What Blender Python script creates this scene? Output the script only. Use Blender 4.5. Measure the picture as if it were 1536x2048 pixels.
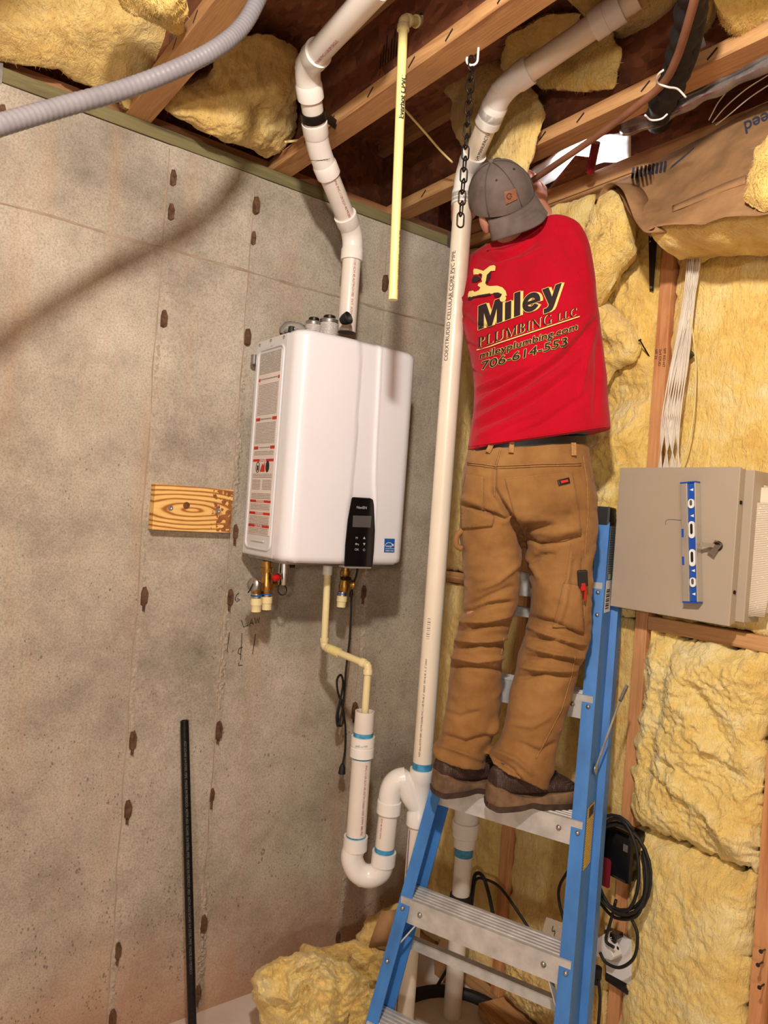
import bpy, bmesh, math, random
import numpy as np
from mathutils import Vector, Matrix, noise
from mathutils.bvhtree import BVHTree

for o in list(bpy.data.objects):
    bpy.data.objects.remove(o, do_unlink=True)
scene = bpy.context.scene
COL = scene.collection
random.seed(7)

# ------------------------------------------------------------------ camera, world, light, exposure
FPX, CX, CY = 1455.0, 768.0, 1024.0
ROLL, YAW = math.radians(4.147), math.radians(53.468)
CAM = Vector((2.21, -1.9006, 1.6818))
FW = Vector((-math.sin(YAW), math.cos(YAW), 0.0))
RT = Vector((math.cos(YAW), math.sin(YAW), 0.0))
UP = Vector((0, 0, 1))
CXA = RT * math.cos(ROLL) + UP * math.sin(ROLL)
CYA = -RT * math.sin(ROLL) + UP * math.cos(ROLL)
cam_data = bpy.data.cameras.new('camera')
cam = bpy.data.objects.new('camera', cam_data)
COL.objects.link(cam)
m = Matrix.Identity(4)
for i in range(3):
    m[i][0], m[i][1], m[i][2], m[i][3] = CXA[i], CYA[i], -FW[i], CAM[i]
cam.matrix_world = m
cam_data.sensor_fit = 'HORIZONTAL'
cam_data.sensor_width = 36.0
cam_data.lens = FPX / 1536.0 * 36.0
cam_data.clip_start = 0.02
scene.camera = cam

w = bpy.data.worlds.new('world'); scene.world = w
w.use_nodes = True
w.node_tree.nodes['Background'].inputs[0].default_value = (0.85, 0.9, 1.0, 1)
w.node_tree.nodes['Background'].inputs[1].default_value = 0.05

def lamp(name, loc, power, radius, col):
    ld = bpy.data.lights.new(name, 'POINT'); ld.energy = power; ld.shadow_soft_size = radius; ld.color = col
    lo = bpy.data.objects.new(name, ld); COL.objects.link(lo); lo.location = loc
    return lo
lamp('ceiling_bulb_light', (1.97, -1.80, 2.70), 112, 0.05, (1.0, 0.935, 0.85))
lamp('fill_light', (3.7, -3.2, 1.95), 74, 0.10, (1.0, 0.935, 0.85))  # unseen fill added behind the camera to brighten the scene evenly
vs = scene.view_settings
vs.view_transform = 'Standard'
vs.look = 'None'
vs.gamma = 1.0
vs.exposure = 0.36
vs.use_curve_mapping = False
scene.cycles.max_bounces = 6; scene.cycles.diffuse_bounces = 3; scene.cycles.glossy_bounces = 2; scene.cycles.transmission_bounces = 4; scene.cycles.caustics_reflective = False; scene.cycles.caustics_refractive = False

# ------------------------------------------------------------------ helpers: places
def ray(px, py):
    dx, dy = px - CX, py - CY
    return FW + CXA * (dx / FPX) - CYA * (dy / FPX)
def PX(px, py, x=None, y=None, z=None, d=None):
    r = ray(px, py)
    if x is not None: t = (x - CAM.x) / r.x
    elif y is not None: t = (y - CAM.y) / r.y
    elif z is not None: t = (z - CAM.z) / r.z
    else: t = d
    return CAM + r * t
_A = np.array([list(CXA), list(CYA), list(FW)])
def proj(P):
    q = (np.asarray(P) - np.array(list(CAM))) @ _A.T
    return CX + q[:, 0] / q[:, 2] * FPX, CY - q[:, 1] / q[:, 2] * FPX
V = Vector
def lin(c):
    return tuple(((v / 255) / 12.92 if v / 255 <= 0.04045 else ((v / 255 + 0.055) / 1.055) ** 2.4) for v in c)

# ------------------------------------------------------------------ helpers: meshes
def frame(d):
    d = d.normalized()
    a = V((0, 0, 1)) if abs(d.z) < 0.9 else V((1, 0, 0))
    u = d.cross(a).normalized()
    return u, d.cross(u).normalized()

class MB:
    def __init__(s): s.v = []; s.f = []; s.mi = []
    def add(s, vs_, fs, mi=0):
        b = len(s.v); s.v += [V(p) for p in vs_]; s.f += [tuple(b + i for i in f) for f in fs]; s.mi += [mi] * len(fs); return s
    def box(s, lo, hi, mi=0):
        x0, y0, z0 = lo; x1, y1, z1 = hi
        return s.hexa([(x0, y0, z0), (x1, y0, z0), (x1, y1, z0), (x0, y1, z0), (x0, y0, z1), (x1, y0, z1), (x1, y1, z1), (x0, y1, z1)], mi)
    def hexa(s, p, mi=0):
        return s.add(p, [(0, 3, 2, 1), (4, 5, 6, 7), (0, 1, 5, 4), (1, 2, 6, 5), (2, 3, 7, 6), (3, 0, 4, 7)], mi)
    def obox(s, c, a, b, n, mi=0):  # centre and three half-vectors
        c, a, b, n = V(c), V(a), V(b), V(n)
        return s.hexa([c - a - b - n, c + a - b - n, c + a + b - n, c - a + b - n, c - a - b + n, c + a - b + n, c + a + b + n, c - a + b + n], mi)
    def beam(s, p0, p1, side, w_, h_, mi=0):  # board between two points; side = direction of width w_
        p0, p1 = V(p0), V(p1); d = (p1 - p0).normalized(); sd = V(side); sd = (sd - d * sd.dot(d)).normalized(); n = d.cross(sd)
        return s.obox((p0 + p1) / 2, (p1 - p0) / 2, sd * (w_ / 2), n * (h_ / 2), mi)
    def loft(s, rings, cap=True, closed=False, mi=0):
        n = len(rings[0]); b = len(s.v); fs = []
        for r in rings: s.v += [V(p) for p in r]
        k = len(rings)
        for i in range(k if closed else k - 1):
            i2 = (i + 1) % k
            for j in range(n):
                fs.append((b + i * n + j, b + i * n + (j + 1) % n, b + i2 * n + (j + 1) % n, b + i2 * n + j))
        if cap and not closed:
            fs.append(tuple(b + j for j in reversed(range(n)))); fs.append(tuple(b + (k - 1) * n + j for j in range(n)))
        s.f += fs; s.mi += [mi] * len(fs); return s
    def tube(s, path, r, n=16, cap=True, closed=False, mi=0):
        path = [V(p) for p in path]; k = len(path)
        rr = r if isinstance(r, (list, tuple)) else [r] * k
        tan = []
        for i in range(k):
            a = path[(i - 1) % k] if (closed or i > 0) else path[i]
            c = path[(i + 1) % k] if (closed or i < k - 1) else path[i]
            tan.append((c - a).normalized())
        u, v_ = frame(tan[0]); rings = []
        for i in range(k):
            t = tan[i]; u = (u - t * u.dot(t)).normalized(); v_ = t.cross(u)
            rings.append([path[i] + (u * math.cos(2 * math.pi * j / n) + v_ * math.sin(2 * math.pi * j / n)) * rr[i] for j in range(n)])
        return s.loft(rings, cap, closed, mi)
    def lathe(s, p, d, prof, n=20, cap=True, mi=0):  # prof: (distance along d, radius)
        p = V(p); d = V(d).normalized(); u, v_ = frame(d)
        return s.loft([[p + d * t + (u * math.cos(2 * math.pi * j / n) + v_ * math.sin(2 * math.pi * j / n)) * max(r, 1e-5) for j in range(n)] for t, r in prof], cap, False, mi)
    def prism(s, poly, vec, mi=0):
        poly = [V(p) for p in poly]; vec = V(vec); n = len(poly)
        return s.add(poly + [p + vec for p in poly], [tuple(reversed(range(n))), tuple(range(n, 2 * n))] + [(i, (i + 1) % n, n + (i + 1) % n, n + i) for i in range(n)], mi)
    def grid(s, fn, nu, nv, mi=0):
        b = len(s.v)
        for i in range(nu + 1):
            for j in range(nv + 1): s.v.append(V(fn(i / nu, j / nv)))
        for i in range(nu):
            for j in range(nv):
                a = b + i * (nv + 1) + j
                s.f.append((a, a + nv + 1, a + nv + 2, a + 1)); s.mi.append(mi)
        return s
    def ball(s, c, r, n=12, mi=0, sc=(1, 1, 1)):
        c = V(c); rings = []
        for i in range(n // 2 + 1):
            a = -math.pi / 2 + math.pi * i / (n // 2); ra = max(math.cos(a), 1e-3)
            rings.append([c + V((math.cos(2 * math.pi * j / n) * ra * r * sc[0], math.sin(2 * math.pi * j / n) * ra * r * sc[1], math.sin(a) * r * sc[2])) for j in range(n)])
        return s.loft(rings, True, False, mi)
    def mesh(s, name):
        me = bpy.data.meshes.new(name); me.from_pydata([tuple(p) for p in s.v], [], s.f); me.validate()
        if len(me.polygons) == len(s.mi) and any(s.mi): me.polygons.foreach_set('material_index', s.mi)
        me.update(); return me

def obj(name, mb, mats, parent=None, smooth=None, bevel=0, fixn=True, solid=0):
    me = mb.mesh(name) if isinstance(mb, MB) else mb
    if fixn:
        bm = bmesh.new(); bm.from_mesh(me); bmesh.ops.recalc_face_normals(bm, faces=bm.faces); bm.to_mesh(me); bm.free()
    for mt in (mats if isinstance(mats, (list, tuple)) else [mats]): me.materials.append(mt)
    o = bpy.data.objects.new(name, me); COL.objects.link(o)
    if parent is not None:
        loc = V((0, 0, 0)); q = parent
        while q is not None: loc += q.location; q = q.parent
        me.transform(Matrix.Translation(-loc)); o.parent = parent
    if smooth is not None:
        me.polygons.foreach_set('use_smooth', [True] * len(me.polygons))
        if smooth < 180: me.set_sharp_from_angle(angle=math.radians(smooth))
    if bevel:
        b = o.modifiers.new('bevel', 'BEVEL'); b.width = bevel; b.segments = 2; b.limit_method = 'ANGLE'
    if solid:
        b = o.modifiers.new('solid', 'SOLIDIFY'); b.thickness = solid; b.offset = 0
    return o
def tag(o, label, cat, group=None, kind=None):
    if label: o['label'] = label
    if cat: o['category'] = cat
    if group: o['group'] = group
    if kind: o['kind'] = kind
    return o
def thing(name, label, cat, loc=(0, 0, 0), group=None):
    o = bpy.data.objects.new(name, None); COL.objects.link(o); o.location = loc; o.empty_display_size = 0.05
    return tag(o, label, cat, group)
def struct(name, mb, mats, parent=None, label=None, **k):
    o = obj(name, mb, mats, parent, **k)
    if parent is None: o['kind'] = 'structure'
    if label: o['label'] = label
    return o
def at_origin(o, loc):  # move a single mesh object's origin to its base
    loc = V(loc); o.data.transform(Matrix.Translation(-loc)); o.location = loc; return o
def spline(pts, n=8):
    P = [V(p) for p in pts]; out = []
    for i in range(len(P) - 1):
        a = P[i - 1] if i > 0 else P[i] * 2 - P[i + 1]; b = P[i]; c = P[i + 1]; d = P[i + 2] if i + 2 < len(P) else P[i + 1] * 2 - P[i]
        for k in range(n):
            t = k / n
            out.append(0.5 * ((2 * b) + (c - a) * t + (2 * a - 5 * b + 4 * c - d) * t * t + (3 * b - a - 3 * c + d) * t ** 3))
    out.append(P[-1]); return out
def fbm(p, sc, oct_=4, seed=0.0):
    return noise.fractal(V((p[0] * sc + seed, p[1] * sc + seed * 1.7, p[2] * sc - seed)), 1.0, 2.0, oct_)
def bvh_of(me):
    return BVHTree.FromPolygons([v.co.copy() for v in me.vertices], [tuple(p.vertices) for p in me.polygons])

# ------------------------------------------------------------------ helpers: print
_TXT = {}
def text2d(s, size=1.0, bold=0.0, shear=0.0, maxlen=None, align='LEFT', space=1.0):
    cu = bpy.data.curves.new('t', 'FONT'); cu.body = s; cu.size = size; cu.offset = bold; cu.shear = shear; cu.align_x = align; cu.resolution_u = 4
    cu.space_character = space
    o = bpy.data.objects.new('t', cu); COL.objects.link(o)
    dg = bpy.context.evaluated_depsgraph_get(); dg.update()
    me = bpy.data.meshes.new_from_object(o.evaluated_get(dg)); bpy.data.objects.remove(o, do_unlink=True); bpy.data.curves.remove(cu)
    bm = bmesh.new(); bm.from_mesh(me); bpy.data.meshes.remove(me)
    bmesh.ops.triangulate(bm, faces=bm.faces)
    if maxlen:
        for _ in range(5):
            es = [e for e in bm.edges if e.calc_length() > maxlen]
            if not es: break
            bmesh.ops.subdivide_edges(bm, edges=es, cuts=1); bmesh.ops.triangulate(bm, faces=[f for f in bm.faces if len(f.verts) > 3])
    bm.verts.ensure_lookup_table()
    vs_ = [(v.co.x, v.co.y) for v in bm.verts]; fs = [tuple(v.index for v in f.verts) for f in bm.faces]; bm.free()
    return vs_, fs
def poly2d(pts, maxlen=None, holes=()):
    bm = bmesh.new(); vv = [bm.verts.new((p[0], p[1], 0)) for p in pts]
    f = bm.faces.new(vv); bmesh.ops.triangulate(bm, faces=[f])
    if maxlen:
        for _ in range(7):
            es = [e for e in bm.edges if e.calc_length() > maxlen]
            if not es: break
            bmesh.ops.subdivide_edges(bm, edges=es, cuts=1); bmesh.ops.triangulate(bm, faces=[q for q in bm.faces if len(q.verts) > 3])
    bm.verts.index_update(); bm.verts.ensure_lookup_table()
    vs_ = [(v.co.x, v.co.y) for v in bm.verts]; fs = [tuple(v.index for v in q.verts) for q in bm.faces]; bm.free()
    return vs_, fs
def flat(mb, t2, o, ux, uy, off=0.0, mi=0):
    o, ux, uy = V(o), V(ux), V(uy); n = ux.cross(uy).normalized() * off
    return mb.add([o + ux * a + uy * b + n for a, b in t2[0]], t2[1], mi)
def textbox(s, **k):
    t = text2d(s, **k); xs = [p[0] for p in t[0]]; ys = [p[1] for p in t[0]]
    return t, min(xs), max(xs), min(ys), max(ys)
def pipe_text(mb, s, p0, axis, r, towards, size, bold=0.0, stretch=1.0, mi=0, flip=False):
    """letters wrapped round a pipe, starting at p0 on the axis and reading along axis"""
    axis = V(axis).normalized(); p0 = V(p0); nrm = V(towards); nrm = (nrm - axis * nrm.dot(axis)).normalized(); b = nrm.cross(axis)
    if flip: b = -b
    t = text2d(s, size=size, bold=bold, maxlen=r * 0.25, align='LEFT')
    vv = []
    for x, y in t[0]:
        a = (y - size * 0.3) / r
        vv.append(p0 + axis * (x * stretch) + (nrm * math.cos(a) + b * math.sin(a)) * (r + 0.0006))
    return mb.add(vv, t[1], mi)
# ------------------------------------------------------------------ materials
def newmat(name):
    mt = bpy.data.materials.new(name); mt.use_nodes = True; nt = mt.node_tree; nt.nodes.clear()
    out = nt.nodes.new('ShaderNodeOutputMaterial'); bs = nt.nodes.new('ShaderNodeBsdfPrincipled')
    nt.links.new(bs.outputs[0], out.inputs[0]); return mt, nt, bs
class N:
    def __init__(s, nt): s.nt = nt
    def n(s, t, **k):
        q = s.nt.nodes.new('ShaderNode' + t)
        for a, b in k.items(): setattr(q, a, b)
        return q
    def l(s, a, b): s.nt.links.new(a, b)
    def coord(s, scale=(1, 1, 1), rot=(0, 0, 0)):
        c = s.n('TexCoord'); mp = s.n('Mapping'); mp.inputs['Scale'].default_value = scale; mp.inputs['Rotation'].default_value = rot
        s.l(c.outputs['Object'], mp.inputs[0]); return mp.outputs[0]
    def noise(s, vec, scale, detail=4, rough=0.55, dist=0.0):
        q = s.n('TexNoise'); q.inputs['Scale'].default_value = scale; q.inputs['Detail'].default_value = detail; q.inputs['Roughness'].default_value = rough; q.inputs['Distortion'].default_value = dist
        s.l(vec, q.inputs['Vector']); return q.outputs[0]
    def ramp(s, fac, stops):
        q = s.n('ValToRGB'); e = q.color_ramp.elements
        while len(e) > 1: e.remove(e[-1])
        e[0].position = stops[0][0]; e[0].color = (*lin(stops[0][1]), 1)
        for p, c in stops[1:]:
            k = e.new(p); k.color = (*lin(c), 1)
        s.l(fac, q.inputs[0]); return q.outputs[0]
    def mask(s, fac, lo, hi):
        q = s.n('MapRange'); q.inputs[1].default_value = lo; q.inputs[2].default_value = hi; s.l(fac, q.inputs[0]); return q.outputs[0]
    def mix(s, fac, a, b, mode='MIX'):
        q = s.n('Mix', data_type='RGBA', blend_type=mode)
        if isinstance(fac, (int, float)): q.inputs[0].default_value = fac
        else: s.l(fac, q.inputs[0])
        for i, v in ((6, a), (7, b)):
            if isinstance(v, tuple): q.inputs[i].default_value = (*lin(v), 1)
            else: s.l(v, q.inputs[i])
        return q.outputs[2]
    def math(s, op, a, b=0.0):
        q = s.n('Math', operation=op)
        for i, v in ((0, a), (1, b)):
            if isinstance(v, (int, float)): q.inputs[i].default_value = v
            else: s.l(v, q.inputs[i])
        return q.outputs[0]
    def bump(s, h, strength, dist=0.01, prev=None):
        q = s.n('Bump'); q.inputs['Strength'].default_value = strength; q.inputs['Distance'].default_value = dist
        s.l(h, q.inputs['Height'])
        if prev is not None: s.l(prev, q.inputs['Normal'])
        return q.outputs[0]

def mk(name, col, rough=0.5, metal=0.0, var=0.12, vs_=8.0, bump=0.0, bs_=60.0, stretch=(1, 1, 1), col2=None, spec=0.5, coat=0.0, sheen=0.0, bd=0.004):
    mt, nt, b = newmat(name); k = N(nt); v = k.coord(stretch)
    c2 = col2 or tuple(max(0, int(x * (1 - var))) for x in col)
    c1 = tuple(min(255, int(x * (1 + var * 0.35))) for x in col) if not col2 else col
    k.l(k.ramp(k.noise(v, vs_, 5), [(0.3, c2), (0.7, c1)]), b.inputs['Base Color'])
    b.inputs['Roughness'].default_value = rough; b.inputs['Metallic'].default_value = metal
    b.inputs['Specular IOR Level'].default_value = spec
    if coat: b.inputs['Coat Weight'].default_value = coat; b.inputs['Coat Roughness'].default_value = 0.15
    if sheen: b.inputs['Sheen Weight'].default_value = sheen
    if bump: k.l(k.bump(k.noise(v, bs_, 4, 0.6), bump, bd), b.inputs['Normal'])
    return mt

def mat_concrete():
    mt, nt, b = newmat('poured_concrete'); k = N(nt); v = k.coord()
    base = k.ramp(k.noise(v, 2.0, 7, 0.70), [(0.30, (140, 131, 117)), (0.5, (184, 173, 156)), (0.68, (208, 197, 180))])
    fine = k.ramp(k.noise(v, 170, 3, 0.8), [(0.30, (184, 178, 170)), (0.58, (255, 255, 255))])
    c = k.mix(0.75, base, fine, 'MULTIPLY')
    # orange clay streaks that run down the wall
    vs2 = k.coord((1, 5.5, 0.45)); st = k.mask(k.noise(vs2, 1.6, 4, 0.6), 0.54, 0.76)
    c = k.mix(k.math('MULTIPLY', st, 0.34), c, (182, 132, 92))
    blot = k.mask(k.noise(v, 6.5, 6, 0.72), 0.53, 0.70)
    c = k.mix(k.math('MULTIPLY', blot, 0.4), c, (140, 130, 116))
    # clay splashed up from the ground
    sp = k.n('SeparateXYZ'); k.l(v, sp.inputs[0])
    zz = k.math('ADD', sp.outputs[2], k.math('MULTIPLY', k.noise(v, 6, 5), -0.32))
    c = k.mix(k.math('MULTIPLY', k.mask(zz, 0.24, -0.14), 0.55), c, (182, 122, 84))
    # pits left by air bubbles
    def pits(sc, rad, lo, hi, tilt):
        vv = k.coord((1, 1, 0.6), (tilt, 0, 0)); vo = k.n('TexVoronoi'); vo.inputs['Scale'].default_value = sc; k.l(vv, vo.inputs['Vector'])
        on = k.math('MULTIPLY', k.mask(k.noise(v, 2.3 + sc * 0.05, 3), lo, hi), k.mask(sp.outputs[2], 3.2, 0.4)); cr = k.n('SeparateColor'); k.l(vo.outputs['Color'], cr.inputs[0])
        r = k.math('MULTIPLY', k.math('MULTIPLY', cr.outputs[0], cr.outputs[1]), rad)
        return k.math('MULTIPLY', k.math('LESS_THAN', vo.outputs['Distance'], k.math('MULTIPLY', r, on)), 1.0)
    p = k.math('MAXIMUM', pits(150, 1.0, 0.40, 0.74, 0.5), pits(60, 0.30, 0.46, 0.72, 0.9))
    c = k.mix(k.math('MULTIPLY', p, 0.6), c, (96, 80, 64))
    k.l(c, b.inputs['Base Color']); b.inputs['Roughness'].default_value = 0.86; b.inputs['Specular IOR Level'].default_value = 0.25
    n1 = k.bump(k.noise(v, 90, 3, 0.7), 0.35, 0.004)
    n2 = k.bump(k.noise(v, 9, 2, 0.6), 0.3, 0.012, n1)
    k.l(k.bump(k.math('SUBTRACT', 1.0, p), 0.6, 0.004, n2), b.inputs['Normal']); return mt

def mat_wood(name, light, dark, along, ring=26.0, rough=0.7, knots=True, bump=0.15):
    """along = axis the grain runs (0,1,2)"""
    mt, nt, b = newmat(name); k = N(nt); sc = [1.0, 1.0, 1.0]; sc[along] = 0.07
    v = k.coord(tuple(sc)); v1 = k.coord()
    g = k.noise(v, ring, 6, 0.6, 0.6); fine = k.noise(v, ring * 7, 3, 0.6)
    c = k.ramp(g, [(0.32, dark), (0.5, light), (0.62, tuple(int(a * 0.86 + d_ * 0.14) for a, d_ in zip(light, dark))), (0.75, light)])
    c = k.mix(0.35, c, k.ramp(fine, [(0.3, (190, 170, 150)), (0.7, (255, 255, 255))]), 'MULTIPLY')
    c = k.mix(k.mask(k.noise(v1, 2.2, 3), 0.58, 0.75), c, tuple(int(a * 0.8) for a in light))
    k.l(c, b.inputs['Base Color']); b.inputs['Roughness'].default_value = rough; b.inputs['Specular IOR Level'].default_value = 0.3
    k.l(k.bump(fine, bump, 0.003), b.inputs['Normal']); return mt

def mat_osb(name, a=(150, 92, 58), d=(84, 48, 30), dense=1.0):
    mt, nt, b = newmat(name); k = N(nt); v = k.coord((1, 1, 1), (0.3, 0.4, 0.2))
    w_ = k.n('TexVoronoi'); w_.inputs['Scale'].default_value = 26 * dense; w_.inputs['Randomness'].default_value = 1
    mp = k.coord((1.0, 2.4, 1.7), (0.5, 0.2, 0.7)); k.l(mp, w_.inputs['Vector'])
    hs = k.n('SeparateColor'); k.l(w_.outputs['Color'], hs.inputs[0])
    c = k.mix(hs.outputs[0], d, a); c = k.mix(k.mask(k.noise(v, 16, 6, 0.7, 2.0), 0.35, 0.7), c, tuple(int(x * 0.75) for x in a))
    k.l(c, b.inputs['Base Color']); b.inputs['Roughness'].default_value = 0.8
    k.l(k.bump(hs.outputs[1], 0.25, 0.004), b.inputs['Normal']); return mt

def mat_wool(name, a=(244, 208, 116), d=(220, 174, 84), pale=(250, 230, 168)):
    mt, nt, b = newmat(name); k = N(nt); v = k.coord()
    c = k.ramp(k.noise(v, 9, 5, 0.66, 0.4), [(0.28, d), (0.48, a), (0.72, pale)])
    c = k.mix(k.mask(k.noise(v, 3.2, 4), 0.52, 0.72), c, tuple(int(x * y) for x, y in zip(a, (0.97, 0.93, 0.85))))
    k.l(c, b.inputs['Base Color']); b.inputs['Roughness'].default_value = 1.0; b.inputs['Specular IOR Level'].default_value = 0.05
    b.inputs['Sheen Weight'].default_value = 0.25; b.inputs['Sheen Roughness'].default_value = 0.6
    vv = k.coord((1, 1, 0.42), (0.25, 0.3, 0.1))
    n1 = k.bump(k.noise(vv, 150, 4, 0.8, 0.9), 0.6, 0.008)
    k.l(k.bump(k.noise(vv, 40, 3, 0.72, 0.8), 0.6, 0.014, n1), b.inputs['Normal']); return mt

def mat_lines(name, base, ink, period, axis=2, duty=0.55, fill=0.8, cross=1, words=140.0):
    """printed small text: rows of broken ink lines on paper"""
    mt, nt, b = newmat(name); k = N(nt); v = k.coord(); sp = k.n('SeparateXYZ'); k.l(v, sp.inputs[0])
    row = k.math('FRACT', k.math('MULTIPLY', sp.outputs[axis], 1.0 / period))
    on = k.math('LESS_THAN', row, duty)
    sc = [1.0, 1.0, 1.0]; sc[axis] = 2.0
    wd = k.math('GREATER_THAN', k.noise(k.coord(tuple(sc)), words, 2), 1.0 - fill)
    k.l(k.mix(k.math('MULTIPLY', k.math('MULTIPLY', on, wd), 0.7), base, ink), b.inputs['Base Color']); b.inputs['Roughness'].default_value = 0.5; return mt

def mat_fabric(name, a, d, weave=900.0, fade=None, fscale=7.0, rough=0.92):
    mt, nt, b = newmat(name); k = N(nt); v = k.coord()
    c = k.ramp(k.noise(v, fscale, 6, 0.6), [(0.3, d), (0.6, a)])
    if fade: c = k.mix(k.mask(k.noise(v, 3.7, 4, 0.6), 0.52, 0.74), c, fade)
    k.l(c, b.inputs['Base Color']); b.inputs['Roughness'].default_value = rough; b.inputs['Specular IOR Level'].default_value = 0.15
    b.inputs['Sheen Weight'].default_value = 0.08
    n1 = k.bump(k.noise(v, 26, 4, 0.6, 0.6), 0.35, 0.006)
    k.l(k.bump(k.noise(v, weave, 2), 0.12, 0.0015, n1), b.inputs['Normal']); return mt

M = {}
M['concrete'] = mat_concrete()
M['concrete_pale'] = mk('cement_crust', (196, 183, 165), 0.95, var=0.2, vs_=90, bump=0.8, bs_=220, col2=(158, 143, 124))
M['concrete_stain'] = mk('stained_joint', (178, 160, 140), 0.9, var=0.25, vs_=14, bump=0.4, bs_=120, col2=(150, 128, 106))
M['floor'] = mk('floor_concrete', (222, 214, 206), 0.8, var=0.2, vs_=3, bump=0.2, bs_=40, col2=(200, 178, 162))
M['wood_x'] = mat_wood('joist_lumber', (208, 160, 108), (160, 108, 68), 0, 30)
M['wood_z'] = mat_wood('stud_lumber', (222, 162, 110), (184, 118, 74), 2, 22)
M['wood_y'] = mat_wood('rim_lumber', (176, 124, 84), (128, 82, 54), 1, 26)
M['treated'] = mat_wood('treated_lumber', (134, 124, 86), (66, 62, 42), 1, 16, 0.85)
M['osb'] = mat_osb('osb_panel', (186, 118, 78), (118, 68, 44))
M['osb_dark'] = mat_osb('osb_web', (164, 98, 64), (96, 56, 38))
M['wool'] = mat_wool('glass_wool')
M['wool_deep'] = mat_wool('glass_wool_deep', (230, 196, 118), (196, 150, 82), (240, 214, 148))  # deeper yellow tone of the same glass wool
M['wool_pale'] = mat_wool('glass_wool_pale', (246, 216, 130), (228, 186, 98), (253, 238, 184))
M['kraft'] = mk('kraft_paper', (168, 126, 84), 0.75, var=0.22, vs_=9, bump=0.35, bs_=28, bd=0.006)
M['pvc'] = mk('white_pvc', (236, 226, 214), 0.32, var=0.05, vs_=3)
M['pvc_cream'] = mk('cellular_core_pvc', (240, 226, 204), 0.35, var=0.06, vs_=3)
M['pvc_cut'] = mk('pvc_fitting', (242, 236, 228), 0.28, var=0.04, vs_=5)
M['cpvc'] = mk('cream_cpvc', (238, 220, 166), 0.35, var=0.06, vs_=6)
M['cpvc_y'] = mk('yellowed_cpvc', (242, 226, 150), 0.4, var=0.06, vs_=4)
M['primer'] = mk('blue_cement', (70, 150, 190), 0.4, var=0.35, vs_=40)
M['ink'] = mk('black_ink', (38, 34, 34), 0.6, var=0.1)
M['ink_red'] = mk('red_ink', (176, 52, 52), 0.6, var=0.2)
M['heater'] = mk('white_enamel', (236, 234, 238), 0.22, var=0.015, vs_=2, coat=0.3)
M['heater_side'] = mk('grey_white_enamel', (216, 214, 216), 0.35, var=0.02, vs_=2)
M['gloss_black'] = mk('gloss_black_plastic', (16, 15, 17), 0.12, var=0.1)
M['black'] = mk('black_plastic', (26, 25, 26), 0.45, var=0.2)
M['rubber'] = mk('black_rubber', (24, 23, 23), 0.6, var=0.2, bump=0.1)
M['lcd'] = mk('lcd_glass', (92, 90, 88), 0.15, var=0.08)
M['panel_ink'] = mk('grey_print', (178, 178, 178), 0.5, var=0.02)
M['label'] = mk('label_paper', (224, 214, 206), 0.5, var=0.03)
M['label_ink'] = mat_lines('label_small_print', (222, 212, 204), (88, 80, 76), 0.0047, 2, 0.55, 0.62, words=190)
M['label_red'] = mk('label_red', (196, 36, 34), 0.5, var=0.05)
M['label_grey'] = mat_lines('label_table_print', (196, 188, 182), (96, 90, 88), 0.0042, 2, 0.5, 0.6, words=120)
M['blue_sticker'] = mk('blue_sticker', (28, 92, 170), 0.4, var=0.05)
M['white_ink'] = mk('white_ink', (236, 236, 236), 0.5, var=0.02)
M['brass'] = mk('brass', (196, 152, 84), 0.32, 1.0, var=0.25, vs_=60)
M['chrome'] = mk('chrome', (200, 198, 196), 0.2, 1.0, var=0.1)
M['steel'] = mk('galvanised_steel', (176, 174, 170), 0.35, 0.9, var=0.2, vs_=30)
M['alu'] = mk('ladder_aluminium', (206, 204, 200), 0.42, 0.35, var=0.12, vs_=24, bump=0.05, bs_=200)
M['alu_bright'] = mk('level_aluminium', (214, 208, 196), 0.28, 0.7, var=0.06)
M['rust'] = mk('rusty_steel', (122, 88, 62), 0.8, 0.2, var=0.4, vs_=60, bump=0.3, bs_=150, col2=(76, 52, 36))
M['dark_metal'] = mk('dark_metal', (52, 46, 42), 0.4, 0.8, var=0.3, vs_=30)
M['iron'] = mk('black_iron', (30, 28, 30), 0.28, 0.5, var=0.4, vs_=120, bump=0.25, bs_=180)
M['red_plastic'] = mk('red_plastic', (190, 24, 24), 0.4, var=0.1)
M['blue_fib'] = mk('blue_fibreglass', (62, 124, 196), 0.45, var=0.14, vs_=20, stretch=(1, 1, 0.2), bump=0.04, bs_=300)
M['enclosure'] = mk('tan_powder_coat', (178, 162, 142), 0.5, var=0.03, vs_=3, bump=0.06, bs_=500)
M['level_blue'] = mk('level_blue', (24, 82, 178), 0.35, var=0.05)
M['vial'] = mk('vial_white', (240, 240, 236), 0.25, var=0.03)
M['paper'] = mk('paper', (238, 222, 196), 0.7, var=0.04)
M['paper_ink'] = mat_lines('paper_print', (236, 220, 196), (150, 134, 118), 0.0045, 2, 0.5, 0.66, words=120)
M['cable'] = mk('white_cable', (226, 214, 196), 0.5, var=0.08, vs_=20)
M['yellow_cable'] = mk('cream_cable', (232, 210, 140), 0.5, var=0.08, vs_=20)
M['conduit'] = mk('grey_liquidtight', (124, 122, 126), 0.32, var=0.08, vs_=12)
M['foil'] = mk('foil_wrap', (176, 178, 182), 0.22, 0.85, var=0.25, vs_=14, bump=0.4, bs_=22)
M['poly'] = mk('white_poly_sheet', (236, 238, 240), 0.35, var=0.05, bump=0.3, bs_=14)
M['red_pipe'] = mk('red_pex', (128, 20, 34), 0.35, var=0.25, vs_=20)
M['skin'] = mk('skin', (206, 142, 116), 0.55, var=0.14, vs_=14, bump=0.1, bs_=120)
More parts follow.
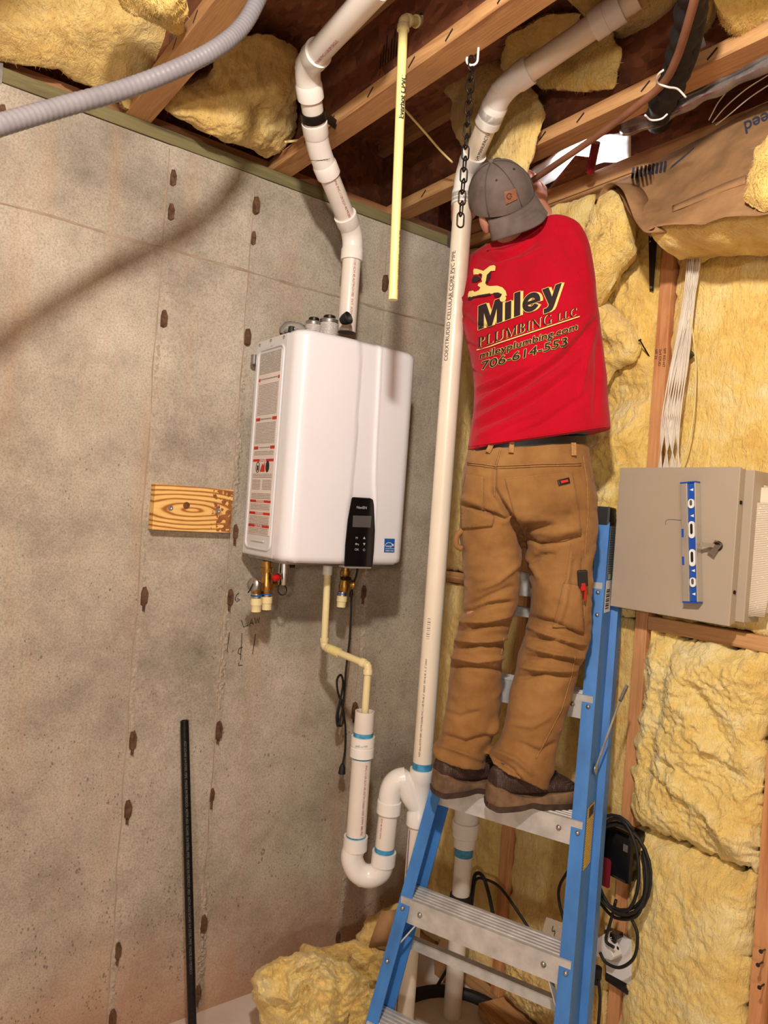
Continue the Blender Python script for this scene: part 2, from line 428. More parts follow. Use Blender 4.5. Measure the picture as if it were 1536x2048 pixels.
M['hair'] = mk('brown_hair', (70, 50, 38), 0.7, var=0.4, vs_=120, bump=0.4, bs_=200)
M['shirt'] = mat_fabric('red_cotton', (182, 6, 34), (166, 4, 28), 700)
M['print_y'] = mk('shirt_print_yellow', (240, 214, 128), 0.8, var=0.05)
M['print_k'] = mk('shirt_print_black', (42, 20, 22), 0.8, var=0.1)
M['pants'] = mat_fabric('brown_duck_canvas', (150, 108, 62), (126, 88, 48), 800, (168, 126, 78), 9)
M['pants_seam'] = mk('tan_stitching', (172, 128, 78), 0.9, var=0.2, vs_=200)
M['cap'] = mat_fabric('washed_grey_canvas', (112, 98, 92), (90, 77, 72), 700, (134, 118, 111), 12)
M['leather_patch'] = mk('leather_patch', (142, 86, 52), 0.7, var=0.2, vs_=60)
M['belt'] = mk('black_leather', (26, 22, 20), 0.45, var=0.3, vs_=30, bump=0.1)
M['plaid'] = mk('blue_plaid_cotton', (70, 84, 110), 0.9, var=0.6, vs_=90)
def mat_boot():
    mt, nt, b = newmat('brown_boot_mesh'); k = N(nt); v = k.coord((1, 1, 1.4)); vo = k.n('TexVoronoi'); vo.inputs['Scale'].default_value = 150; vo.inputs['Randomness'].default_value = 0.15; k.l(v, vo.inputs['Vector'])
    dots = k.math('MULTIPLY', k.math('LESS_THAN', vo.outputs['Distance'], 0.32), k.mask(k.noise(v, 14, 3), 0.40, 0.55))
    k.l(k.mix(dots, k.ramp(k.noise(v, 30, 5), [(0.3, (46, 30, 26)), (0.7, (70, 47, 40))]), (112, 84, 70)), b.inputs['Base Color']); b.inputs['Roughness'].default_value = 0.65
    k.l(k.bump(vo.outputs['Distance'], 0.5, 0.003), b.inputs['Normal']); return mt
M['boot'] = mat_boot()
M['sole'] = mk('worn_boot_sole', (124, 96, 68), 0.85, var=0.35, vs_=24, bump=0.3, bs_=60)
M['sole_dark'] = mk('dark_outsole', (74, 54, 40), 0.85, var=0.3, vs_=30)
M['copper'] = mk('brown_line_insulation', (150, 100, 74), 0.6, var=0.2)
M['yellow_label'] = mat_lines('yellow_warning_print', (226, 190, 50), (70, 56, 24), 0.006, 2, 0.55, 0.6, words=200)
M['grey_label'] = mat_lines('grey_ladder_print', (126, 130, 134), (54, 58, 62), 0.007, 2, 0.5, 0.7, words=160)
M['maroon'] = mk('maroon_label', (120, 22, 42), 0.4, var=0.1)
M['white_plastic'] = mk('white_plastic', (228, 224, 222), 0.4, var=0.03)
def mat_pine():
    mt, nt, b = newmat('pine_block'); k = N(nt); c = k.n('TexCoord'); mp = k.n('Mapping'); mp.inputs['Location'].default_value = (0, 0.002, -0.07); mp.inputs['Scale'].default_value = (0.2, 0.22, 1.0)
    k.l(c.outputs['Object'], mp.inputs[0]); wv = k.n('TexWave', wave_type='RINGS', rings_direction='X'); wv.inputs['Scale'].default_value = 24; wv.inputs['Distortion'].default_value = 2.2; wv.inputs['Detail'].default_value = 3; wv.inputs['Detail Scale'].default_value = 1.4
    k.l(mp.outputs[0], wv.inputs['Vector'])
    col = k.ramp(wv.outputs['Fac'], [(0.0, (242, 200, 124)), (0.62, (236, 186, 104)), (0.86, (196, 132, 60)), (1.0, (158, 98, 40))])
    k.l(k.mix(0.3, col, k.ramp(k.noise(k.coord((1, 0.06, 1)), 160, 3), [(0.3, (190, 170, 150)), (0.7, (255, 255, 255))]), 'MULTIPLY'), b.inputs['Base Color']); b.inputs['Roughness'].default_value = 0.6; return mt
M['pine'] = mat_pine()
M['glue'] = mk('brown_glue', (150, 94, 48), 0.5, var=0.3, vs_=40)
M['clear'] = mk('clear_wrap', (190, 188, 186), 0.12, var=0.2, vs_=30)
M['room'] = mk('far_room_wall', (226, 212, 188), 0.9, var=0.1)
M['bulb'] = mk('bulb_glass', (250, 246, 236), 0.3, var=0.01)
# ------------------------------------------------------------------ the setting
WALL_H, JZ, SUB = 2.747, 2.79, 3.09
SEAMS = (-1.16, -0.875, -0.325)
def wall_relief(y, z):
    d = 0.0018 * fbm((y, z, 0), 2.2, 3) + 0.0006 * fbm((y, z, 3), 30, 2)
    for i, s_ in enumerate(SEAMS):   # panels meet a little out of plane
        d += (0.004, -0.003, 0.004)[i] * 0.5 * (1 + math.tanh((y - s_) / 0.008))
    return d
mb = MB()
ys = [-4.8 + 0.1 * i for i in range(29)] + [-1.95 + 0.0105 * i for i in range(197)]
zs = [WALL_H * j / 250 for j in range(251)]
b0 = len(mb.v); nz = len(zs)
for y in ys:
    for z in zs: mb.v.append(V((wall_relief(y, z), y, z)))
for i in range(len(ys) - 1):
    for j in range(nz - 1):
        a = i * nz + j; mb.f.append((a, a + nz, a + nz + 1, a + 1)); mb.mi.append(0)
wall_left = struct('wall_left', mb, M['concrete'], smooth=50, fixn=False)
mb = MB().box((-0.25, -4.8, 0), (-0.02, 0.3, WALL_H))
struct('wall_core', mb, M['concrete'], wall_left)
# crusts of cement fines squeezed out along the panel joints
for i, s_ in enumerate(SEAMS):
    mb = MB(); nu, nv = 12, 900; wd = (0.011, 0.019, 0.016)[i]
    def crust(u, v):
        z = 0.02 + (WALL_H - 0.03) * v; y = s_ + 0.006 * fbm((0, z, i), 4, 3) + (u - 0.5) * 2 * wd; a = 1 - abs(2 * u - 1) ** 1.6
        r = (0.55, 1.0, 0.9)[i] * max(0.10, 0.5 + 1.2 * fbm((i, z, 5), 2.2, 2)) * (1 if z < 2.43 else 0.3)
        return (wall_relief(y, z) - 0.0012 + a * r * (0.0028 + 0.012 * max(0.0, fbm((y, z, 9), 95, 3) + 0.08)), y, z)
    mb.grid(crust, nu, nv); struct('joint_crust', mb, M['concrete_pale'], wall_left, smooth=50, fixn=False)
mb = MB()
def lip(u, v):
    y = -1.95 + 1.94 * v; z = 2.433 + 0.004 * fbm((y, 0, 1), 5, 3) + (u - 0.5) * 0.009 * (1 + 0.8 * fbm((y, 2, 1), 9, 2)); a = 1 - abs(2 * u - 1) ** 2
    return (wall_relief(y, z) - 0.0012 + a * (0.003 + 0.004 * max(0, fbm((y, z, 2), 16, 3))), y, z)
mb.grid(lip, 6, 420); struct('pour_line', mb, M['concrete_stain'], wall_left, smooth=50, fixn=False)
for i, s_ in enumerate(SEAMS):
    mb = MB()
    def vline(u, v):
        z = 0.02 + (WALL_H - 0.03) * v; y = s_ - 0.012 + 0.006 * fbm((0, z, i), 4, 3) + (u - 0.5) * 0.006 * (1 + 0.9 * fbm((3, z, i), 8, 2)); a = 1 - abs(2 * u - 1) ** 2
        return (wall_relief(y, z) - 0.0012 + a * 0.0026, y, z)
    mb.grid(vline, 4, 500); struct('joint_line', mb, M['concrete_stain'], wall_left, smooth=50, fixn=False)
# rusty stubs of form ties along the panel joints
tie = [(347, 355), (343, 423), (328, 637), (289, 1192), (266, 1480), (256, 1618), (236, 1900), (225, 2036),
       (511, 411), (507, 476), (494, 674), (471, 1063), (460, 1194), (437, 1460), (424, 1590), (407, 1847), (396, 1985),
       (770, 566), (727, 1184), (709, 1421), (676, 1876), (5, 228)]
prof = [(-0.011, -0.03), (0.0, -0.036), (0.012, -0.026), (0.014, 0.01), (0.004, 0.034), (-0.008, 0.03), (-0.012, 0.008)]
for i, p in enumerate(tie):
    c = PX(p[0], p[1], x=0.004); mb = MB()
    k = 0.75 + 0.25 * random.random(); ex = 0.004 + 0.012 * random.random()
    top = [V((ex + 0.004 * random.random(), c.y + a * k * 0.8, c.z + b * k * 0.85)) for a, b in prof]
    bot = [V((-0.004, c.y + a * k, c.z + b * k)) for a, b in prof]
    mb.loft([bot, top])
    mb.lathe((ex, c.y, c.z + 0.004), (1, 0, 0), [(-0.002, 0.005), (0.004, 0.004)], 7)
    if p[1] > 1000:
        mb.add([(0.002, c.y - 0.006, c.z - 0.02), (0.002, c.y + 0.006, c.z - 0.02), (0.012, c.y + 0.002, c.z - 0.052)], [(0, 1, 2)])
        mb.box((0.0, c.y - 0.004, c.z - 0.045), (0.008, c.y + 0.003, c.z - 0.02))
    struct('form_tie', mb, M['rust'], wall_left)
# layout marks pencilled on the concrete
mb = MB()
def scrawl(pts):
    mb.tube([PX(a, b, x=0.004) for a, b in pts], 0.0011, 5)
for s in ([(478, 1186), (473, 1190), (470, 1198), (474, 1204), (479, 1199), (475, 1197)], [(483, 1240), (487, 1254), (497, 1250)], [(499, 1252), (503, 1238), (507, 1250)], [(501, 1247), (506, 1246)],
          [(509, 1236), (512, 1247), (515, 1237), (517, 1246), (519, 1235)], [(459, 1264), (454, 1304)], [(484, 1266), (481, 1320)], [(511, 1268), (505, 1308)], [(485, 1294), (478, 1297), (476, 1306), (482, 1309)], [(478, 1325), (477, 1331), (485, 1330)]):
    scrawl(s)
struct('pencil_mark', mb, M['ink'], wall_left)

mb = MB().grid(lambda u, v: (-0.1 + 6.0 * u, -5.6 + 6.0 * v, 0.004 * fbm((u * 6, v * 6, 0), 1.5, 3)), 60, 60)
floor = struct('floor', mb, M['floor'], smooth=180)
struct('wall_right', MB().box((5.6, -5.6, 0), (5.7, 0.3, SUB)), M['room'])
struct('wall_rear', MB().box((-0.1, -5.7, 0), (5.7, -5.6, SUB)), M['room'])

# sill plate on the concrete, rim joist and band above it
sill = struct('trim_1', MB().box((-0.135, -4.8, WALL_H + 0.003), (0.003, 0.0, JZ)), M['treated'], bevel=0.003, label='weathered green treated sill plate on the concrete wall')
for y in (-1.652, -0.03):
    struct('anchor_strap', MB().box((0.002, y - 0.022, WALL_H - 0.004), (0.006, y + 0.022, JZ + 0.012)), M['steel'], sill)
rim = struct('rim_joist', MB().box((-0.16, -4.8, JZ), (-0.125, 0.0, SUB)), M['osb_dark'], sill)
struct('band_board', MB().box((-0.124, -4.8, JZ + 0.001), (-0.03, 0.0, JZ + 0.036)), M['wood_y'], sill)

ceiling = struct('ceiling', MB().box((-0.16, -5.6, SUB), (5.7, 0.3, SUB + 0.02)), M['osb'])
JOISTS = [-1.269, -0.789, -0.292]
for i, y in enumerate(JOISTS + [-1.757, -2.245, -2.73, -3.22, -3.71, -4.2]):
    fl = struct('joist_flange', MB().box((-0.12, y - 0.037, JZ), (5.6, y + 0.037, JZ + 0.04)), M['wood_x'], ceiling, bevel=0.0015)
    struct('joist_web', MB().box((-0.12, y - 0.006, JZ + 0.04), (5.6, y + 0.006, SUB - 0.038)), M['osb_dark'], fl)
    struct('upper_flange', MB().box((-0.12, y - 0.037, SUB - 0.038), (5.6, y + 0.037, SUB)), M['wood_x'], fl)
    if i < 3:
        g = MB()
        for k in range(9):   # lumber marks and staples on the flange edge
            x = 0.18 + 0.17 * k + 0.05 * random.random(); g.obox((x, y - 0.0372, JZ + 0.02), (0.012, 0, 0.009), (0, 0.0006, 0), (-0.0012, 0, 0.0022))
        struct('lumber_mark', g, M['ink'], fl)
        g = MB(); x = 0.25 + 0.3 * i
        for k in range(10): g.box((x + k * 0.012, y - 0.0068, JZ + 0.10), (x + k * 0.012 + 0.005, y - 0.0062, JZ + 0.14 + 0.02 * (k % 3)))
        struct('web_stamp', g, M['ink'], fl)
struct('bridging_strut', MB().beam(PX(1262, 92, z=3.02), PX(1303, 172, z=2.84), RT, 0.02, 0.014), M['wood_y'], ceiling)
struct('wall_beyond', MB().box((-0.3, 0.30, 0.0), (5.8, 0.33, SUB + 0.02)), M['osb_dark'])
struct('wall_end', MB().box((-0.3, -5.7, JZ), (-0.162, 0.3, SUB + 0.02)), M['osb_dark'])
# stud wall at the back
STUDS = [0.0, 0.466, 0.932, 1.335, 1.80, 2.26, 2.72]
wall_back = struct('wall_back', MB().box((-0.1, 0.092, 0), (5.7, 0.11, JZ + 0.05)), M['osb_dark'])
for x in STUDS:
    struct('stud', MB().box((x, 0.0, 0.042), (x + 0.04, 0.09, 2.742)), M['wood_z'], wall_back, bevel=0.002)
struct('bottom_plate', MB().box((0, 0, 0.002), (5.6, 0.09, 0.04)), M['wood_x'], wall_back)
struct('top_plate', MB().box((0, -0.002, 2.744), (5.6, 0.09, 2.786)), M['wood_x'], wall_back, bevel=0.002)
struct('top_plate', MB().box((0.0, 0.004, 2.792), (5.6, 0.09, 2.845)), M['wood_x'], wall_back, bevel=0.002)
for x0, x1, z in ((0.042, 0.464, 1.43), (0.974, 1.333, 1.395), (1.377, 1.798, 1.395)):
    struct('blocking', MB().box((x0, -0.001, z), (x1, 0.088, z + 0.04)), M['wood_x'], wall_back, bevel=0.002)
# printing and nails on the stud beside the cables
mb = MB()
for k in range(3):
    t = text2d(('SPF KD-HT', '2x4 STUD', 'HF 22')[k], size=0.012); flat(mb, t, (0.966 - 0.004, -0.001, 2.22 - 0.0), (0, 0, -1), (1, 0, 0), 0.0)
    mb.v[-len(t[0]):] = [p + V((-0.014 * k, 0, 0)) for p in mb.v[-len(t[0]):]]
st = [o for o in wall_back.children if o.name.startswith('stud')][2]
struct('stud_stamp', mb, M['ink'], st)
for (a, b), (c, d) in (((1280, 681), (1297, 716)), ((1522, 1903), (1528, 1901)), ((1516, 1930), (1523, 1926)), ((1519, 1975), (1526, 1970))):
    p0 = PX(c, d, y=-0.0); p1 = PX(a, b, y=-0.05)
    struct('bent_nail', MB().tube([p0 + V((0, 0.01, 0)), p1], 0.0022, 7).lathe(p1, p1 - p0, [(0, 0.005), (0.002, 0.005)], 9), M['dark_metal'], wall_back)

# ------------------------------------------------------------------ glass wool
def resample(P, n):
    L = [0.0]; k = len(P)
    for i in range(k): L.append(L[-1] + (P[(i + 1) % k] - P[i]).length)
    out = []; j = 0
    for i in range(n):
        t = L[-1] * i / n
        while L[j + 1] < t: j += 1
        a = (t - L[j]) / max(L[j + 1] - L[j], 1e-9); out.append(P[j].lerp(P[(j + 1) % k], a))
    return out
def wool_mesh(P, nrm, T, Tb, seed, amp=0.012, n=120, rings=26, edge=0.5, rough=1.0, crumple=0.4):
    """pillow on a closed outline P: T towards nrm, Tb behind; torn, lumpy surface"""
    nrm = V(nrm).normalized(); k = len(P); S = []
    for i in range(k):   # round the outline off a little
        a, b, c = P[i - 1], P[i], P[(i + 1) % k]; S += [b.lerp(a, 0.22), b.lerp(a, 0.02).lerp(c, 0.02), b.lerp(c, 0.22)]
    Q = resample(S, n); c = sum(Q, V()) / n; R = []
    for i, q in enumerate(Q):
        d = (q - c); R.append(q + d.normalized() * (0.011 * rough * fbm(q, 16, 4, seed) + 0.005 * rough * fbm(q, 60, 2, seed + 4)))
    mb = MB()
    def pt(i, s, sg):
        q = c.lerp(R[i], s); h = max(0.0, 1 - s ** 3.2) ** 0.62 * (T if sg > 0 else Tb)
        e = 0.0
        if sg > 0:
            w_ = min(1.0, (1 - s) * 5 + 0.25)
            e = amp * (1.3 * fbm(q, 5, 2, seed) + crumple * 0.8 * (0.45 - abs(fbm(q, 11, 2, seed + 9))) + 0.22 * fbm(q, 26, 3, seed + 2) + crumple * 0.3 * (0.3 - abs(fbm(q, 42, 2, seed + 12)))) * w_
        sh = V((fbm(q, 10, 2, seed + 20), fbm(q, 10, 2, seed + 30), fbm(q, 10, 2, seed + 40))) * (amp * 0.7 * (1 - s))
        return q + nrm * (sg * h + e) + sh
    rg = [[pt(i, max(s / rings, 0.004), 1) for i in range(n)] for s in range(rings + 1)]
    bk = [[pt(i, s / 6, -1) for i in range(n)] for s in (6, 5, 3, 1)]
    mb.loft(rg + bk[1:] if Tb <= 0 else rg + bk, True); return mb
def fuzz(mb, n, seed, L=0.013, front=None):
    """loose glass fibres standing off the wool"""
    rnd = random.Random(seed); faces = [f for f in mb.f if len(f) == 4]; b = len(mb.v); vv = []; ff = []
    for _ in range(n):
        f = faces[rnd.randrange(len(faces))]; a, q, c, d = (mb.v[i] for i in f); nn = (c - a).cross(d - q)
        if nn.length < 1e-9 or (c - a).length > 0.2: continue
        nn.normalize(); p = a.lerp(c, rnd.random()).lerp(q.lerp(d, rnd.random()), 0.5)
        if nn.dot(CAM - p) < 0: nn = -nn
        t = V((rnd.gauss(0, 1), rnd.gauss(0, 1), rnd.gauss(0, 1) - 0.3)); t = t - nn * t.dot(nn); t = (t.normalized() * rnd.uniform(0.5, 1.0) + nn * rnd.uniform(0.05, 0.55)); l = L * rnd.uniform(0.4, 1.3); s_ = t.cross(nn).normalized() * rnd.uniform(0.0004, 0.0009)
        k = len(vv); vv += [p - nn * 0.001 - s_, p - nn * 0.001 + s_, p + t * l]; ff.append((b + k, b + k + 1, b + k + 2))
    mb.v += vv; mb.f += ff; mb.mi += [0] * len(ff); return mb
def wool(name, label, outline, plane, T=0.06, Tb=0.02, seed=0, mat='wool', amp=0.014, nrm=None, cat='insulation', group=None, **k):
    P = []
    if 'p' in plane:
        A, B, C_ = plane['p']; nn_ = (B - A).cross(C_ - A); nn_ = nn_ if nn_.dot(CAM - A) > 0 else -nn_; nrm = nrm or nn_
        for p in outline: r = ray(*p); P.append(CAM + r * ((A - CAM).dot(nn_) / r.dot(nn_)))
        outline = []
    for p in outline:
        if len(p) == 3: P.append(PX(p[0], p[1], **{list(plane)[0]: p[2]}))
        else: P.append(PX(p[0], p[1], **plane))
    ax = list(plane)[0]
    nn = nrm if nrm is not None else {'x': (1, 0, 0), 'y': (0, -1, 0), 'z': (0, 0, -1), 'd': tuple(-FW)}[ax]
    o = obj(name, fuzz(wool_mesh(P, nn, T, Tb, seed, amp, **k), 2600 if k.get('n', 120) > 100 else 1100, seed), M[mat], smooth=180)
    c = sum(P, V()) / len(P); lowest = min(p.z for p in P)
    at_origin(o, (c.x, c.y, lowest)); return tag(o, label, cat, group)

def batt(label, x0, x1, z0, z1, bulge, seed, mat='wool', amp=0.014, y0=0.02, group='batts between the studs', n=(110, 170), ragged=0.012, fold=()):
    """friction-fit batt between two studs: lumpy front, tucked edges"""
    mb = MB(); nu, nv = n
    def fn(u, v):
        x = x0 + (x1 - x0) * u; z = z0 + (z1 - z0) * v; e = min(u, 1 - u, (v * (z1 - z0)) / (x1 - x0), ((1 - v) * (z1 - z0)) / (x1 - x0))
        pr = 1 - math.exp(-e * 11)
        q = V((x, 0, z))
        wq = V((x + 0.02 * fbm(q, 6, 2, seed + 11), 0, z * 1.25 + x * 0.5))
        h = bulge * pr + amp * pr * (1.3 * fbm(q, 3.5, 2, seed) + 0.55 * (0.4 - abs(fbm(wq, 9, 2, seed + 5))) + 0.4 * (0.35 - abs(fbm(wq, 24, 3, seed + 7))) + 0.22 * fbm(q, 55, 3, seed + 2))
        for (a, b, c_, d_, wd, am) in fold:
            t = max(0, min(1, ((x - a) * (c_ - a) + (z - b) * (d_ - b)) / ((c_ - a) ** 2 + (d_ - b) ** 2)))
            dist = math.hypot(x - a - t * (c_ - a), z - b - t * (d_ - b)); h += am * math.exp(-(dist / wd) ** 2) * pr
        ed = ragged * (1 - pr)
        return (x + ed * fbm(q, 18, 3, seed + 3), y0 - h, z + ed * fbm(q, 18, 3, seed + 8))
    mb.grid(fn, nu, nv)
    # sides and back
    b = len(mb.v); N1 = nv + 1
    loop = [i * N1 for i in range(nu + 1)] + [nu * N1 + j for j in range(1, nv + 1)] + [i * N1 + nv for i in range(nu - 1, -1, -1)] + [j for j in range(nv - 1, 0, -1)]
    mb.v += [V((mb.v[i].x, 0.088, mb.v[i].z)) for i in loop]
    for i in range(len(loop)):
        j = (i + 1) % len(loop); mb.f.append((loop[i], loop[j], b + j, b + i)); mb.mi.append(0)
    mb.f.append(tuple(b + i for i in range(len(loop)))); mb.mi.append(0)
    fuzz(mb, 3000, seed, 0.012)
    o = obj('insulation_batt', mb, M[mat], smooth=180)
    at_origin(o, ((x0 + x1) / 2, 0.05, z0)); return tag(o, label, 'insulation', group)

batt('tall yellow batt between the corner and the white riser, above the wood blocking', 0.044, 0.462, 1.475, 2.738, 0.03, 1, 'wool_deep')
batt('yellow batt seen between the white riser and the work trousers, below the blocking', 0.044, 0.462, 0.05, 1.425, 0.03, 2, 'wool_deep')
batt('crumpled yellow batt right behind the red shirt', 0.51, 0.928, 1.42, 2.738, 0.035, 3, 'wool', 0.03, fold=((0.70, 2.05, 0.92, 2.12, 0.05, -0.05), (0.6, 1.8, 0.92, 2.0, 0.03, 0.03)))
batt('flat darker yellow batt behind the lower ladder steps', 0.51, 0.928, 0.3, 1.41, 0.012, 4, 'wool_deep', 0.008)
batt('torn yellow batt end near the floor behind the ladder', 0.51, 0.928, 0.05, 0.295, 0.05, 5, 'wool_deep', 0.03)
batt('smooth yellow batt behind the white cable bundle', 0.974, 1.331, 1.44, 2.738, 0.012, 6, 'wool', 0.006)
batt('thick lumpy yellow batt directly below the tan enclosure', 0.962, 1.331, 0.832, 1.392, 0.06, 7, 'wool_pale', 0.032, ragged=0.03, fold=((1.06, 1.38, 1.02, 0.98, 0.025, -0.03), (1.16, 1.25, 1.24, 1.12, 0.03, -0.035), (1.12, 1.0, 1.32, 0.9, 0.03, 0.03), (1.2, 1.12, 1.31, 1.1, 0.025, 0.03)))
batt('lower right yellow batt under the horizontal split', 0.968, 1.331, 0.05, 0.826, 0.06, 8, 'wool_pale', 0.014, ragged=0.02)
batt('yellow batt beside the hanging paper documents', 1.377, 1.796, 1.44, 2.738, 0.02, 9, 'wool_pale')
batt('yellow batt at the lower right edge beyond the last stud', 1.377, 1.796, 0.05, 1.39, 0.03, 10, 'wool')

CE = 'ceiling insulation hanging between the joists'
wool('ceiling_insulation', 'large yellow ceiling batt at the top left above the sill plate', [(-60, 20), (60, -30), (200, -20), (330, 20), (345, 90), (330, 125), (255, 190), (170, 168), (80, 130), (-60, 118)], dict(p=(PX(80, 130, x=0.03), PX(255, 185, x=0.03), PX(200, 0, z=2.94))), 0.03, 0.12, 11, 'wool_deep', 0.02, group=CE)
wool('ceiling_insulation', 'small torn yellow batt end at the top edge beside the grey conduit', [(225, -30), (372, -30), (378, 30), (358, 65), (330, 48), (285, 30), (240, 10)], dict(z=2.80), 0.03, 0.06, 12, 'wool', 0.015, group=CE)
wool('ceiling_insulation', 'tiny yellow tuft poking over the sill plate left of the first joist', [(234, 190), (258, 180), (275, 186), (272, 205), (256, 216), (240, 203)], dict(x=0.03), 0.02, 0.04, 13, 'wool_deep', 0.008, n=60, rings=12, group=CE)
wool('ceiling_insulation', 'big crumpled yellow batt stuffed beside the white vent pipe', [(322, 218), (345, 180), (420, 150), (440, 90), (480, 70), (545, 72), (590, 95), (598, 150), (594, 230), (588, 272), (565, 300), (535, 318), (505, 300), (430, 268), (375, 245)], dict(p=(PX(400, 260, x=0.05), PX(560, 300, x=0.05), PX(520, 80, z=3.00))), 0.05, 0.10, 14, 'wool_deep', 0.035, rings=34, n=150, crumple=0.8, group=CE)
wool('ceiling_insulation', 'long drooping yellow batt behind the white pipe elbow above the cap', [(868, 170), (885, 150), (930, 130), (985, 110), (1040, 150), (1075, 190), (1092, 230), (1075, 290), (1060, 340), (1045, 375), (1010, 350), (960, 318), (915, 280), (900, 240), (905, 200)], dict(y=-0.36), 0.04, 0.05, 15, 'wool_deep', 0.016, nrm=(0.35, -0.85, -0.3), group=CE)
wool('ceiling_insulation', 'ragged yellow batt above the sloping white pipe at top centre', [(1000, 130), (1010, 80), (1050, 50), (1100, 30), (1160, 30), (1150, 70), (1110, 95), (1060, 120), (1020, 145)], dict(z=3.05), 0.04, 0.03, 16, 'wool', 0.02, group=CE)
wool('ceiling_insulation', 'squared yellow batt hanging under the sloping white pipe', [(1060, 150), (1110, 120), (1180, 75), (1225, 60), (1245, 100), (1232, 160), (1225, 176), (1150, 181), (1085, 178), (1065, 165)], dict(y=-0.345), 0.02, 0.05, 17, 'wool', 0.008, group=CE)
wool('ceiling_insulation', 'yellow batt on the top edge left of the black wrapped lines', [(1110, -40), (1300, -40), (1370, -30), (1338, 50), (1330, 95), (1290, 115), (1250, 95), (1215, 50), (1160, 20)], dict(z=3.03), 0.04, 0.05, 18, 'wool_deep', 0.012, group=CE)
wool('ceiling_insulation', 'rounded yellow batt in the top right corner beside the black wrapped lines', [(1420, -30), (1580, -30), (1580, 70), (1540, 86), (1490, 80), (1465, 62), (1440, 20)], dict(z=2.88), 0.05, 0.08, 19, 'wool', 0.014, group=CE)
wool('ceiling_insulation', 'narrow yellow batt right behind the black wrapped lines', [(1385, 20), (1425, 0), (1440, 30), (1436, 50), (1400, 62), (1380, 50)], dict(z=2.93), 0.03, 0.05, 20, 'wool', 0.01, n=70, rings=14, group=CE)
wool('ceiling_insulation', 'off-white wool patch behind the right shoulder of the red shirt', [(1085, 425), (1130, 405), (1190, 390), (1180, 440), (1160, 500), (1140, 520), (1100, 470)], dict(y=-0.03), 0.03, 0.03, 21, 'wool_pale', 0.012, n=80, rings=16, group=CE)

# kraft-faced batt that sags off the top of the stud wall
def ctrl(cols, u, v):
    nc = len(cols); cu = []
    for c in cols:
        s = spline(c, 6); t = v * (len(s) - 1); i = min(int(t), len(s) - 2); cu.append(s[i].lerp(s[i + 1], t - i))
    s = spline(cu, 6); t = u * (len(s) - 1); i = min(int(t), len(s) - 2); return s[i].lerp(s[i + 1], t - i)
kc = [[PX(1214, 372, y=-0.05), PX(1232, 376, y=-0.12), PX(1248, 405, y=-0.18), PX(1268, 440, y=-0.23), PX(1292, 463, y=-0.26)],
      [PX(1262, 350, y=-0.05), PX(1285, 372, y=-0.09), PX(1300, 400, y=-0.14), PX(1318, 428, y=-0.21), PX(1334, 450, y=-0.26)],
      [PX(1340, 308, y=-0.05), PX(1352, 345, y=-0.10), PX(1366, 382, y=-0.16), PX(1380, 415, y=-0.22), PX(1396, 448, y=-0.27)],
      [PX(1430, 262, y=-0.05), PX(1436, 300, y=-0.11), PX(1444, 342, y=-0.17), PX(1456, 385, y=-0.23), PX(1470, 432, y=-0.28)],
      [PX(1580, 185, y=-0.05), PX(1582, 230, y=-0.11), PX(1584, 280, y=-0.17), PX(1588, 340, y=-0.23), PX(1594, 415, y=-0.28)]]
kc.append([p + V((0.55, 0, 0.0)) for p in kc[-1]])
def kraft(u, v): return ctrl(kc, u, v)
saggy = thing('faced_batt', 'kraft-paper-faced batt sagging from the top of the stud wall at upper right', 'insulation', PX(1400, 450, y=-0.2))
G = [[kraft(i / 36, j / 20) for j in range(21)] for i in range(37)]
mb = MB(); mb.grid(lambda u, v: G[round(u * 36)][round(v * 20)] + V((0, -0.004 * fbm(G[round(u * 36)][round(v * 20)], 12, 3, 2), 0.004 * fbm(G[round(u * 36)][round(v * 20)], 20, 3, 6))), 36, 20)
obj('kraft_facing', mb, M['kraft'], saggy, smooth=180, solid=0.0015)
KB = bvh_of(mb.mesh('tmp'))
mb = MB()
def slab(u, v):
    i, j = round(u * 36), round(v * 24)
    if j <= 16: p = G[i][round(j * 20 / 16)] + V((0, 0.012, 0.006))
    else:
        k = (j - 16) / 8; e = G[i][20]; p = V((e.x, e.y + 0.012 + 0.24 * k, e.z - 0.035 * math.sin(min(1, k * 2.2) * math.pi / 2) + 0.02 * k))
    q = 0.012 * max(0.0, min(1.0, (j - 16) / 2))
    return p + V((0, q * fbm(p, 14, 3, 3), q * 1.5 * fbm(p, 9, 4, 5) + q * 0.6 * fbm(p, 40, 3, 1)))
mb.grid(slab, 36, 24)
obj('wool_core', mb, M['wool'], saggy, smooth=180)
# nailing flange of the paper, folded ribbon at its torn end, printing
mb = MB()
rb = [(1345, 412), (1400, 388), (1450, 366), (1492, 350)]
lo = [(1344, 424), (1400, 402), (1450, 381), (1490, 368)]
def onk(a, b, off=0.004):
    r = ray(a, b).normalized(); h = KB.ray_cast(CAM, r)
    return (h[0] - r * off) if h[0] is not None else PX(a, b, y=-0.2)
top_ = spline([onk(*p, 0.012) for p in rb]); bot_ = spline([onk(*p, 0.004) for p in lo])
mb.add(top_ + bot_, [(i, i + 1, len(top_) + i + 1, len(top_) + i) for i in range(len(top_) - 1)])
obj('paper_flange', mb, M['kraft'], saggy, smooth=180, solid=0.002)
mb = MB()
fold_px = [(1176, 470, -0.10), (1190, 420, -0.12), (1203, 380, -0.14), (1222, 366, -0.16), (1244, 378, -0.19), (1258, 410, -0.22), (1270, 440, -0.25), (1288, 462, -0.27), (1305, 462, -0.27), (1316, 445, -0.25)]
fp = spline([PX(a, b, y=c) for a, b, c in fold_px], 6)
back_ = [p + V((0.02, 0.07, 0.012)) for p in fp]; n = len(fp)
mb.add(fp + back_, [(i, i + 1, n + i + 1, n + i) for i in range(n - 1)])
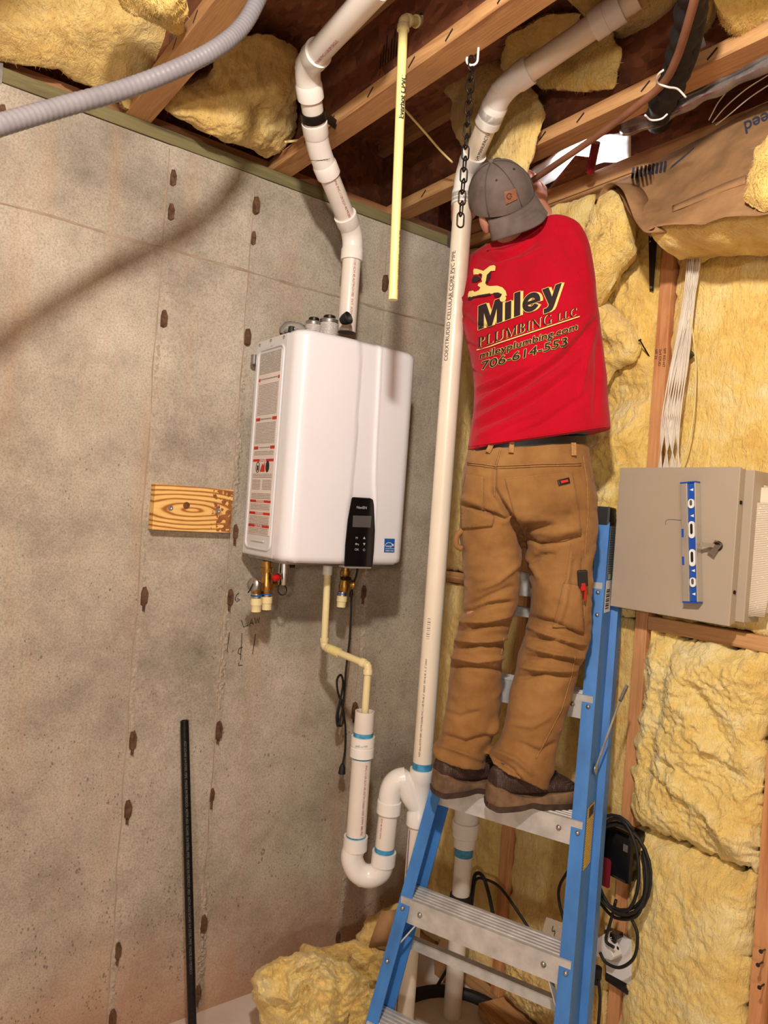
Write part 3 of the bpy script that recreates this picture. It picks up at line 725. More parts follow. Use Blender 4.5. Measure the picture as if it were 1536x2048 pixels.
obj('folded_paper', mb, M['kraft'], saggy, smooth=180, solid=0.004)
mb = MB()
def on_kraft(t2, o_, ux, uy):
    mb.add([onk(o_[0] + ux[0] * a + uy[0] * b, o_[1] + ux[1] * a + uy[1] * b, 0.003) for a, b in t2[0]], t2[1])
on_kraft(text2d('eed', size=1, bold=0.02, maxlen=0.3), (1536, 222), (-34, 16), (6, 34))
FI = mk('facing_ink', (62, 66, 84), 0.7, var=0.2)
obj('brand_print', mb, FI, saggy); mb = MB()
for k in range(9): on_kraft(poly2d([(0, 0), (1, 0), (1, 0.5), (0, 0.5)], 0.3), (1262 + k * 8, 356 - k * 1.5), (5, 1), (6, -44))
o = obj('fine_print', mb, FI, saggy); o['kind'] = 'stuff'; mb = MB()
on_kraft(poly2d([(0, 0), (1, 0.35), (2, 0.9), (2.1, 1.2), (1.1, 0.8), (0.1, 0.4)], 0.4), (1340, 338), (22, -14), (4, -14))
obj('logo_swoosh', mb, FI, saggy)
wool('insulation_roll', 'yellow wool end curling down out of the folded kraft paper, right of the shoulder', [(1206, 388), (1240, 376), (1262, 410), (1276, 455), (1270, 510), (1240, 545), (1222, 580), (1200, 612), (1178, 622), (1168, 560), (1176, 490), (1192, 430)], dict(y=-0.10), 0.07, 0.08, 23, 'wool', 0.02, crumple=0.8, nrm=(0.3, -0.9, 0.1))
wool('insulation_roll', 'torn yellow wool clump below the curled roll, level with the printed shirt lettering', [(1180, 615), (1215, 600), (1262, 640), (1285, 690), (1270, 725), (1230, 745), (1210, 780), (1200, 720), (1188, 660)], dict(y=-0.03), 0.06, 0.03, 24, 'wool', 0.03, crumple=1.0, n=90, rings=18)
wool('insulation_roll', 'yellow wool bulging out at the right edge over the printed kraft paper', [(1488, 402), (1498, 350), (1514, 300), (1540, 268), (1570, 255), (1575, 400), (1530, 425)], dict(y=-0.28), 0.03, 0.03, 25, 'wool', 0.016, n=90, rings=18)
# fallen wool on the floor
FL = 'fallen wool on the floor in the corner'
wool('fallen_insulation', 'large pale yellow wool heap on the floor below the drain trap', [(498, 1965), (510, 1945), (560, 1915), (600, 1900), (640, 1905), (690, 1925), (740, 1960), (740, 2010), (700, 2050), (620, 2075), (545, 2080), (520, 2040)], dict(d=2.22), 0.11, 0.10, 30, 'wool_pale', 0.06, rings=44, n=170, crumple=1.1, nrm=(0.65, -0.45, 0.55), group=FL)
wool('fallen_insulation', 'upper yellow wool lump at the wall on top of the floor heap', [(595, 1905), (605, 1885), (640, 1895), (665, 1890), (700, 1880), (740, 1885), (775, 1905), (790, 1960), (740, 1985), (660, 1950)], dict(d=2.42), 0.08, 0.06, 31, 'wool', 0.045, crumple=1.0, nrm=(0.65, -0.45, 0.5), group=FL)
wool('fallen_insulation', 'yellow wool strip leaning in the corner behind the left ladder rail', [(712, 1870), (735, 1840), (770, 1815), (800, 1805), (810, 1850), (790, 1910), (745, 1915), (720, 1900)], dict(d=2.45), 0.05, 0.04, 32, 'wool_deep', 0.02, nrm=(0.65, -0.6, 0.3), n=90, rings=18, group=FL)
wool('fallen_insulation', 'yellow wool spilling out at the bottom edge beside the left ladder rail', [(690, 2070), (700, 2010), (735, 1975), (775, 1985), (765, 2040), (745, 2080)], dict(d=2.12), 0.06, 0.10, 33, 'wool', 0.04, nrm=(0.65, -0.45, 0.5), n=90, rings=18, group=FL)
o = obj('kraft_scrap', MB().add(spline([PX(762, 1822, d=2.36), PX(752, 1850, d=2.34), PX(742, 1880, d=2.34), PX(738, 1893, d=2.36)], 4) + spline([PX(800, 1818, d=2.36), PX(794, 1850, d=2.34), PX(786, 1880, d=2.34), PX(780, 1890, d=2.38)], 4), [(i, i + 1, 14 + i, 13 + i) for i in range(12)]), M['kraft'], smooth=180, solid=0.006)
at_origin(o, PX(745, 1893, d=2.36)); tag(o, 'folded strip of brown kraft paper on the fallen wool in the corner', 'paper')
# ------------------------------------------------------------------ pipes
R2 = 0.0301
def pvc_run(root, pts, r, mp, mf, a=0.055, socket=0.035, skip=(), sock_r=1.22, names=('pipe_length', 'elbow')):
    pts = [V(p) for p in pts]; segs = []
    for i in range(len(pts) - 1):
        p0, p1 = pts[i], pts[i + 1]; obj(names[0], MB().tube([p0, p1], r, 28), mp, root, smooth=60); segs.append((p0, p1))
    for i in range(1, len(pts) - 1):
        if i in skip: continue
        p = pts[i]; di = (p - pts[i - 1]).normalized(); do = (pts[i + 1] - p).normalized()
        A, B = p - di * a, p + do * a
        path = [A.lerp(p, t).lerp(p.lerp(B, t), t) for t in [k / 10 for k in range(11)]]
        mb = MB().tube(path, r * 1.13, 28)
        mb.lathe(A - di * socket, di, [(0, r * 1.02), (0, r * sock_r), (socket * 0.9, r * sock_r), (socket * 1.1, r * 1.12)], 28)
        mb.lathe(B + do * socket, -do, [(0, r * 1.02), (0, r * sock_r), (socket * 0.9, r * sock_r), (socket * 1.1, r * 1.12)], 28)
        obj(names[1], mb, mf, root, smooth=50)
    return segs
def coupling(root, p, d, r, L, mf, name='coupling', f=1.22):
    d = V(d).normalized(); p = V(p)
    return obj(name, MB().lathe(p - d * L / 2, d, [(0, r * 1.0), (0, r * f), (L * 0.46, r * f), (L * 0.47, r * (f - 0.04)), (L * 0.53, r * (f - 0.04)), (L * 0.54, r * f), (L, r * f), (L, r * 1.0)], 28), mf, root, smooth=40)
def ring(root, p, d, r, L, mt, name='cement_ring'):
    d = V(d).normalized(); return obj(name, MB().lathe(V(p) - d * L / 2, d, [(0, r * 1.0), (0, r * 1.02), (L, r * 1.02), (L, r)], 28), mt, root, smooth=40)

# vent from the heater up into the joist bay
v0 = PX(693, 665, x=0.2); v1 = V((v0.x, v0.y, PX(703, 470, x=0.2).z))
vp = [v0, v1, PX(637, 300, d=2.12), PX(612, 132, d=1.92), PX(760, -30, d=1.56)]
vent = thing('vent_pipe', 'white plastic vent pipe rising from the top of the water heater', 'pipe', v0)
sg = pvc_run(vent, vp, R2, M['pvc'], M['pvc_cut'], 0.045, 0.038)
mb = MB(); pipe_text(mb, 'PVC-1120 SCH 40 ASTM D1785  EXT  A25N 2 JW07100', v1 - V((0, 0, 0.06)), (0, 0, -1), R2, CAM - v1 + RT * 0.9, 0.011); obj('red_print', mb, M['ink_red'], vent); mb = MB()
d_ = (vp[2] - vp[1]).normalized(); pipe_text(mb, 'NSF PW PVC-1120 SCH 40 PR280 PSI @73F', vp[2] - d_ * 0.07, -d_, R2, CAM - vp[2] + RT * 1.0, 0.011); obj('red_print', mb, M['ink_red'], vent); mb = MB()
d_ = (vp[4] - vp[3]).normalized(); pipe_text(mb, 'SCH 40 PVC-1120 JM EAGLE', vp[3] + d_ * 0.08, d_, R2, CAM - vp[3] + RT * 0.5 - UP * 0.8, 0.011); obj('red_print', mb, M['ink_red'], vent); mb = MB()
d_ = (vp[3] - vp[2]).normalized()
mb = MB()
for k in range(7): pipe_text(mb, 'I', vp[2] + d_ * 0.0 + RT * 0.0 + CXA * (-0.012 + 0.004 * k) - d_ * 0.012, d_, R2 * 1.15, CAM - vp[2] + CXA * (0.3 * (k - 3)), 0.016)
obj('barcode', mb, M['ink'], vent)['kind'] = 'stuff'
# hanger strap holding the vent
hc = vp[2].lerp(vp[3], 0.44); hd = d_
u_, w_ = frame(hd)
strap = thing('pipe_strap', 'grey metal strap clamping the bent vent pipe to the joist', 'strap', hc)
mb = MB().lathe(hc - hd * 0.012, hd, [(0, R2 * 1.0), (0, R2 + 0.005), (0.024, R2 + 0.005), (0.024, R2 * 1.0)], 28)
obj('clamp', mb, M['dark_metal'], strap, smooth=60)
obj('arm', MB().beam(hc + CXA * 0.03, PX(672, 250, z=JZ), hd, 0.024, 0.004), M['dark_metal'], strap)
obj('bolt', MB().ball(PX(668, 254, z=JZ - 0.004), 0.006), M['steel'], strap, smooth=180)

# tall riser in front of the corner: drain stack, sloping up to the joist bay
RX, RY = PX(876, 1100, d=2.24).x, PX(876, 1100, d=2.24).y
def rz(py, px): return PX(px, py, d=2.24).z
ztop = rz(350, 905); zw = rz(1590, 832)
rp = [V((RX, RY, 0.02)), V((RX, RY, ztop)), PX(1004, 178, d=1.97), PX(1275, -8, d=1.75)]
riser = thing('riser_pipe', 'tall white plastic pipe standing left of the person and bending into the ceiling', 'pipe', (RX, RY, 0.0))
pvc_run(riser, rp, R2, M['pvc_cream'], M['pvc_cut'], 0.045, 0.04)
d_ = (rp[3] - rp[2]).normalized(); coupling(riser, rp[2] + d_ * 0.30, d_, R2, 0.075, M['pvc_cut'])
coupling(riser, rp[2] - (rp[2] - rp[1]).normalized() * 0.085, rp[2] - rp[1], R2, 0.05, M['pvc_cut'])
coupling(riser, V((RX, RY, ztop - 0.075)), (0, 0, 1), R2, 0.03, M['pvc_cut'])
mb = MB(); dn = V((0, 0, -1)); tw = CAM - V((RX, RY, 1.68)) - RT * 0.9
pipe_text(mb, 'COEXTRUDED CELLULAR CORE PVC PIPE', V((RX, RY, rz(725, 889))), (0, 0, 1), R2, CAM - V((RX, RY, 1.68)) - RT * 1.7, 0.019, stretch=0.95); obj('pipe_print', mb, M['ink'], riser); mb = MB()
d_ = (rp[2] - rp[1]).normalized(); pipe_text(mb, 'J-M MANUFACTURING', rp[1] + d_ * 0.088, d_, R2, CAM - rp[1] + RT * 0.9, 0.0145, stretch=0.86); obj('pipe_print', mb, M['ink'], riser); mb = MB()
pipe_text(mb, 'NSF-dwv ASTM F891 ASTM D4396 PVC-1120 PS-46 2" SERIES  09/14/18  X  2" DWV', V((RX, RY, rz(1508, 842))), (0, 0, 1), R2, tw, 0.0085, stretch=1.0); obj('pipe_print', mb, M['ink'], riser); mb = MB()
pipe_text(mb, 'ASTM D2665 2" PVC DWV', V((RX, RY, rz(600, 897))), (0, 0, 1), R2, tw, 0.008); obj('pipe_print', mb, M['ink'], riser); mb = MB()
for k in range(11): pipe_text(mb, 'I', V((RX, RY, rz(1275, 856) + 0.006 * k)), (0, 0, 1), R2, tw, 0.016, stretch=0.4 + (k % 3) * 0.35)
obj('barcode', mb, M['ink'], riser)['kind'] = 'stuff'
# sanitary tee at the trap arm
zt = rz(1590, 834)
tee = MB().lathe((RX, RY, zt - 0.09), (0, 0, 1), [(0, R2), (0, R2 * 1.24), (0.036, R2 * 1.24), (0.040, R2 * 1.14), (0.135, R2 * 1.14), (0.139, R2 * 1.24), (0.172, R2 * 1.24), (0.172, R2)], 28)
tin = PX(798, 1556, d=2.24)
c_ = [tin, PX(812, 1568, d=2.24), PX(824, 1592, d=2.24), V((RX, RY, zt - 0.035))]
tee.tube(spline(c_, 5), R2 * 1.13, 26)
ring(riser, (RX, RY, zt + 0.092), (0, 0, 1), R2, 0.022, M['primer'])
obj('tee_fitting', tee, M['pvc_cut'], riser, smooth=50)
obj('purple_stripe', MB().beam(V((RX, RY, 0.1)) - RT * 0.0 - CXA * R2 * 0.86 - FW * R2 * 0.6, V((RX, RY, zt - 0.1)) - CXA * R2 * 0.86 - FW * R2 * 0.6, CXA, 0.002, 0.001), mk('purple_primer', (96, 60, 130), 0.5), riser)

# drain trap under the heater
trap = thing('drain_trap', 'white plastic drain trap with open standpipe below the water heater', 'pipe', PX(735, 1760, d=2.31))
TD = 2.24
t0 = PX(730, 1422, d=TD); t1 = V((t0.x, t0.y, PX(708, 1690, d=TD).z))
top = MB().lathe(t1, (0, 0, 1), [(0, R2), (t0.z - t1.z, R2), (t0.z - t1.z, R2 * 0.87), (t0.z - t1.z - 0.12, R2 * 0.87)], 28)
obj('standpipe', top, M['pvc'], trap, smooth=50)
zc = PX(722, 1492, d=TD).z
coupling(trap, (t0.x, t0.y, zc), (0, 0, 1), R2, 0.062, M['pvc_cut'])
ring(trap, (t0.x, t0.y, zc + 0.037), (0, 0, 1), R2, 0.014, M['primer']); ring(trap, (t0.x, t0.y, zc - 0.034), (0, 0, 1), R2, 0.006, M['primer'])
ub = spline([t1, PX(704, 1715, d=TD), PX(715, 1742, d=TD), PX(738, 1752, d=TD), PX(760, 1742, d=TD), PX(767, 1718, d=TD)], 6)
mb = MB().tube(ub, R2 * 1.14, 28)
mb.lathe(t1 - V((0, 0, 0.012)), (0, 0, 1), [(0, R2 * 1.1), (0, R2 * 1.24), (0.04, R2 * 1.24), (0.04, R2)], 28)
t2 = PX(767, 1718, d=TD); t3 = PX(778, 1612, d=TD); dd = (t3 - t2).normalized()
mb.lathe(t2 - dd * 0.016, dd, [(0, R2 * 1.1), (0, R2 * 1.24), (0.04, R2 * 1.24), (0.04, R2)], 28)
obj('u_bend', mb, M['pvc_cut'], trap, smooth=50)
obj('rising_pipe', MB().tube([t2, t3], R2, 28), M['pvc'], trap, smooth=50)
ring(trap, t2 + dd * 0.03, dd, R2, 0.016, M['primer']); ring(trap, t1 + V((0, 0, 0.03)), (0, 0, 1), R2, 0.005, M['primer'])
el = spline([t3, PX(780, 1588, d=TD), PX(786, 1570, d=TD), PX(797, 1560, d=TD), PX(812, 1557, d=TD)], 6)
mb = MB().tube(el, R2 * 1.13, 28).lathe(t3 - dd * 0.02, dd, [(0, R2), (0, R2 * 1.24), (0.036, R2 * 1.24), (0.038, R2 * 1.1)], 28)
obj('trap_arm', mb, M['pvc_cut'], trap, smooth=50)
mb = MB().lathe(PX(722, 1748, d=TD), V((0, 0, -1)), [(0, 0.013), (0.022, 0.013), (0.030, 0.015), (0.036, 0.010)], 14)
obj('drain_plug', mb, M['pvc_cut'], trap, smooth=50)
mb = MB(); pipe_text(mb, 'PVC-1120 SCH 40 ASTM D2665 NSF DWV 480 PSI', V((t0.x, t0.y, zc - 0.05)), (0, 0, -1), R2, CAM - t0 + RT * 1.4, 0.010); obj('red_print', mb, M['ink_red'], trap); mb = MB()
pipe_text(mb, 'SCH 40 PVC DWV', t3 - dd * 0.03, -dd, R2, CAM - t3 - RT * 1.6, 0.008); obj('red_print', mb, M['ink_red'], trap); mb = MB()
mb = MB(); pipe_text(mb, 'PVC-DWV', V((t0.x, t0.y, zc + 0.0)) - CXA * 0.02, CXA - FW * 0.0, R2 * 1.24, CAM - t0 - CXA * 0.5, 0.008); obj('coupling_print', mb, M['ink'], trap)
# condensate line from the heater into the standpipe
RC = 0.0112
cl = [PX(656, 1128, x=0.21), PX(648, 1293, x=0.21), PX(737, 1314, x=0.30), V((t0.x, t0.y, t0.z + 0.09)), V((t0.x, t0.y, t0.z - 0.05))]
cl[2] = V((t0.x - 0.0, t0.y, cl[2].z))
cond = thing('condensate_line', 'thin cream plastic drain line stepping from the heater into the standpipe', 'pipe', cl[3])
pvc_run(cond, [cl[0], cl[1], cl[2], cl[4]], RC, M['cpvc'], M['cpvc'], 0.014, 0.014, sock_r=1.3)
dm = (cl[2] - cl[1]).normalized(); coupling(cond, cl[1] + dm * 0.05, dm, RC, 0.04, M['cpvc_y'], 'union', 1.35)
coupling(cond, cl[0] + V((0, 0, -0.02)), (0, 0, 1), RC, 0.03, M['pvc_cut'], 'adapter', 1.4)

# yellowed line hanging from the joists
c0 = PX(805, 72, d=1.80); c1 = PX(786, 600, d=1.80)
cp = thing('cpvc_drop', 'pale yellow plastic pipe hanging open-ended from the ceiling', 'pipe', c1)
ce = PX(930, -22, d=1.86)
pv = [c1, PX(807, 38, d=1.80), PX(838, 60, d=1.86), ce]
pvc_run(cp, [c1, PX(807, 40, d=1.80), PX(842, 44, d=1.86), ce], 0.0116, M['cpvc_y'], M['cpvc'], 0.012, 0.014, sock_r=1.32)
ring(cp, PX(847, 40, d=1.865), ce - PX(838, 46, d=1.86), 0.017, 0.014, M['rubber'], 'clamp')
mb = MB(); pipe_text(mb, 'Everhot CPVC', PX(801, 242, d=1.80), (0, 0, 1), 0.0116, CAM - c0 + RT * 0.2, 0.018, 0.0004); obj('pipe_print', mb, M['ink'], cp); mb = MB()
pipe_text(mb, '3/4 CTS 11 ASTM D2846 NSF-pw 100 PSI @ 180F', PX(789, 580, d=1.80), c0 - c1, 0.0116, CAM - c0 + RT * 1.9, 0.007); obj('pipe_print', mb, M['ink'], cp); mb = MB()

# grey liquid-tight conduit crossing the corner of the ceiling
cpts = [PX(-120, 290, d=1.12), PX(0, 250, d=1.20), PX(120, 215, d=1.30), PX(250, 178, d=1.40), PX(360, 135, d=1.46), PX(440, 92, d=1.50), PX(490, 45, d=1.54), PX(530, -30, d=1.58)]
sp = spline(cpts, 44); rr = [0.0168 + (0.0006 if k % 4 < 2 else -0.0002) for k in range(len(sp))]
o = obj('flexible_conduit', MB().tube(sp, rr, 22), M['conduit'], smooth=180); at_origin(o, PX(0, 250, d=1.2))
tag(o, 'grey ribbed flexible conduit crossing in front of the concrete wall at upper left', 'conduit')

# chain on a hook
hk = PX(957, 96, z=JZ); chain = thing('hanging_chain', 'dark steel link chain hanging from a white hook by the cap', 'chain', hk)
mb = MB().tube([hk + V((0, 0, 0.02)), hk - V((0, 0, 0.028))], 0.0028, 8)
mb.tube([hk + V((0, 0, -0.028)) + CXA * (0.013 * (math.cos(t) - 1)) - UP * (0.013 * math.sin(t)) for t in [k * 0.3 for k in range(13)]], 0.0028, 8)
obj('hook', mb, M['pvc_cut'], chain, smooth=60)
lz = hk.z - 0.036; pitch = 0.0265; k = 0; zend = PX(931, 452, d=1.73).z
link = {}; base = {}
while lz > zend:
    c = V((hk.x, hk.y, lz)) - CXA * 0.013
    ax = (CXA * 0.9 + FW * 0.3) if k % 2 == 0 else (CXA * 0.28 - FW * 0.95); ax = V((ax.x, ax.y, 0)).normalized()
    pts = []
    for i in range(20):
        t = 2 * math.pi * i / 20; pts.append(ax * (0.0085 * math.cos(t)) + UP * (0.009 * (1 if math.sin(t) > 0 else -1) + 0.0085 * math.sin(t)))
    if k % 2 not in link: link[k % 2] = obj('link', MB().tube([c + p for p in pts], 0.0021, 7, closed=True), M['dark_metal'], chain, smooth=180); base[k % 2] = lz
    else:
        q = link[k % 2].copy(); COL.objects.link(q); q.parent = chain; q.location = (0, 0, lz - base[k % 2])
    lz -= pitch; k += 1

# ------------------------------------------------------------------ water heater
YL, YR, XB, XF, ZB, ZT = -0.862, -0.412, 0.05, 0.338, 1.512, 2.205
heater = thing('water_heater', 'white tankless water heater mounted on the concrete wall', 'heater', (0.2, (YL + YR) / 2, ZB))
obj('wall_bracket', MB().box((0.002, YL + 0.03, ZB + 0.05), (XB, YR - 0.03, ZT - 0.06)), M['steel'], heater)
XS = 0.262
mb = MB().box((XB, YL + 0.001, ZB + 0.004), (XS, YR - 0.001, ZT - 0.004))
obj('cabinet', mb, M['heater_side'], heater, bevel=0.006)
# front cover: rounded shell with a shallow channel running down to the control panel
def zpx(a, b): q = PX(a, b, x=XF); return (q.z, q.y)
LA = [zpx(*p) for p in ((722, 655), (719, 740), (714, 860), (707, 950), (698, 1010))]
LB = [zpx(*p) for p in ((758, 680), (753, 790), (748, 890), (746, 960), (748, 1010))]
def lerpz(L, z):
    L = sorted(L)
    if z <= L[0][0]: return L[0][1]
    for (a, b), (c, d) in zip(L, L[1:]):
        if z <= c: return b + (d - b) * (z - a) / (c - a)
    return L[-1][1]
def plan(t):
    """outline of the cover seen from above, t 0..1 from left rear edge round the front to right rear edge"""
    r = 0.045; W = YR - YL; side = XF - XS - r; fr = W - 2 * r; arc = math.pi / 2 * r; tot = 2 * side + 2 * arc + fr; s = t * tot
    if s < side: return XS + s, YL, 0
    s -= side
    if s < arc: a = s / r; return XF - r + r * math.sin(a), YL + r - r * math.cos(a), 0
    s -= arc
    if s < fr: return XF + 0.008 * math.sin(math.pi * s / fr), YL + r + s, 1
    s -= fr
    if s < arc: a = s / r; return XF - r + r * math.cos(a), YR - r + r * math.sin(a), 0
    s -= arc; return XF - r - s, YR, 0
NU, NV = 150, 64; mb = MB()
def cover(u, v):
    z = ZB + (ZT - ZB) * v; x, y, fr = plan(u)
    e = min(v, 1 - v) * (ZT - ZB); sh = 0.012 * max(0.0, 1 - e / 0.014) ** 2
    cx_ = 0.2; cy_ = (YL + YR) / 2
    x -= sh * max(0, min(1, (x - XS) / 0.05)); y += sh * (1 if y < cy_ - 0.19 else (-1 if y > cy_ + 0.19 else 0))
    if fr:
        ya, yb = lerpz(LA, z), lerpz(LB, z); k = 1 / (1 + math.exp(-(y - ya) / 0.0012)) * (1 - 1 / (1 + math.exp(-(y - yb) / 0.004)))
        x -= 0.006 * k + 0.003 * math.exp(-((y - ya) / 0.002) ** 2); x += 0.002 * math.exp(-((y - yb - 0.004) / 0.006) ** 2)
    return (x, y, z)
us = np.unique(np.concatenate([np.linspace(0, 1, 60), np.linspace(0.5, 0.8, 110)]))
mb2 = MB(); nv = NV
for a in us:
    for j in range(nv + 1): mb2.v.append(V(cover(a, j / nv)))
for i in range(len(us) - 1):
    for j in range(nv):
        a = i * (nv + 1) + j; mb2.f.append((a, a + nv + 1, a + nv + 2, a + 1)); mb2.mi.append(0)
for j, top_ in ((0, False), (nv, True)):   # close top and bottom
    idx = [i * (nv + 1) + j for i in range(len(us))]; mb2.f.append(tuple(idx if top_ else reversed(idx))); mb2.mi.append(0)
obj('front_cover', mb2, M['heater'], heater, smooth=60)
HB = bvh_of(mb2.mesh('tmp'))
def onh(px, py, off=0.001):
    r = ray(px, py).normalized(); h = HB.ray_cast(CAM, r)
    return h[0] + h[1] * (off if h[1].dot(r) < 0 else -off) if h[0] is not None else PX(px, py, x=XF + off)
obj('bottom_plate', MB().box((XB + 0.01, YL + 0.02, ZB - 0.006), (XF - 0.02, YR - 0.02, ZB + 0.004)), M['steel'], heater)
obj('top_gasket', MB().box((XB, YL + 0.05, ZT - 0.006), (XF - 0.03, YR - 0.02, ZT + 0.004)), M['rubber'], heater, bevel=0.002)
obj('side_hook', MB().box((XB - 0.02, YL - 0.006, ZT - 0.075), (XB, YL + 0.004, ZT - 0.045)), M['steel'], heater)
# raised frame and instruction label on the left side
def side(a, b, off): q = PX(a, b, y=YL); return V((q.x, YL - off, q.z))
lx0, lx1 = 0.088, 0.232; lz0, lz1 = ZB + 0.042, ZT - 0.05
def rrect(x0, x1, z0, z1, r, n=5):
    out = []
    for cx_, cz_, a0 in ((x1 - r, z1 - r, 0), (x0 + r, z1 - r, 90), (x0 + r, z0 + r, 180), (x1 - r, z0 + r, 270)):
        for i in range(n + 1):
            a = math.radians(a0 + 90 * i / n); out.append((cx_ + r * math.cos(a), cz_ + r * math.sin(a)))
    return out
obj('side_frame', MB().tube([(x, YL, z) for x, z in rrect(lx0 - 0.012, lx1 + 0.012, lz0 - 0.014, lz1 + 0.012, 0.022)], 0.0042, 8, closed=True), M['heater_side'], heater, smooth=180)
lab = obj('instruction_label', MB().box((lx0, YL - 0.0012, lz0 + 0.03), (lx1, YL + 0.001, lz1)), M['label'], heater)
lab['label'] = 'printed red and grey operating label'
LH = lz1 - lz0 - 0.03
def lz(f): return lz1 - LH * f
def lbox(mt, f0, f1, a0=0.05, a1=0.95, nm='label_block', off=0.0016):
    return obj(nm, MB().box((lx0 + (lx1 - lx0) * a0, YL - off, lz(f1)), (lx0 + (lx1 - lx0) * a1, YL, lz(f0))), mt, lab)
lbox(M['label_grey'], 0.0, 0.118, 0.02, 0.98, 'spec_table')
for f0, f1 in ((0.172, 0.345), (0.385, 0.505), (0.545, 0.565), (0.665, 0.69), (0.775, 0.805), (0.834, 0.868), (0.90, 0.945), (0.962, 0.995)): lbox(M['label_ink'], f0, f1, nm='small_print')
for a0, a1 in ((0.05, 0.44), (0.54, 0.95)): lbox(M['label_ink'], 0.70, 0.755, a0, a1, 'small_print')
for f, a0, a1 in ((0.140, 0.02, 0.09), (0.140, 0.91, 0.98), (0.360, 0.02, 0.22), (0.360, 0.78, 0.98), (0.517, 0.02, 0.22), (0.517, 0.78, 0.98)): lbox(M['label_red'], f, f + 0.017, a0, a1, 'red_bar')
for f in (0.588, 0.812, 0.878, 0.947): lbox(M['label_red'], f, f + 0.014, 0.02, 0.98, 'red_bar')
mb = MB()
def ltext(s, f, wid, h):
    t, x0, x1, y0, y1 = textbox(s, size=1.0, bold=0.015, align='CENTER'); k = (lx1 - lx0) * wid / (x1 - x0)
    flat(mb, t, ((lx0 + lx1) / 2, YL - 0.002, lz(f)), (k, 0, 0), (0, 0, min(k, h)), 0.0)
ltext('FOR YOUR SAFETY READ BEFORE OPERATING', 0.150, 0.78, 0.011); ltext('OPERATING INSTRUCTIONS', 0.372, 0.5, 0.011); ltext('TO TURN OFF GAS TO APPLIANCE', 0.528, 0.5, 0.011)
obj('label_heading', mb, M['ink'], lab)
mb = MB()
for f, s in ((0.6, 'DANGER'), (0.824, 'WARNING'), (0.890, 'WARNING'), (0.959, 'CAUTION')):
    t, x0, x1, y0, y1 = textbox(s, size=0.011, bold=0.0002, align='CENTER'); flat(mb, t, ((lx0 + lx1) / 2, YL - 0.0022, lz(f) - 0.0005), (1, 0, 0), (0, 0, 1), 0); obj('label_warning', mb, M['white_ink'], lab); mb = MB()
mb = MB(); cx_ = lx0 + 0.27 * (lx1 - lx0); cz_ = lz(0.633)
mb.tube([(cx_ + 0.012 * math.cos(t), YL - 0.0015, cz_ + 0.016 * math.sin(t)) for t in [k * math.pi / 10 for k in range(20)]], 0.0012, 5, closed=True)
mb.box((cx_ - 0.005, YL - 0.0022, cz_ - 0.010), (cx_ + 0.005, YL, cz_ + 0.006))
cx2 = lx0 + 0.72 * (lx1 - lx0); mb.prism([(cx2 + 0.012 * math.cos(t) - 0, YL - 0.0022, cz_ + 0.002 + 0.018 * math.sin(t)) for t in [k * math.pi / 6 for k in range(12)]], (0, 0.002, 0))
obj('label_pictogram', mb, M['ink'], lab)
cx3 = lx0 + 0.5 * (lx1 - lx0); obj('flame_pictogram', MB().prism([(cx3 - 0.016, YL - 0.0024, cz_ - 0.014), (cx3 + 0.016, YL - 0.0024, cz_ - 0.014), (cx3 + 0.012, YL - 0.0024, cz_ + 0.016), (cx3 + 0.004, YL - 0.0024, cz_ + 0.004), (cx3 - 0.002, YL - 0.0024, cz_ + 0.012), (cx3 - 0.008, YL - 0.0024, cz_ + 0.002)], (0, 0.002, 0)), M['label_red'], lab)
obj('slot', MB().box((lx0 + 0.03, YL - 0.003, lz0 + 0.008), (lx1 - 0.03, YL, lz0 + 0.014)), M['heater_side'], heater, bevel=0.001)
for (x, z) in ((0.075, ZT - 0.018), (0.15, ZT - 0.014), (0.235, ZT - 0.016), (0.16, ZT - 0.036)):
    obj('screw', MB().lathe((x, YL + 0.001, z), (0, -1, 0), [(0, 0.005), (0.003, 0.004), (0.0035, 0.001)], 10), M['chrome'], heater, smooth=40)
# control panel
cp_px = [(703, 996), (706, 994), (740, 996), (746, 999), (748, 1010), (750, 1060), (748, 1100), (745, 1132), (742, 1134), (688, 1133), (690, 1090), (695, 1040)]
XP = XF + 0.015
def onp(a, b, off): return PX(a, b, x=XP + off)
mb = MB().loft([[PX(a, b, x=XF - 0.006) for a, b in cp_px], [onp(a, b, 0.0) for a, b in cp_px]])
panel = obj('control_panel', mb, M['gloss_black'], heater, bevel=0.003)
def quad(pts, off, mt, nm, par):
    P = [onh(a, b, off) for a, b in pts]; Q = [onh(a, b, off - 0.004) for a, b in pts]; return obj(nm, MB().loft([Q, P]), mt, par)
dq = [(706, 1031), (743, 1032), (741, 1055), (705, 1054)]
obj('display', MB().loft([[onp(a, b, -0.002) for a, b in dq], [onp(a, b, 0.0008) for a, b in dq]]), M['lcd'], panel)
mb = MB()
def hpanel_text(s, o_, ux, uy, **k):
    t = text2d(s, size=1, maxlen=None, **k); mb.add([onp(o_[0] + ux[0] * a + uy[0] * b, o_[1] + ux[1] * a + uy[1] * b, 0.0006) for a, b in t[0]], t[1])
hpanel_text('NaviEN', (713, 1017), (6.6, 0.4), (0.3, -7.5), bold=0.01)
for s, p in (('M', (711, 1078)), ('OK', (709, 1101)), ('O', (725.5, 1102))): hpanel_text(s, p, (6, 0.3), (0.2, -6.5))
for tri in ([(726, 1078), (731, 1078.3), (728.7, 1073)], [(726, 1086), (731, 1086.3), (728.4, 1091)], [(710, 1088), (713, 1085.5), (713, 1090.5)]):
    mb.add([onp(a, b, 0.0006) for a, b in tri], [(0, 1, 2)])
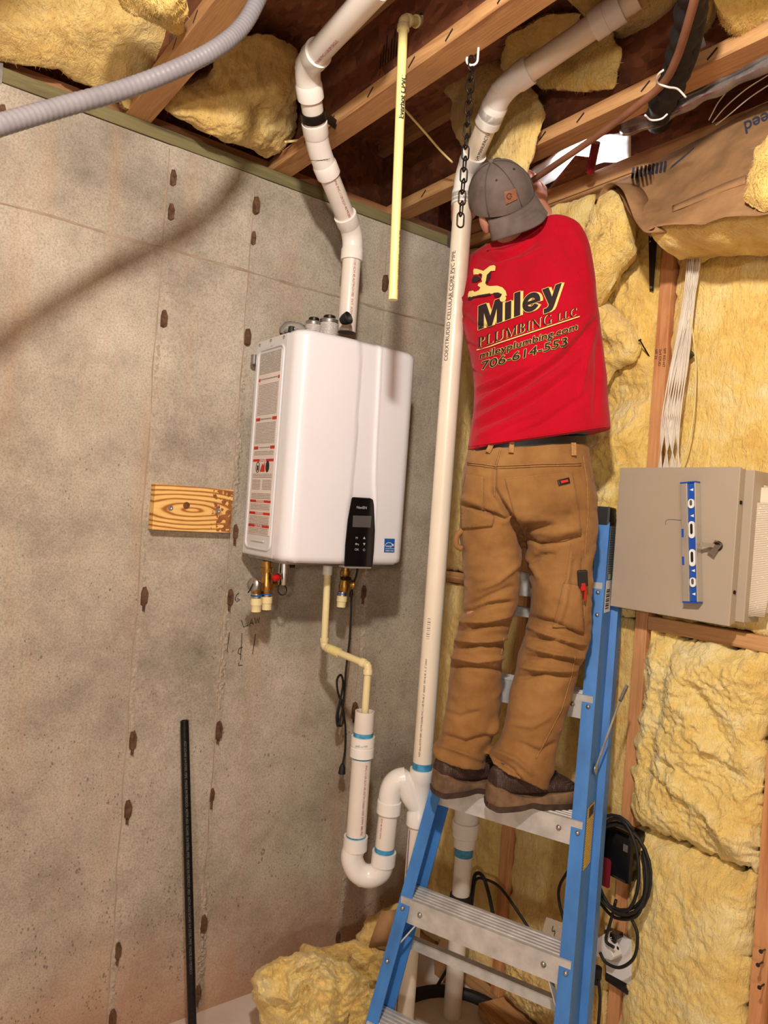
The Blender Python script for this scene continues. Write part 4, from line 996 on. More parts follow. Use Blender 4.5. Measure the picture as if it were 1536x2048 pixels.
for a in ([(713, 1087.4), (717, 1087.6), (717, 1088.8), (713, 1088.6)], [(716.4, 1088), (717.4, 1088), (717.0, 1091), (716.0, 1091)]): mb.add([onp(x, y, 0.0006) for x, y in a], [(0, 1, 2, 3)])
obj('panel_print', mb, M['panel_ink'], panel)
obj('panel_foot', MB().box((XF - 0.05, PX(690, 1130, x=XF).y + 0.01, ZB - 0.012), (XF + 0.004, PX(741, 1130, x=XF).y, ZB)), M['heater_side'], heater)
# blue energy sticker
stk = quad([(769, 1077), (789, 1077.5), (788, 1105), (768, 1104.5)], 0.0016, M['blue_sticker'], 'energy_sticker', heater)
mb = MB()
def arc(cx_, cy_, r, a0, a1, w_):
    P = []
    for k in range(11):
        a = math.radians(a0 + (a1 - a0) * k / 10); P.append((cx_ + r * math.cos(a), cy_ - r * math.sin(a)))
        P.append((cx_ + (r - w_) * math.cos(a), cy_ - (r - w_) * math.sin(a)))
    mb.add([onh(a, b, 0.0026) for a, b in P], [(2 * k, 2 * k + 2, 2 * k + 3, 2 * k + 1) for k in range(10)])
arc(777, 1093, 8.5, 20, 175, 1.0)
star = [(784.6 + (3.4 if k % 2 == 0 else 1.4) * math.sin(k * math.pi / 5), 1090 - (3.4 if k % 2 == 0 else 1.4) * math.cos(k * math.pi / 5)) for k in range(10)]
mb.add([onh(a, b, 0.0026) for a, b in star], [tuple(range(10))])
mb.add([onh(a, b, 0.0026) for a, b in ((769, 1096.4), (788.2, 1096.9), (788.2, 1097.6), (769, 1097.1))], [(0, 1, 2, 3)])
for s, p, h, wd in (('energy', (770.5, 1093.5), 5.2, 4.4), ('ENERGY STAR', (770, 1102.6), 4.2, 2.5)):
    t = text2d(s, size=1, shear=0.2 if s == 'energy' else 0, bold=0.01); mb.add([onh(p[0] + wd * a + 0.2 * b, p[1] + 0.1 * a - h * b, 0.0026) for a, b in t[0]], t[1])
obj('sticker_print', mb, M['white_ink'], stk)

# things left on top of the heater
CZ = ZT + 0.004
def canx(label, px, py, x, r, h):
    q = PX(px, py, x=x)
    t = thing('solvent_can', label, 'can', (q.x, q.y, CZ), 'solvent cans on the heater'); p = V((q.x, q.y, CZ))
    obj('can_body', MB().lathe(p, UP, [(0, r * 0.96), (0.002, r), (h, r), (h + 0.002, r * 1.03), (h + 0.004, r * 0.98), (h + 0.005, r * 0.9)], 24), M['steel'], t, smooth=40)
    obj('can_label', MB().lathe(p + UP * h * 0.1, UP, [(0, r * 1.005), (0, r * 1.012), (h * 0.78, r * 1.012), (h * 0.78, r * 1.005)], 24), M['label_ink'], t, smooth=40)
    obj('lid', MB().lathe(p + UP * (h + 0.004), UP, [(0, r * 0.66), (0.011, r * 0.66), (0.013, r * 0.58)], 20), M['dark_metal'], t, smooth=40)
canx('taller metal solvent can with dark lid on the heater beside the vent pipe', 659, 640, 0.20, 0.030, 0.072)
canx('shorter metal solvent can behind and left of the taller one on the heater', 628, 640, 0.17, 0.026, 0.062)
q = PX(690, 645, x=0.27); o = obj('rubber_coupling', MB().lathe(q - CXA * 0.012 - FW * -0.0 + V((0, 0, 0.004)), CXA * 0.75 - FW * 0.45 + UP * 0.25, [(0, 0.011), (0.012, 0.017), (0.030, 0.020), (0.032, 0.018), (0.020, 0.012)], 20), M['rubber'], smooth=50)
at_origin(o, (q.x, q.y, CZ)); tag(o, 'small black rubber fitting lying on the heater in front of the vent pipe', 'fitting')
q = PX(588, 652, x=0.2); mb = MB()
mb.loft([[V((q.x + 0.045 * math.cos(t) * s + 0.004 * fbm((t, s, 0), 2, 2), q.y + 0.042 * math.sin(t) * s, CZ + h_ + 0.012 * abs(fbm((math.cos(t), math.sin(t), s), 3, 3)))) for t in [k * math.pi / 12 for k in range(24)]] for s, h_ in ((1.0, 0.0), (1.05, 0.012), (0.8, 0.028), (0.35, 0.036))])
mt, nt, bs_ = newmat('clear_film'); bs_.inputs['Transmission Weight'].default_value = 0.75; bs_.inputs['Roughness'].default_value = 0.12; bs_.inputs['Base Color'].default_value = (0.8, 0.78, 0.75, 1); bs_.inputs['IOR'].default_value = 1.2
wrap = obj('plastic_bag', mb, mt, smooth=180); at_origin(wrap, (q.x, q.y, CZ)); tag(wrap, 'crumpled clear plastic bag of black stoppers on the left of the heater top', 'bag')
for k, (a, b) in enumerate(((578, 655), (594, 656), (584, 650))):
    q = PX(a, b, x=0.19 + 0.02 * k); o = obj('plastic_stopper', MB().lathe((q.x, q.y, CZ), UP, [(0, 0.011), (0.016, 0.011), (0.018, 0.008)], 16), M['rubber'], smooth=40); at_origin(o, (q.x, q.y, CZ))
    tag(o, ('leftmost', 'front right', 'rear')[k] + ' black plastic stopper inside the clear bag on the heater', 'stopper', 'black stoppers in the clear bag')

# valves below the heater
def P3(px, py, x=0.18): return PX(px, py, x=x)
def stub(root, px0, py0, px1, py1, x, band=True):
    a, b = P3(px0, py0, x), P3(px1, py1, x); d = (b - a)
    L = d.length; obj('cpvc_stub', MB().lathe(a, d, [(0, 0.012), (L * 0.25, 0.012), (L * 0.25, 0.0175), (L * 0.62, 0.0175), (L * 0.66, 0.0155), (L, 0.0150), (L, 0.011)], 20), M['cpvc'], root, smooth=40)
    obj('band', MB().lathe(a, d, [(0, 0.0165), (L * 0.12, 0.0172), (L * 0.27, 0.0172), (L * 0.27, 0.012)], 20), M['chrome'], root, smooth=40)
    obj('blue_ring', MB().lathe(a + d * 0.06, d, [(0, 0.0175), (L * 0.08, 0.0175), (L * 0.08, 0.0165)], 20), M['blue_sticker'], root, smooth=40)
vh = thing('hot_water_valve', 'brass service valve with round relief handle under the left of the heater', 'valve', P3(524, 1222))
mb = MB().lathe(P3(534, 1122), P3(533, 1190) - P3(534, 1122), [(0, 0.016), (0.02, 0.016), (0.02, 0.02), (0.034, 0.02), (0.034, 0.014), (0.06, 0.016), (0.075, 0.021), (0.098, 0.019), (0.104, 0.014), (0.112, 0.014)], 18)
mb.tube([P3(534, 1174), P3(512, 1176)], 0.014, 16).tube([P3(534, 1172), P3(553, 1168)], 0.011, 14).lathe(P3(513, 1166), P3(512, 1190) - P3(513, 1166), [(0, 0.015), (0.02, 0.018), (0.036, 0.014)], 16)
obj('valve_body', mb, M['brass'], vh, smooth=40)
obj('relief_knob', MB().lathe(P3(517, 1170, 0.2), CAM - P3(517, 1170) - RT * 1.5, [(0, 0.012), (0.01, 0.019), (0.03, 0.021), (0.034, 0.017), (0.036, 0.006)], 18), M['steel'], vh, smooth=40)
obj('test_lever', MB().tube([P3(506, 1168, 0.23), P3(500, 1180, 0.24), P3(496, 1186, 0.24)], 0.002, 6), M['dark_metal'], vh)
stub(vh, 513, 1187, 512, 1223, 0.18); stub(vh, 534, 1184, 533, 1219, 0.18)
obj('red_handle', MB().lathe(P3(545, 1158, 0.21), P3(556, 1154, 0.21) - P3(545, 1158, 0.21), [(0, 0.006), (0.004, 0.011), (0.020, 0.012), (0.026, 0.008)], 12), M['red_plastic'], vh, smooth=40)
gv = thing('drain_cock', 'grey hose drain cock with a black strap loop under the heater', 'valve', P3(568, 1178))
obj('cock_body', MB().lathe(P3(569, 1122), P3(567, 1175) - P3(569, 1122), [(0, 0.017), (0.024, 0.019), (0.038, 0.02), (0.039, 0.015), (0.055, 0.0165), (0.075, 0.0165), (0.077, 0.012)], 18), M['chrome'], gv, smooth=40)
obj('strap_loop', MB().tube(spline([P3(558, 1170), P3(556, 1182), P3(563, 1190), P3(571, 1187), P3(573, 1178), P3(568, 1170)], 5), 0.0022, 6), M['rubber'], gv, smooth=180)
obj('knob', MB().box(P3(574, 1130) - V((0.012, 0.0, 0.008)), P3(574, 1130) + V((0.012, 0.024, 0.008))), M['black'], gv, bevel=0.002)
vc = thing('cold_water_valve', 'brass service valve with black handle and cream stub under the right of the heater', 'valve', P3(682, 1215))
mb = MB().lathe(P3(692, 1124), P3(687, 1190) - P3(692, 1124), [(0, 0.013), (0.03, 0.013), (0.03, 0.018), (0.05, 0.018), (0.06, 0.014), (0.08, 0.019), (0.105, 0.016), (0.11, 0.012)], 18)
mb.lathe(P3(690, 1170), P3(704, 1169) - P3(690, 1170), [(0, 0.011), (0.02, 0.012), (0.026, 0.017), (0.03, 0.015)], 16)
obj('valve_body', mb, M['brass'], vc, smooth=40)
stub(vc, 685, 1184, 682, 1214, 0.18)
obj('black_handle', MB().box(P3(691, 1157, 0.2) - V((0.008, 0.016, 0.006)), P3(691, 1157, 0.2) + V((0.012, 0.016, 0.006))), M['black'], vc, bevel=0.003)
# power cord
cord = thing('power_cord', 'black power cord hanging coiled from the heater', 'cord', P3(684, 1555, 0.1))
cpx = spline([P3(716, 1128, 0.2), P3(713, 1150, 0.19), P3(704, 1180, 0.17), P3(702, 1230, 0.16), P3(699, 1280, 0.15), P3(692, 1340, 0.14), P3(688, 1390, 0.13), P3(685, 1420, 0.12), P3(676, 1452, 0.12), P3(673, 1432, 0.12), P3(680, 1402, 0.13), P3(686, 1368, 0.14), P3(682, 1350, 0.14), P3(674, 1360, 0.14),
              P3(676, 1385, 0.13), P3(684, 1410, 0.12), P3(687, 1440, 0.11), P3(680, 1452, 0.11), P3(676, 1430, 0.12), P3(683, 1400, 0.13), P3(688, 1430, 0.11), P3(691, 1460, 0.10), P3(690, 1500, 0.09), P3(685, 1530, 0.09)], 7)
obj('cable', MB().tube(cpx, 0.0038, 9), M['rubber'], cord, smooth=180)
pl = P3(685, 1528, 0.09)
obj('plug', MB().lathe(pl, (0, 0, -1), [(0, 0.006), (0.012, 0.011), (0.034, 0.013), (0.036, 0.008)], 12), M['rubber'], cord, smooth=40)
obj('prongs', MB().box(pl + V((-0.001, -0.008, -0.052)), pl + V((0.001, -0.005, -0.034))).box(pl + V((-0.001, 0.004, -0.052)), pl + V((0.001, 0.007, -0.034))), M['steel'], cord)
obj('cord_tie', MB().lathe(P3(703, 1182, 0.168), (0, 0, -1), [(0, 0.006), (0.01, 0.007), (0.02, 0.006)], 10), M['rubber'], cord)

# wood block screwed to the concrete
q0, q1 = PX(312, 968, x=0.042), PX(466, 979, x=0.042); q2, q3 = PX(463, 1064, x=0.042), PX(303, 1062, x=0.042)
blk = thing('wood_block', 'short pine board screwed to the concrete wall left of the heater', 'wood block', (0.02, (q0.y + q1.y) / 2, q3.z))
y0, y1, z0, z1 = (q0.y + q3.y) / 2, (q1.y + q2.y) / 2, (q2.z + q3.z) / 2, (q0.z + q1.z) / 2
obj('board', MB().box((0.004, y0, z0), (0.042, y1, z1)), M['pine'], blk, bevel=0.0015)
gl = MB(); c_s = 0.0024
for i in range(28):
    for j in range(int((z1 - z0 - 0.008) / c_s)):
        yy = y1 - 0.004 - i * c_s; zz = z0 + 0.004 + j * c_s
        if fbm((yy, zz, 0), 60, 3) + 0.6 * fbm((yy, zz * 0.15, 5), 90, 2) > -0.32 + 0.020 * i + 0.25 * (i < 4) * (j > 30):
            gl.add([(0.0425, yy, zz), (0.0425, yy + c_s, zz), (0.0425, yy + c_s, zz + c_s), (0.0425, yy, zz + c_s)], [(0, 1, 2, 3)])
obj('glue_smear', gl, M['glue'], blk)
for a, b in ((341, 1016), (436, 1022)):
    c = PX(a, b, x=0.042); obj('screw', MB().lathe((0.042, c.y, c.z), (1, 0, 0), [(0, 0.008), (0.0012, 0.008), (0.0016, 0.0045), (0.0004, 0.003)], 14), M['steel'], blk, smooth=40)
c = PX(373, 1011, x=0.042); obj('knot', MB().lathe((0.0415, c.y, c.z), (1, 0, 0), [(0, 0.011), (0.0008, 0.011), (0.001, 0.004)], 14), mk('knot_wood', (110, 62, 34), 0.7, var=0.4, vs_=80), blk)

# black iron pipe leaning on the wall
b0_, b1_ = V((0.27, PX(384, 2085, x=0.27).y, 0.0)), PX(369, 1441, x=0.045)
bf = PX(386, 2115, z=0.0)
ip = thing('iron_pipe', 'black iron pipe leaning against the concrete wall', 'pipe', bf)
dv = (b1_ - bf).normalized()
obj('pipe_length', MB().lathe(bf, dv, [(0, 0.0133), ((b1_ - bf).length - 0.022, 0.0133), ((b1_ - bf).length, 0.0124), ((b1_ - bf).length, 0.0102), ((b1_ - bf).length - 0.08, 0.0102)], 22), M['iron'], ip, smooth=50)
mb = MB()
for k in range(6): mb.lathe(b1_ - dv * (0.004 + 0.0035 * k), dv, [(0, 0.0128), (0.0012, 0.0136), (0.0024, 0.0128)], 20, cap=False)
obj('thread', mb, M['dark_metal'], ip, smooth=60)
mb = MB(); pipe_text(mb, 'A53 SCH40 3/4 STEEL PIPE  MADE IN MEXICO  ASTM A53  SCH40  3/4 STEEL PIPE  MADE IN MEXICO  A53  ASTM A53 SCH40 3/4 STEEL PIPE  MADE IN MEXICO', b1_ - dv * 0.06, -dv, 0.0133, CAM - b1_, 0.010)
obj('paint_stencil', mb, mk('grey_stencil', (104, 102, 104), 0.6), ip)
# ------------------------------------------------------------------ step ladder
LS, LN = V((0.927, 0.375, 0)), V((-0.375, 0.927, 0))     # across the steps, into the ladder
R585 = V((1.084, -0.409, 0.585))
def rail(z, sgn):   # outer front edge of a rail at height z
    k = (z - 0.585) / 0.3048
    c = R585 - LS * 0.231 + LN * (0.1027 * k); return V((c.x, c.y, z)) + LS * (sgn * (0.249 - 0.0232 * k))
lad = thing('step_ladder', 'blue fibreglass folding step ladder leaning folded in front of the stud wall', 'ladder', rail(0, 0))
def chan(sgn, z0, z1, off, wf, dw, lip=0.004, out=0.0):
    """C-shaped rail: front flange, web on the outer side, rear flange, one rib on the web"""
    a, b = rail(z0, sgn) + LN * off + LS * (sgn * out), rail(z1, sgn) + LN * off + LS * (sgn * out); d = (b - a).normalized(); s = LS * (-sgn); n = (LN - d * LN.dot(d)).normalized(); mb = MB()
    prof = [(0, 0), (wf, 0), (wf, lip), (lip, lip), (lip, dw * 0.36), (lip * 2.4, dw * 0.40), (lip * 2.4, dw * 0.60), (lip, dw * 0.64), (lip, dw - lip), (wf, dw - lip), (wf, dw), (0, dw)]
    mb.loft([[p + s * u + n * v for u, v in prof] for p in (a, b)]); return mb
for sgn in (1, -1): obj('front_rail', chan(sgn, 0.02, 1.70, 0.0, 0.036, 0.090), M['blue_fib'], lad)
for sgn in (1, -1): obj('rear_rail', chan(sgn, 0.02, 1.66, 0.096, 0.034, 0.045, out=0.020), M['blue_fib'], lad)
for k in range(5):
    z = 0.3048 * (k + 1); a, b = rail(z, -1) + LS * 0.005, rail(z, 1) - LS * 0.005; w_ = (b - a).length
    prof = [(0.002, -0.066), (0.002, -0.004)]
    top = [(0.004, 0.0)]
    for j in range(5): u = 0.012 + 0.014 * j; top += [(u, 0.0), (u + 0.0015, 0.0025), (u + 0.006, 0.0025), (u + 0.0075, 0.0)]
    prof = [(0.0, -0.066), (0.0, 0.0)] + top[1:] + [(0.085, 0.0), (0.085, -0.03), (0.082, -0.03), (0.082, -0.004), (0.004, -0.004), (0.004, -0.066)]
    mb = MB().loft([[p + LN * (u - 0.006) + UP * v for u, v in prof] for p in (a, b)])
    st_ = obj('step', mb, M['alu'], lad)
    g = MB()
    for t in (0.13, 0.86): obj('bolt', MB().ball(a.lerp(b, t) - LN * 0.006 - UP * 0.03, 0.0075, 10), M['steel'], st_, smooth=180)
    for sgn in (1, -1):
        for dz in (0.028, ):
            c = rail(z - dz, sgn) - LS * (sgn * 0.017) - LN * 0.001; n_ = (-LN + UP * 0.33).normalized()
            obj('rivet', MB().ball(c, 0.0065, 10), M['steel'], lad, smooth=180)
    if k in (0, 1):
        for sgn in (1, -1):
            c0_ = rail(z - 0.16, sgn) - LS * (sgn * 0.006) + LN * 0.012; c1_ = a.lerp(b, 0.86 if sgn > 0 else 0.13) + LN * 0.02 - UP * 0.045
            obj('knee_brace', MB().beam(c0_, c1_, LN, 0.022, 0.003), M['alu'], lad)
            obj('rivet', MB().ball(rail(z - 0.16, sgn) - LS * (sgn * 0.014), 0.0065, 10), M['steel'], lad, smooth=180)
    if k == 4: 
        for sgn in (1, -1): obj('rivet', MB().ball(rail(z - 0.09, sgn) - LS * (sgn * 0.014), 0.0065, 10), M['steel'], lad, smooth=180)
for z in (0.45, 0.95, 1.4):
    a, b = rail(z, -1) + LN * 0.12, rail(z, 1) + LN * 0.12; obj('rear_bar', MB().beam(a, b, LN, 0.02, 0.03), M['alu'], lad)
tc = rail(1.735, 0) + LN * 0.06
mb = MB().obox(tc - UP * 0.028, LS * 0.165, LN * 0.075, UP * 0.038)
obj('top_cap', mb, M['black'], lad, bevel=0.008)
# folded spreader bar on the right
s0 = PX(1190, 1540, d=1.86); s1 = PX(1238, 1405, d=1.90); s2 = PX(1252, 1372, d=1.91)
s0 = rail(1.03, 1) + LN * 0.045 + LS * 0.004; s1 = PX(1240, 1402, d=1.97); s2 = PX(1254, 1371, d=1.98)
spd = obj('spreader', MB().beam(s0, s1, LN, 0.012, 0.004), M['steel'], lad)
obj('spreader_handle', MB().beam(s1, s2, LN, 0.02, 0.007), M['dark_metal'], spd)
obj('pivot_washer', MB().lathe(s0, LS, [(0, 0.016), (0.003, 0.016), (0.004, 0.008)], 16).lathe(s0 + LN * 0.075 + UP * 0.02, LS, [(0, 0.013), (0.003, 0.013)], 14), M['steel'], spd, smooth=40)
# stickers on the outer face of the right rail
def sticker(nm, z0, z1, mt, u0=0.16, u1=0.86, off=0.0006, par=lad):
    P = []
    for z, u in ((z0, u0), (z0, u1), (z1, u1), (z1, u0)):
        P.append(rail(z, 1) + LN * (0.090 * u) + LS * off)
    return obj(nm, MB().prism(P, LS * 0.0006), mt, par)
sticker('safety_label', 1.545, 1.69, M['grey_label']); b_ = sticker('brand_label', 1.44, 1.53, M['white_plastic'])
mb = MB()
for k in range(9):
    z = 1.45 + 0.0065 * k; P = [rail(z, 1) + LN * 0.02 + LS * 0.0016, rail(z, 1) + LN * 0.058 + LS * 0.0016, rail(z + 0.003 + 0.002 * (k % 2), 1) + LN * 0.058 + LS * 0.0016, rail(z + 0.003 + 0.002 * (k % 2), 1) + LN * 0.02 + LS * 0.0016]; mb.add(P, [(0, 1, 2, 3)])
obj('barcode', mb, M['ink'], b_)
y_ = sticker('warning_label', 0.80, 0.945, M['yellow_label'])
sticker('warning_header', 0.918, 0.94, M['ink'], 0.3, 0.75, 0.0016, y_)
sticker('seal_print', 1.533, 1.548, mk('seal_green', (196, 190, 120), 0.5), 0.35, 0.65, 0.001)

# ------------------------------------------------------------------ person
person = thing('person', 'person in red printed shirt, tan work trousers and grey cap standing on the ladder', 'person', (0.80, -0.40, 0.92))
FH = FW.copy()
def ring_px(lx, ly, rx, ry, d, t, tw=0.0, n=40, e=2.4, back=0.0):
    a, b = PX(lx, ly, d=d + tw), PX(rx, ry, d=d - tw); c = (a + b) / 2; h = (b - a) / 2; out = []
    for j in range(n):
        th = 2 * math.pi * j / n; cs, sn = math.cos(th), math.sin(th)
        out.append(c + h * (math.copysign(abs(cs) ** (2 / e), cs)) + FH * (t * math.copysign(abs(sn) ** (2 / e), sn) + back))
    return out
def loft_px(rows, mb=None, n=40, e=2.4, sub=5):
    mb = mb or MB(); R = [ring_px(*r, n=n, e=e) for r in rows]; S = []
    for j in range(n): S.append(spline([r[j] for r in R], sub))
    return mb.loft([[S[j][i] for j in range(n)] for i in range(len(S[0]))])
def remesh(mb, vox, smooth_it=4, fac=0.5):
    me = mb.mesh('tmp'); bm = bmesh.new(); bm.from_mesh(me); bmesh.ops.recalc_face_normals(bm, faces=bm.faces); bm.to_mesh(me); bm.free()
    o = bpy.data.objects.new('tmp', me); COL.objects.link(o)
    r = o.modifiers.new('r', 'REMESH'); r.mode = 'VOXEL'; r.voxel_size = vox
    s = o.modifiers.new('s', 'SMOOTH'); s.iterations = smooth_it; s.factor = fac
    dg = bpy.context.evaluated_depsgraph_get(); dg.update()
    out = bpy.data.meshes.new_from_object(o.evaluated_get(dg)); bpy.data.objects.remove(o, do_unlink=True); bpy.data.meshes.remove(me)
    return out
def sculpt(me, folds, nz=0.0, nscale=14.0, seed=0, aniso=(1, 1, 1), facing=True):
    n = len(me.vertices); co = np.empty(n * 3); me.vertices.foreach_get('co', co); co = co.reshape(-1, 3)
    no = np.empty(n * 3); me.vertices.foreach_get('normal', no); no = no.reshape(-1, 3)
    px, py = proj(co); view = co - np.array(list(CAM)); view /= np.linalg.norm(view, axis=1)[:, None]
    fc = np.clip(-(view * no).sum(1) * 2.5 + 0.25, 0, 1)
    h = np.zeros(n)
    for f in folds:
        pts, wd, am = f[0], f[1], f[2]; best = np.full(n, 1e9); tt = np.zeros(n); m_ = len(pts) - 1
        for i in range(m_):
            (ax, ay), (bx, by) = pts[i], pts[i + 1]; L2 = (bx - ax) ** 2 + (by - ay) ** 2
            t = np.clip(((px - ax) * (bx - ax) + (py - ay) * (by - ay)) / L2, 0, 1); dd_ = np.hypot(px - ax - t * (bx - ax), py - ay - t * (by - ay))
            up = dd_ < best; best = np.where(up, dd_, best); tt = np.where(up, (i + t) / m_, tt)
        taper = np.sqrt(np.clip(4 * tt * (1 - tt), 0, 1)) * 0.75 + 0.25
        h += am * taper * np.exp(-(best / wd) ** 2)
    h *= fc
    if nz:
        for i in range(n):
            p = (co[i][0] * aniso[0], co[i][1] * aniso[1], co[i][2] * aniso[2]); h[i] += nz * (0.7 * fbm(p, nscale, 2, seed) + 1.3 * (0.25 - abs(fbm(p, nscale * 0.55, 2, seed + 5))))
    co = co + no * h[:, None]; me.vertices.foreach_set('co', co.reshape(-1)); me.update(); return me

# --- work trousers
pel = [(936, 900, 1172, 884, 2.045, 0.112), (930, 930, 1177, 918, 2.04, 0.120), (924, 968, 1184, 962, 2.03, 0.130), (920, 1008, 1190, 1005, 2.025, 0.132), (920, 1045, 1190, 1042, 2.03, 0.118)]
legL = [(928, 985, 1048, 985, 2.02, 0.095), (920, 1030, 1046, 1032, 2.025, 0.105), (921, 1075, 1044, 1080, 2.03, 0.100), (926, 1130, 1041, 1138, 2.035, 0.094), (930, 1190, 1036, 1200, 2.04, 0.088), (924, 1235, 1020, 1245, 2.04, 0.084), (911, 1275, 1008, 1285, 2.04, 0.082), (902, 1330, 1003, 1338, 2.045, 0.083), (894, 1390, 1001, 1398, 2.05, 0.080), (887, 1440, 992, 1450, 2.05, 0.074), (880, 1478, 978, 1490, 2.045, 0.070), (868, 1494, 973, 1512, 2.04, 0.072), (863, 1507, 970, 1532, 2.04, 0.072)]
legR = [(1050, 985, 1176, 985, 2.02, 0.100), (1048, 1030, 1190, 1032, 2.02, 0.108), (1050, 1080, 1190, 1078, 2.02, 0.104), (1057, 1135, 1184, 1135, 2.02, 0.098), (1062, 1190, 1182, 1190, 2.015, 0.092), (1060, 1235, 1181, 1240, 2.01, 0.088), (1049, 1275, 1174, 1290, 2.005, 0.086), (1034, 1330, 1156, 1340, 2.0, 0.086), (1020, 1390, 1140, 1398, 1.995, 0.082), (1012, 1440, 1124, 1450, 1.99, 0.076), (1000, 1480, 1112, 1500, 1.985, 0.072), (982, 1503, 1108, 1537, 1.98, 0.074), (975, 1514, 1094, 1574, 1.975, 0.074)]
mb = loft_px(pel); loft_px(legL, mb, n=36, e=2.1); loft_px(legR, mb, n=36, e=2.1)
pm = remesh(mb, 0.0052, 5)
Z6 = lambda *p: [(830 + 0.3907 * a, 860 + 0.3907 * b) for a, b in p]
pf = [(Z6((400, 300), (470, 420), (540, 520), (560, 640)), 7, -0.016), (Z6((405, 170), (405, 320)), 6, -0.006), (Z6((235, 375), (330, 410), (480, 465)), 5, -0.010), (Z6((240, 345), (340, 380)), 6, 0.006),
      (Z6((560, 545), (640, 580), (760, 565), (850, 540)), 5, -0.011), (Z6((590, 520), (720, 530), (840, 500)), 9, 0.007), (Z6((580, 690), (640, 640), (720, 640)), 6, -0.006), (Z6((560, 620), (640, 760)), 8, 0.006),
      (Z6((320, 820), (420, 780), (530, 690)), 7, 0.005), (Z6((270, 900), (380, 850), (510, 800)), 7, -0.006)]
for i, (a, b, c, d) in enumerate(((235, 940, 505, 880), (225, 985, 490, 945), (210, 1030, 480, 1000), (205, 1075, 470, 1062), (195, 1120, 465, 1105), (190, 1165, 455, 1165), (180, 1215, 445, 1230))):
    pf.append((Z6((a, b), ((a + c) / 2, (b + d) / 2 + (18 if i % 2 else -14)), (c, d)), 5.5, -0.010 if i % 2 == 0 else 0.009))
for i, (a, b, c, d) in enumerate(((590, 960, 860, 1050), (585, 1010, 870, 1100), (580, 1060, 850, 1120), (570, 1105, 860, 1165), (560, 1160, 840, 1195), (545, 1215, 830, 1225), (530, 1265, 800, 1260))):
    pf.append((Z6((a, b), ((a + c) / 2, (b + d) / 2 + (16 if i % 2 else -18)), (c, d)), 5.5, -0.010 if i % 2 == 0 else 0.009))
pf += [(Z6((140, 1560), (260, 1600), (400, 1560)), 6, -0.007), (Z6((110, 1610), (240, 1650), (350, 1690)), 6, 0.007), (Z6((150, 1440), (230, 1470), (330, 1440)), 6, -0.004), (Z6((400, 1640), (520, 1690), (600, 1760)), 7, 0.008), (Z6((390, 1670), (500, 1740), (560, 1830)), 6, -0.009),
       (Z6((520, 1600), (640, 1650), (720, 1600)), 7, -0.006), (Z6((430, 1480), (380, 1570)), 8, 0.008), (Z6((480, 1500), (600, 1520), (700, 1460)), 7, 0.004), (Z6((800, 640), (760, 900), (730, 1000)), 6, 0.005), (Z6((860, 660), (870, 1000)), 6, -0.006)]
pf = [(a, w_ * 0.75, h_ * 1.9) for a, w_, h_ in pf]
sculpt(pm, pf, 0.0042, 15, 3, (1, 1, 1.9))
trousers = obj('trousers', pm, M['pants'], person, smooth=180, fixn=False)
tr_b = bvh_of(pm); tr_off = person.location
def on_person(bv, a, b, off):
    r = ray(a, b).normalized(); h = bv.ray_cast(CAM - person.location, r)
    if h[0] is None: return None
    n_ = h[1] if h[1].dot(r) < 0 else -h[1]
    return h[0] + n_ * (off * 0.4) - r * off + person.location
def patch(name, px_poly, bv, off, mt, par, maxlen=5.0, thick=0.0):
    vs_, fs = poly2d(px_poly, maxlen); last = None; P = []
    for a, b in vs_:
        q = on_person(bv, a, b, off)
        P.append(q)
    ok = [i for i, q in enumerate(P) if q is not None]
    mp_ = {i: k for k, i in enumerate(ok)}
    mb = MB().add([P[i] for i in ok], [tuple(mp_[i] for i in f) for f in fs if all(i in mp_ for i in f)])
    return obj(name, mb, mt, par, smooth=180, fixn=False, solid=thick)
def stitch(mb, pts, bv, off=0.0025, r=0.0011, n=10):
    pp = []
    for i in range(len(pts) - 1):
        for k in range(n): pp.append((pts[i][0] + (pts[i + 1][0] - pts[i][0]) * k / n, pts[i][1] + (pts[i + 1][1] - pts[i][1]) * k / n))
    pp.append(pts[-1]); run = []
    for a, b in pp:
        q = on_person(bv, a, b, off)
        if q is None or (run and (q - run[-1]).length > 0.05):
            if len(run) > 2: mb.tube(run, r, 5)
            run = []
        if q is not None: run.append(q)
    if len(run) > 2: mb.tube(run, r, 5)
pk = patch('rear_pocket', Z6((460, 252), (805, 220), (838, 405), (848, 540), (760, 572), (640, 575), (560, 545), (505, 420)), tr_b, 0.004, M['pants'], trousers, 6, 0.003)
patch('rear_pocket', Z6((262, 228), (352, 245), (350, 400), (405, 445), (395, 490), (240, 505), (236, 380)), tr_b, 0.004, M['pants'], trousers, 6, 0.003)
patch('tool_pocket', Z6((760, 788), (852, 800), (862, 1040), (780, 1015), (705, 1010), (735, 900)), tr_b, 0.005, M['pants'], trousers, 6, 0.003)
mb = MB()
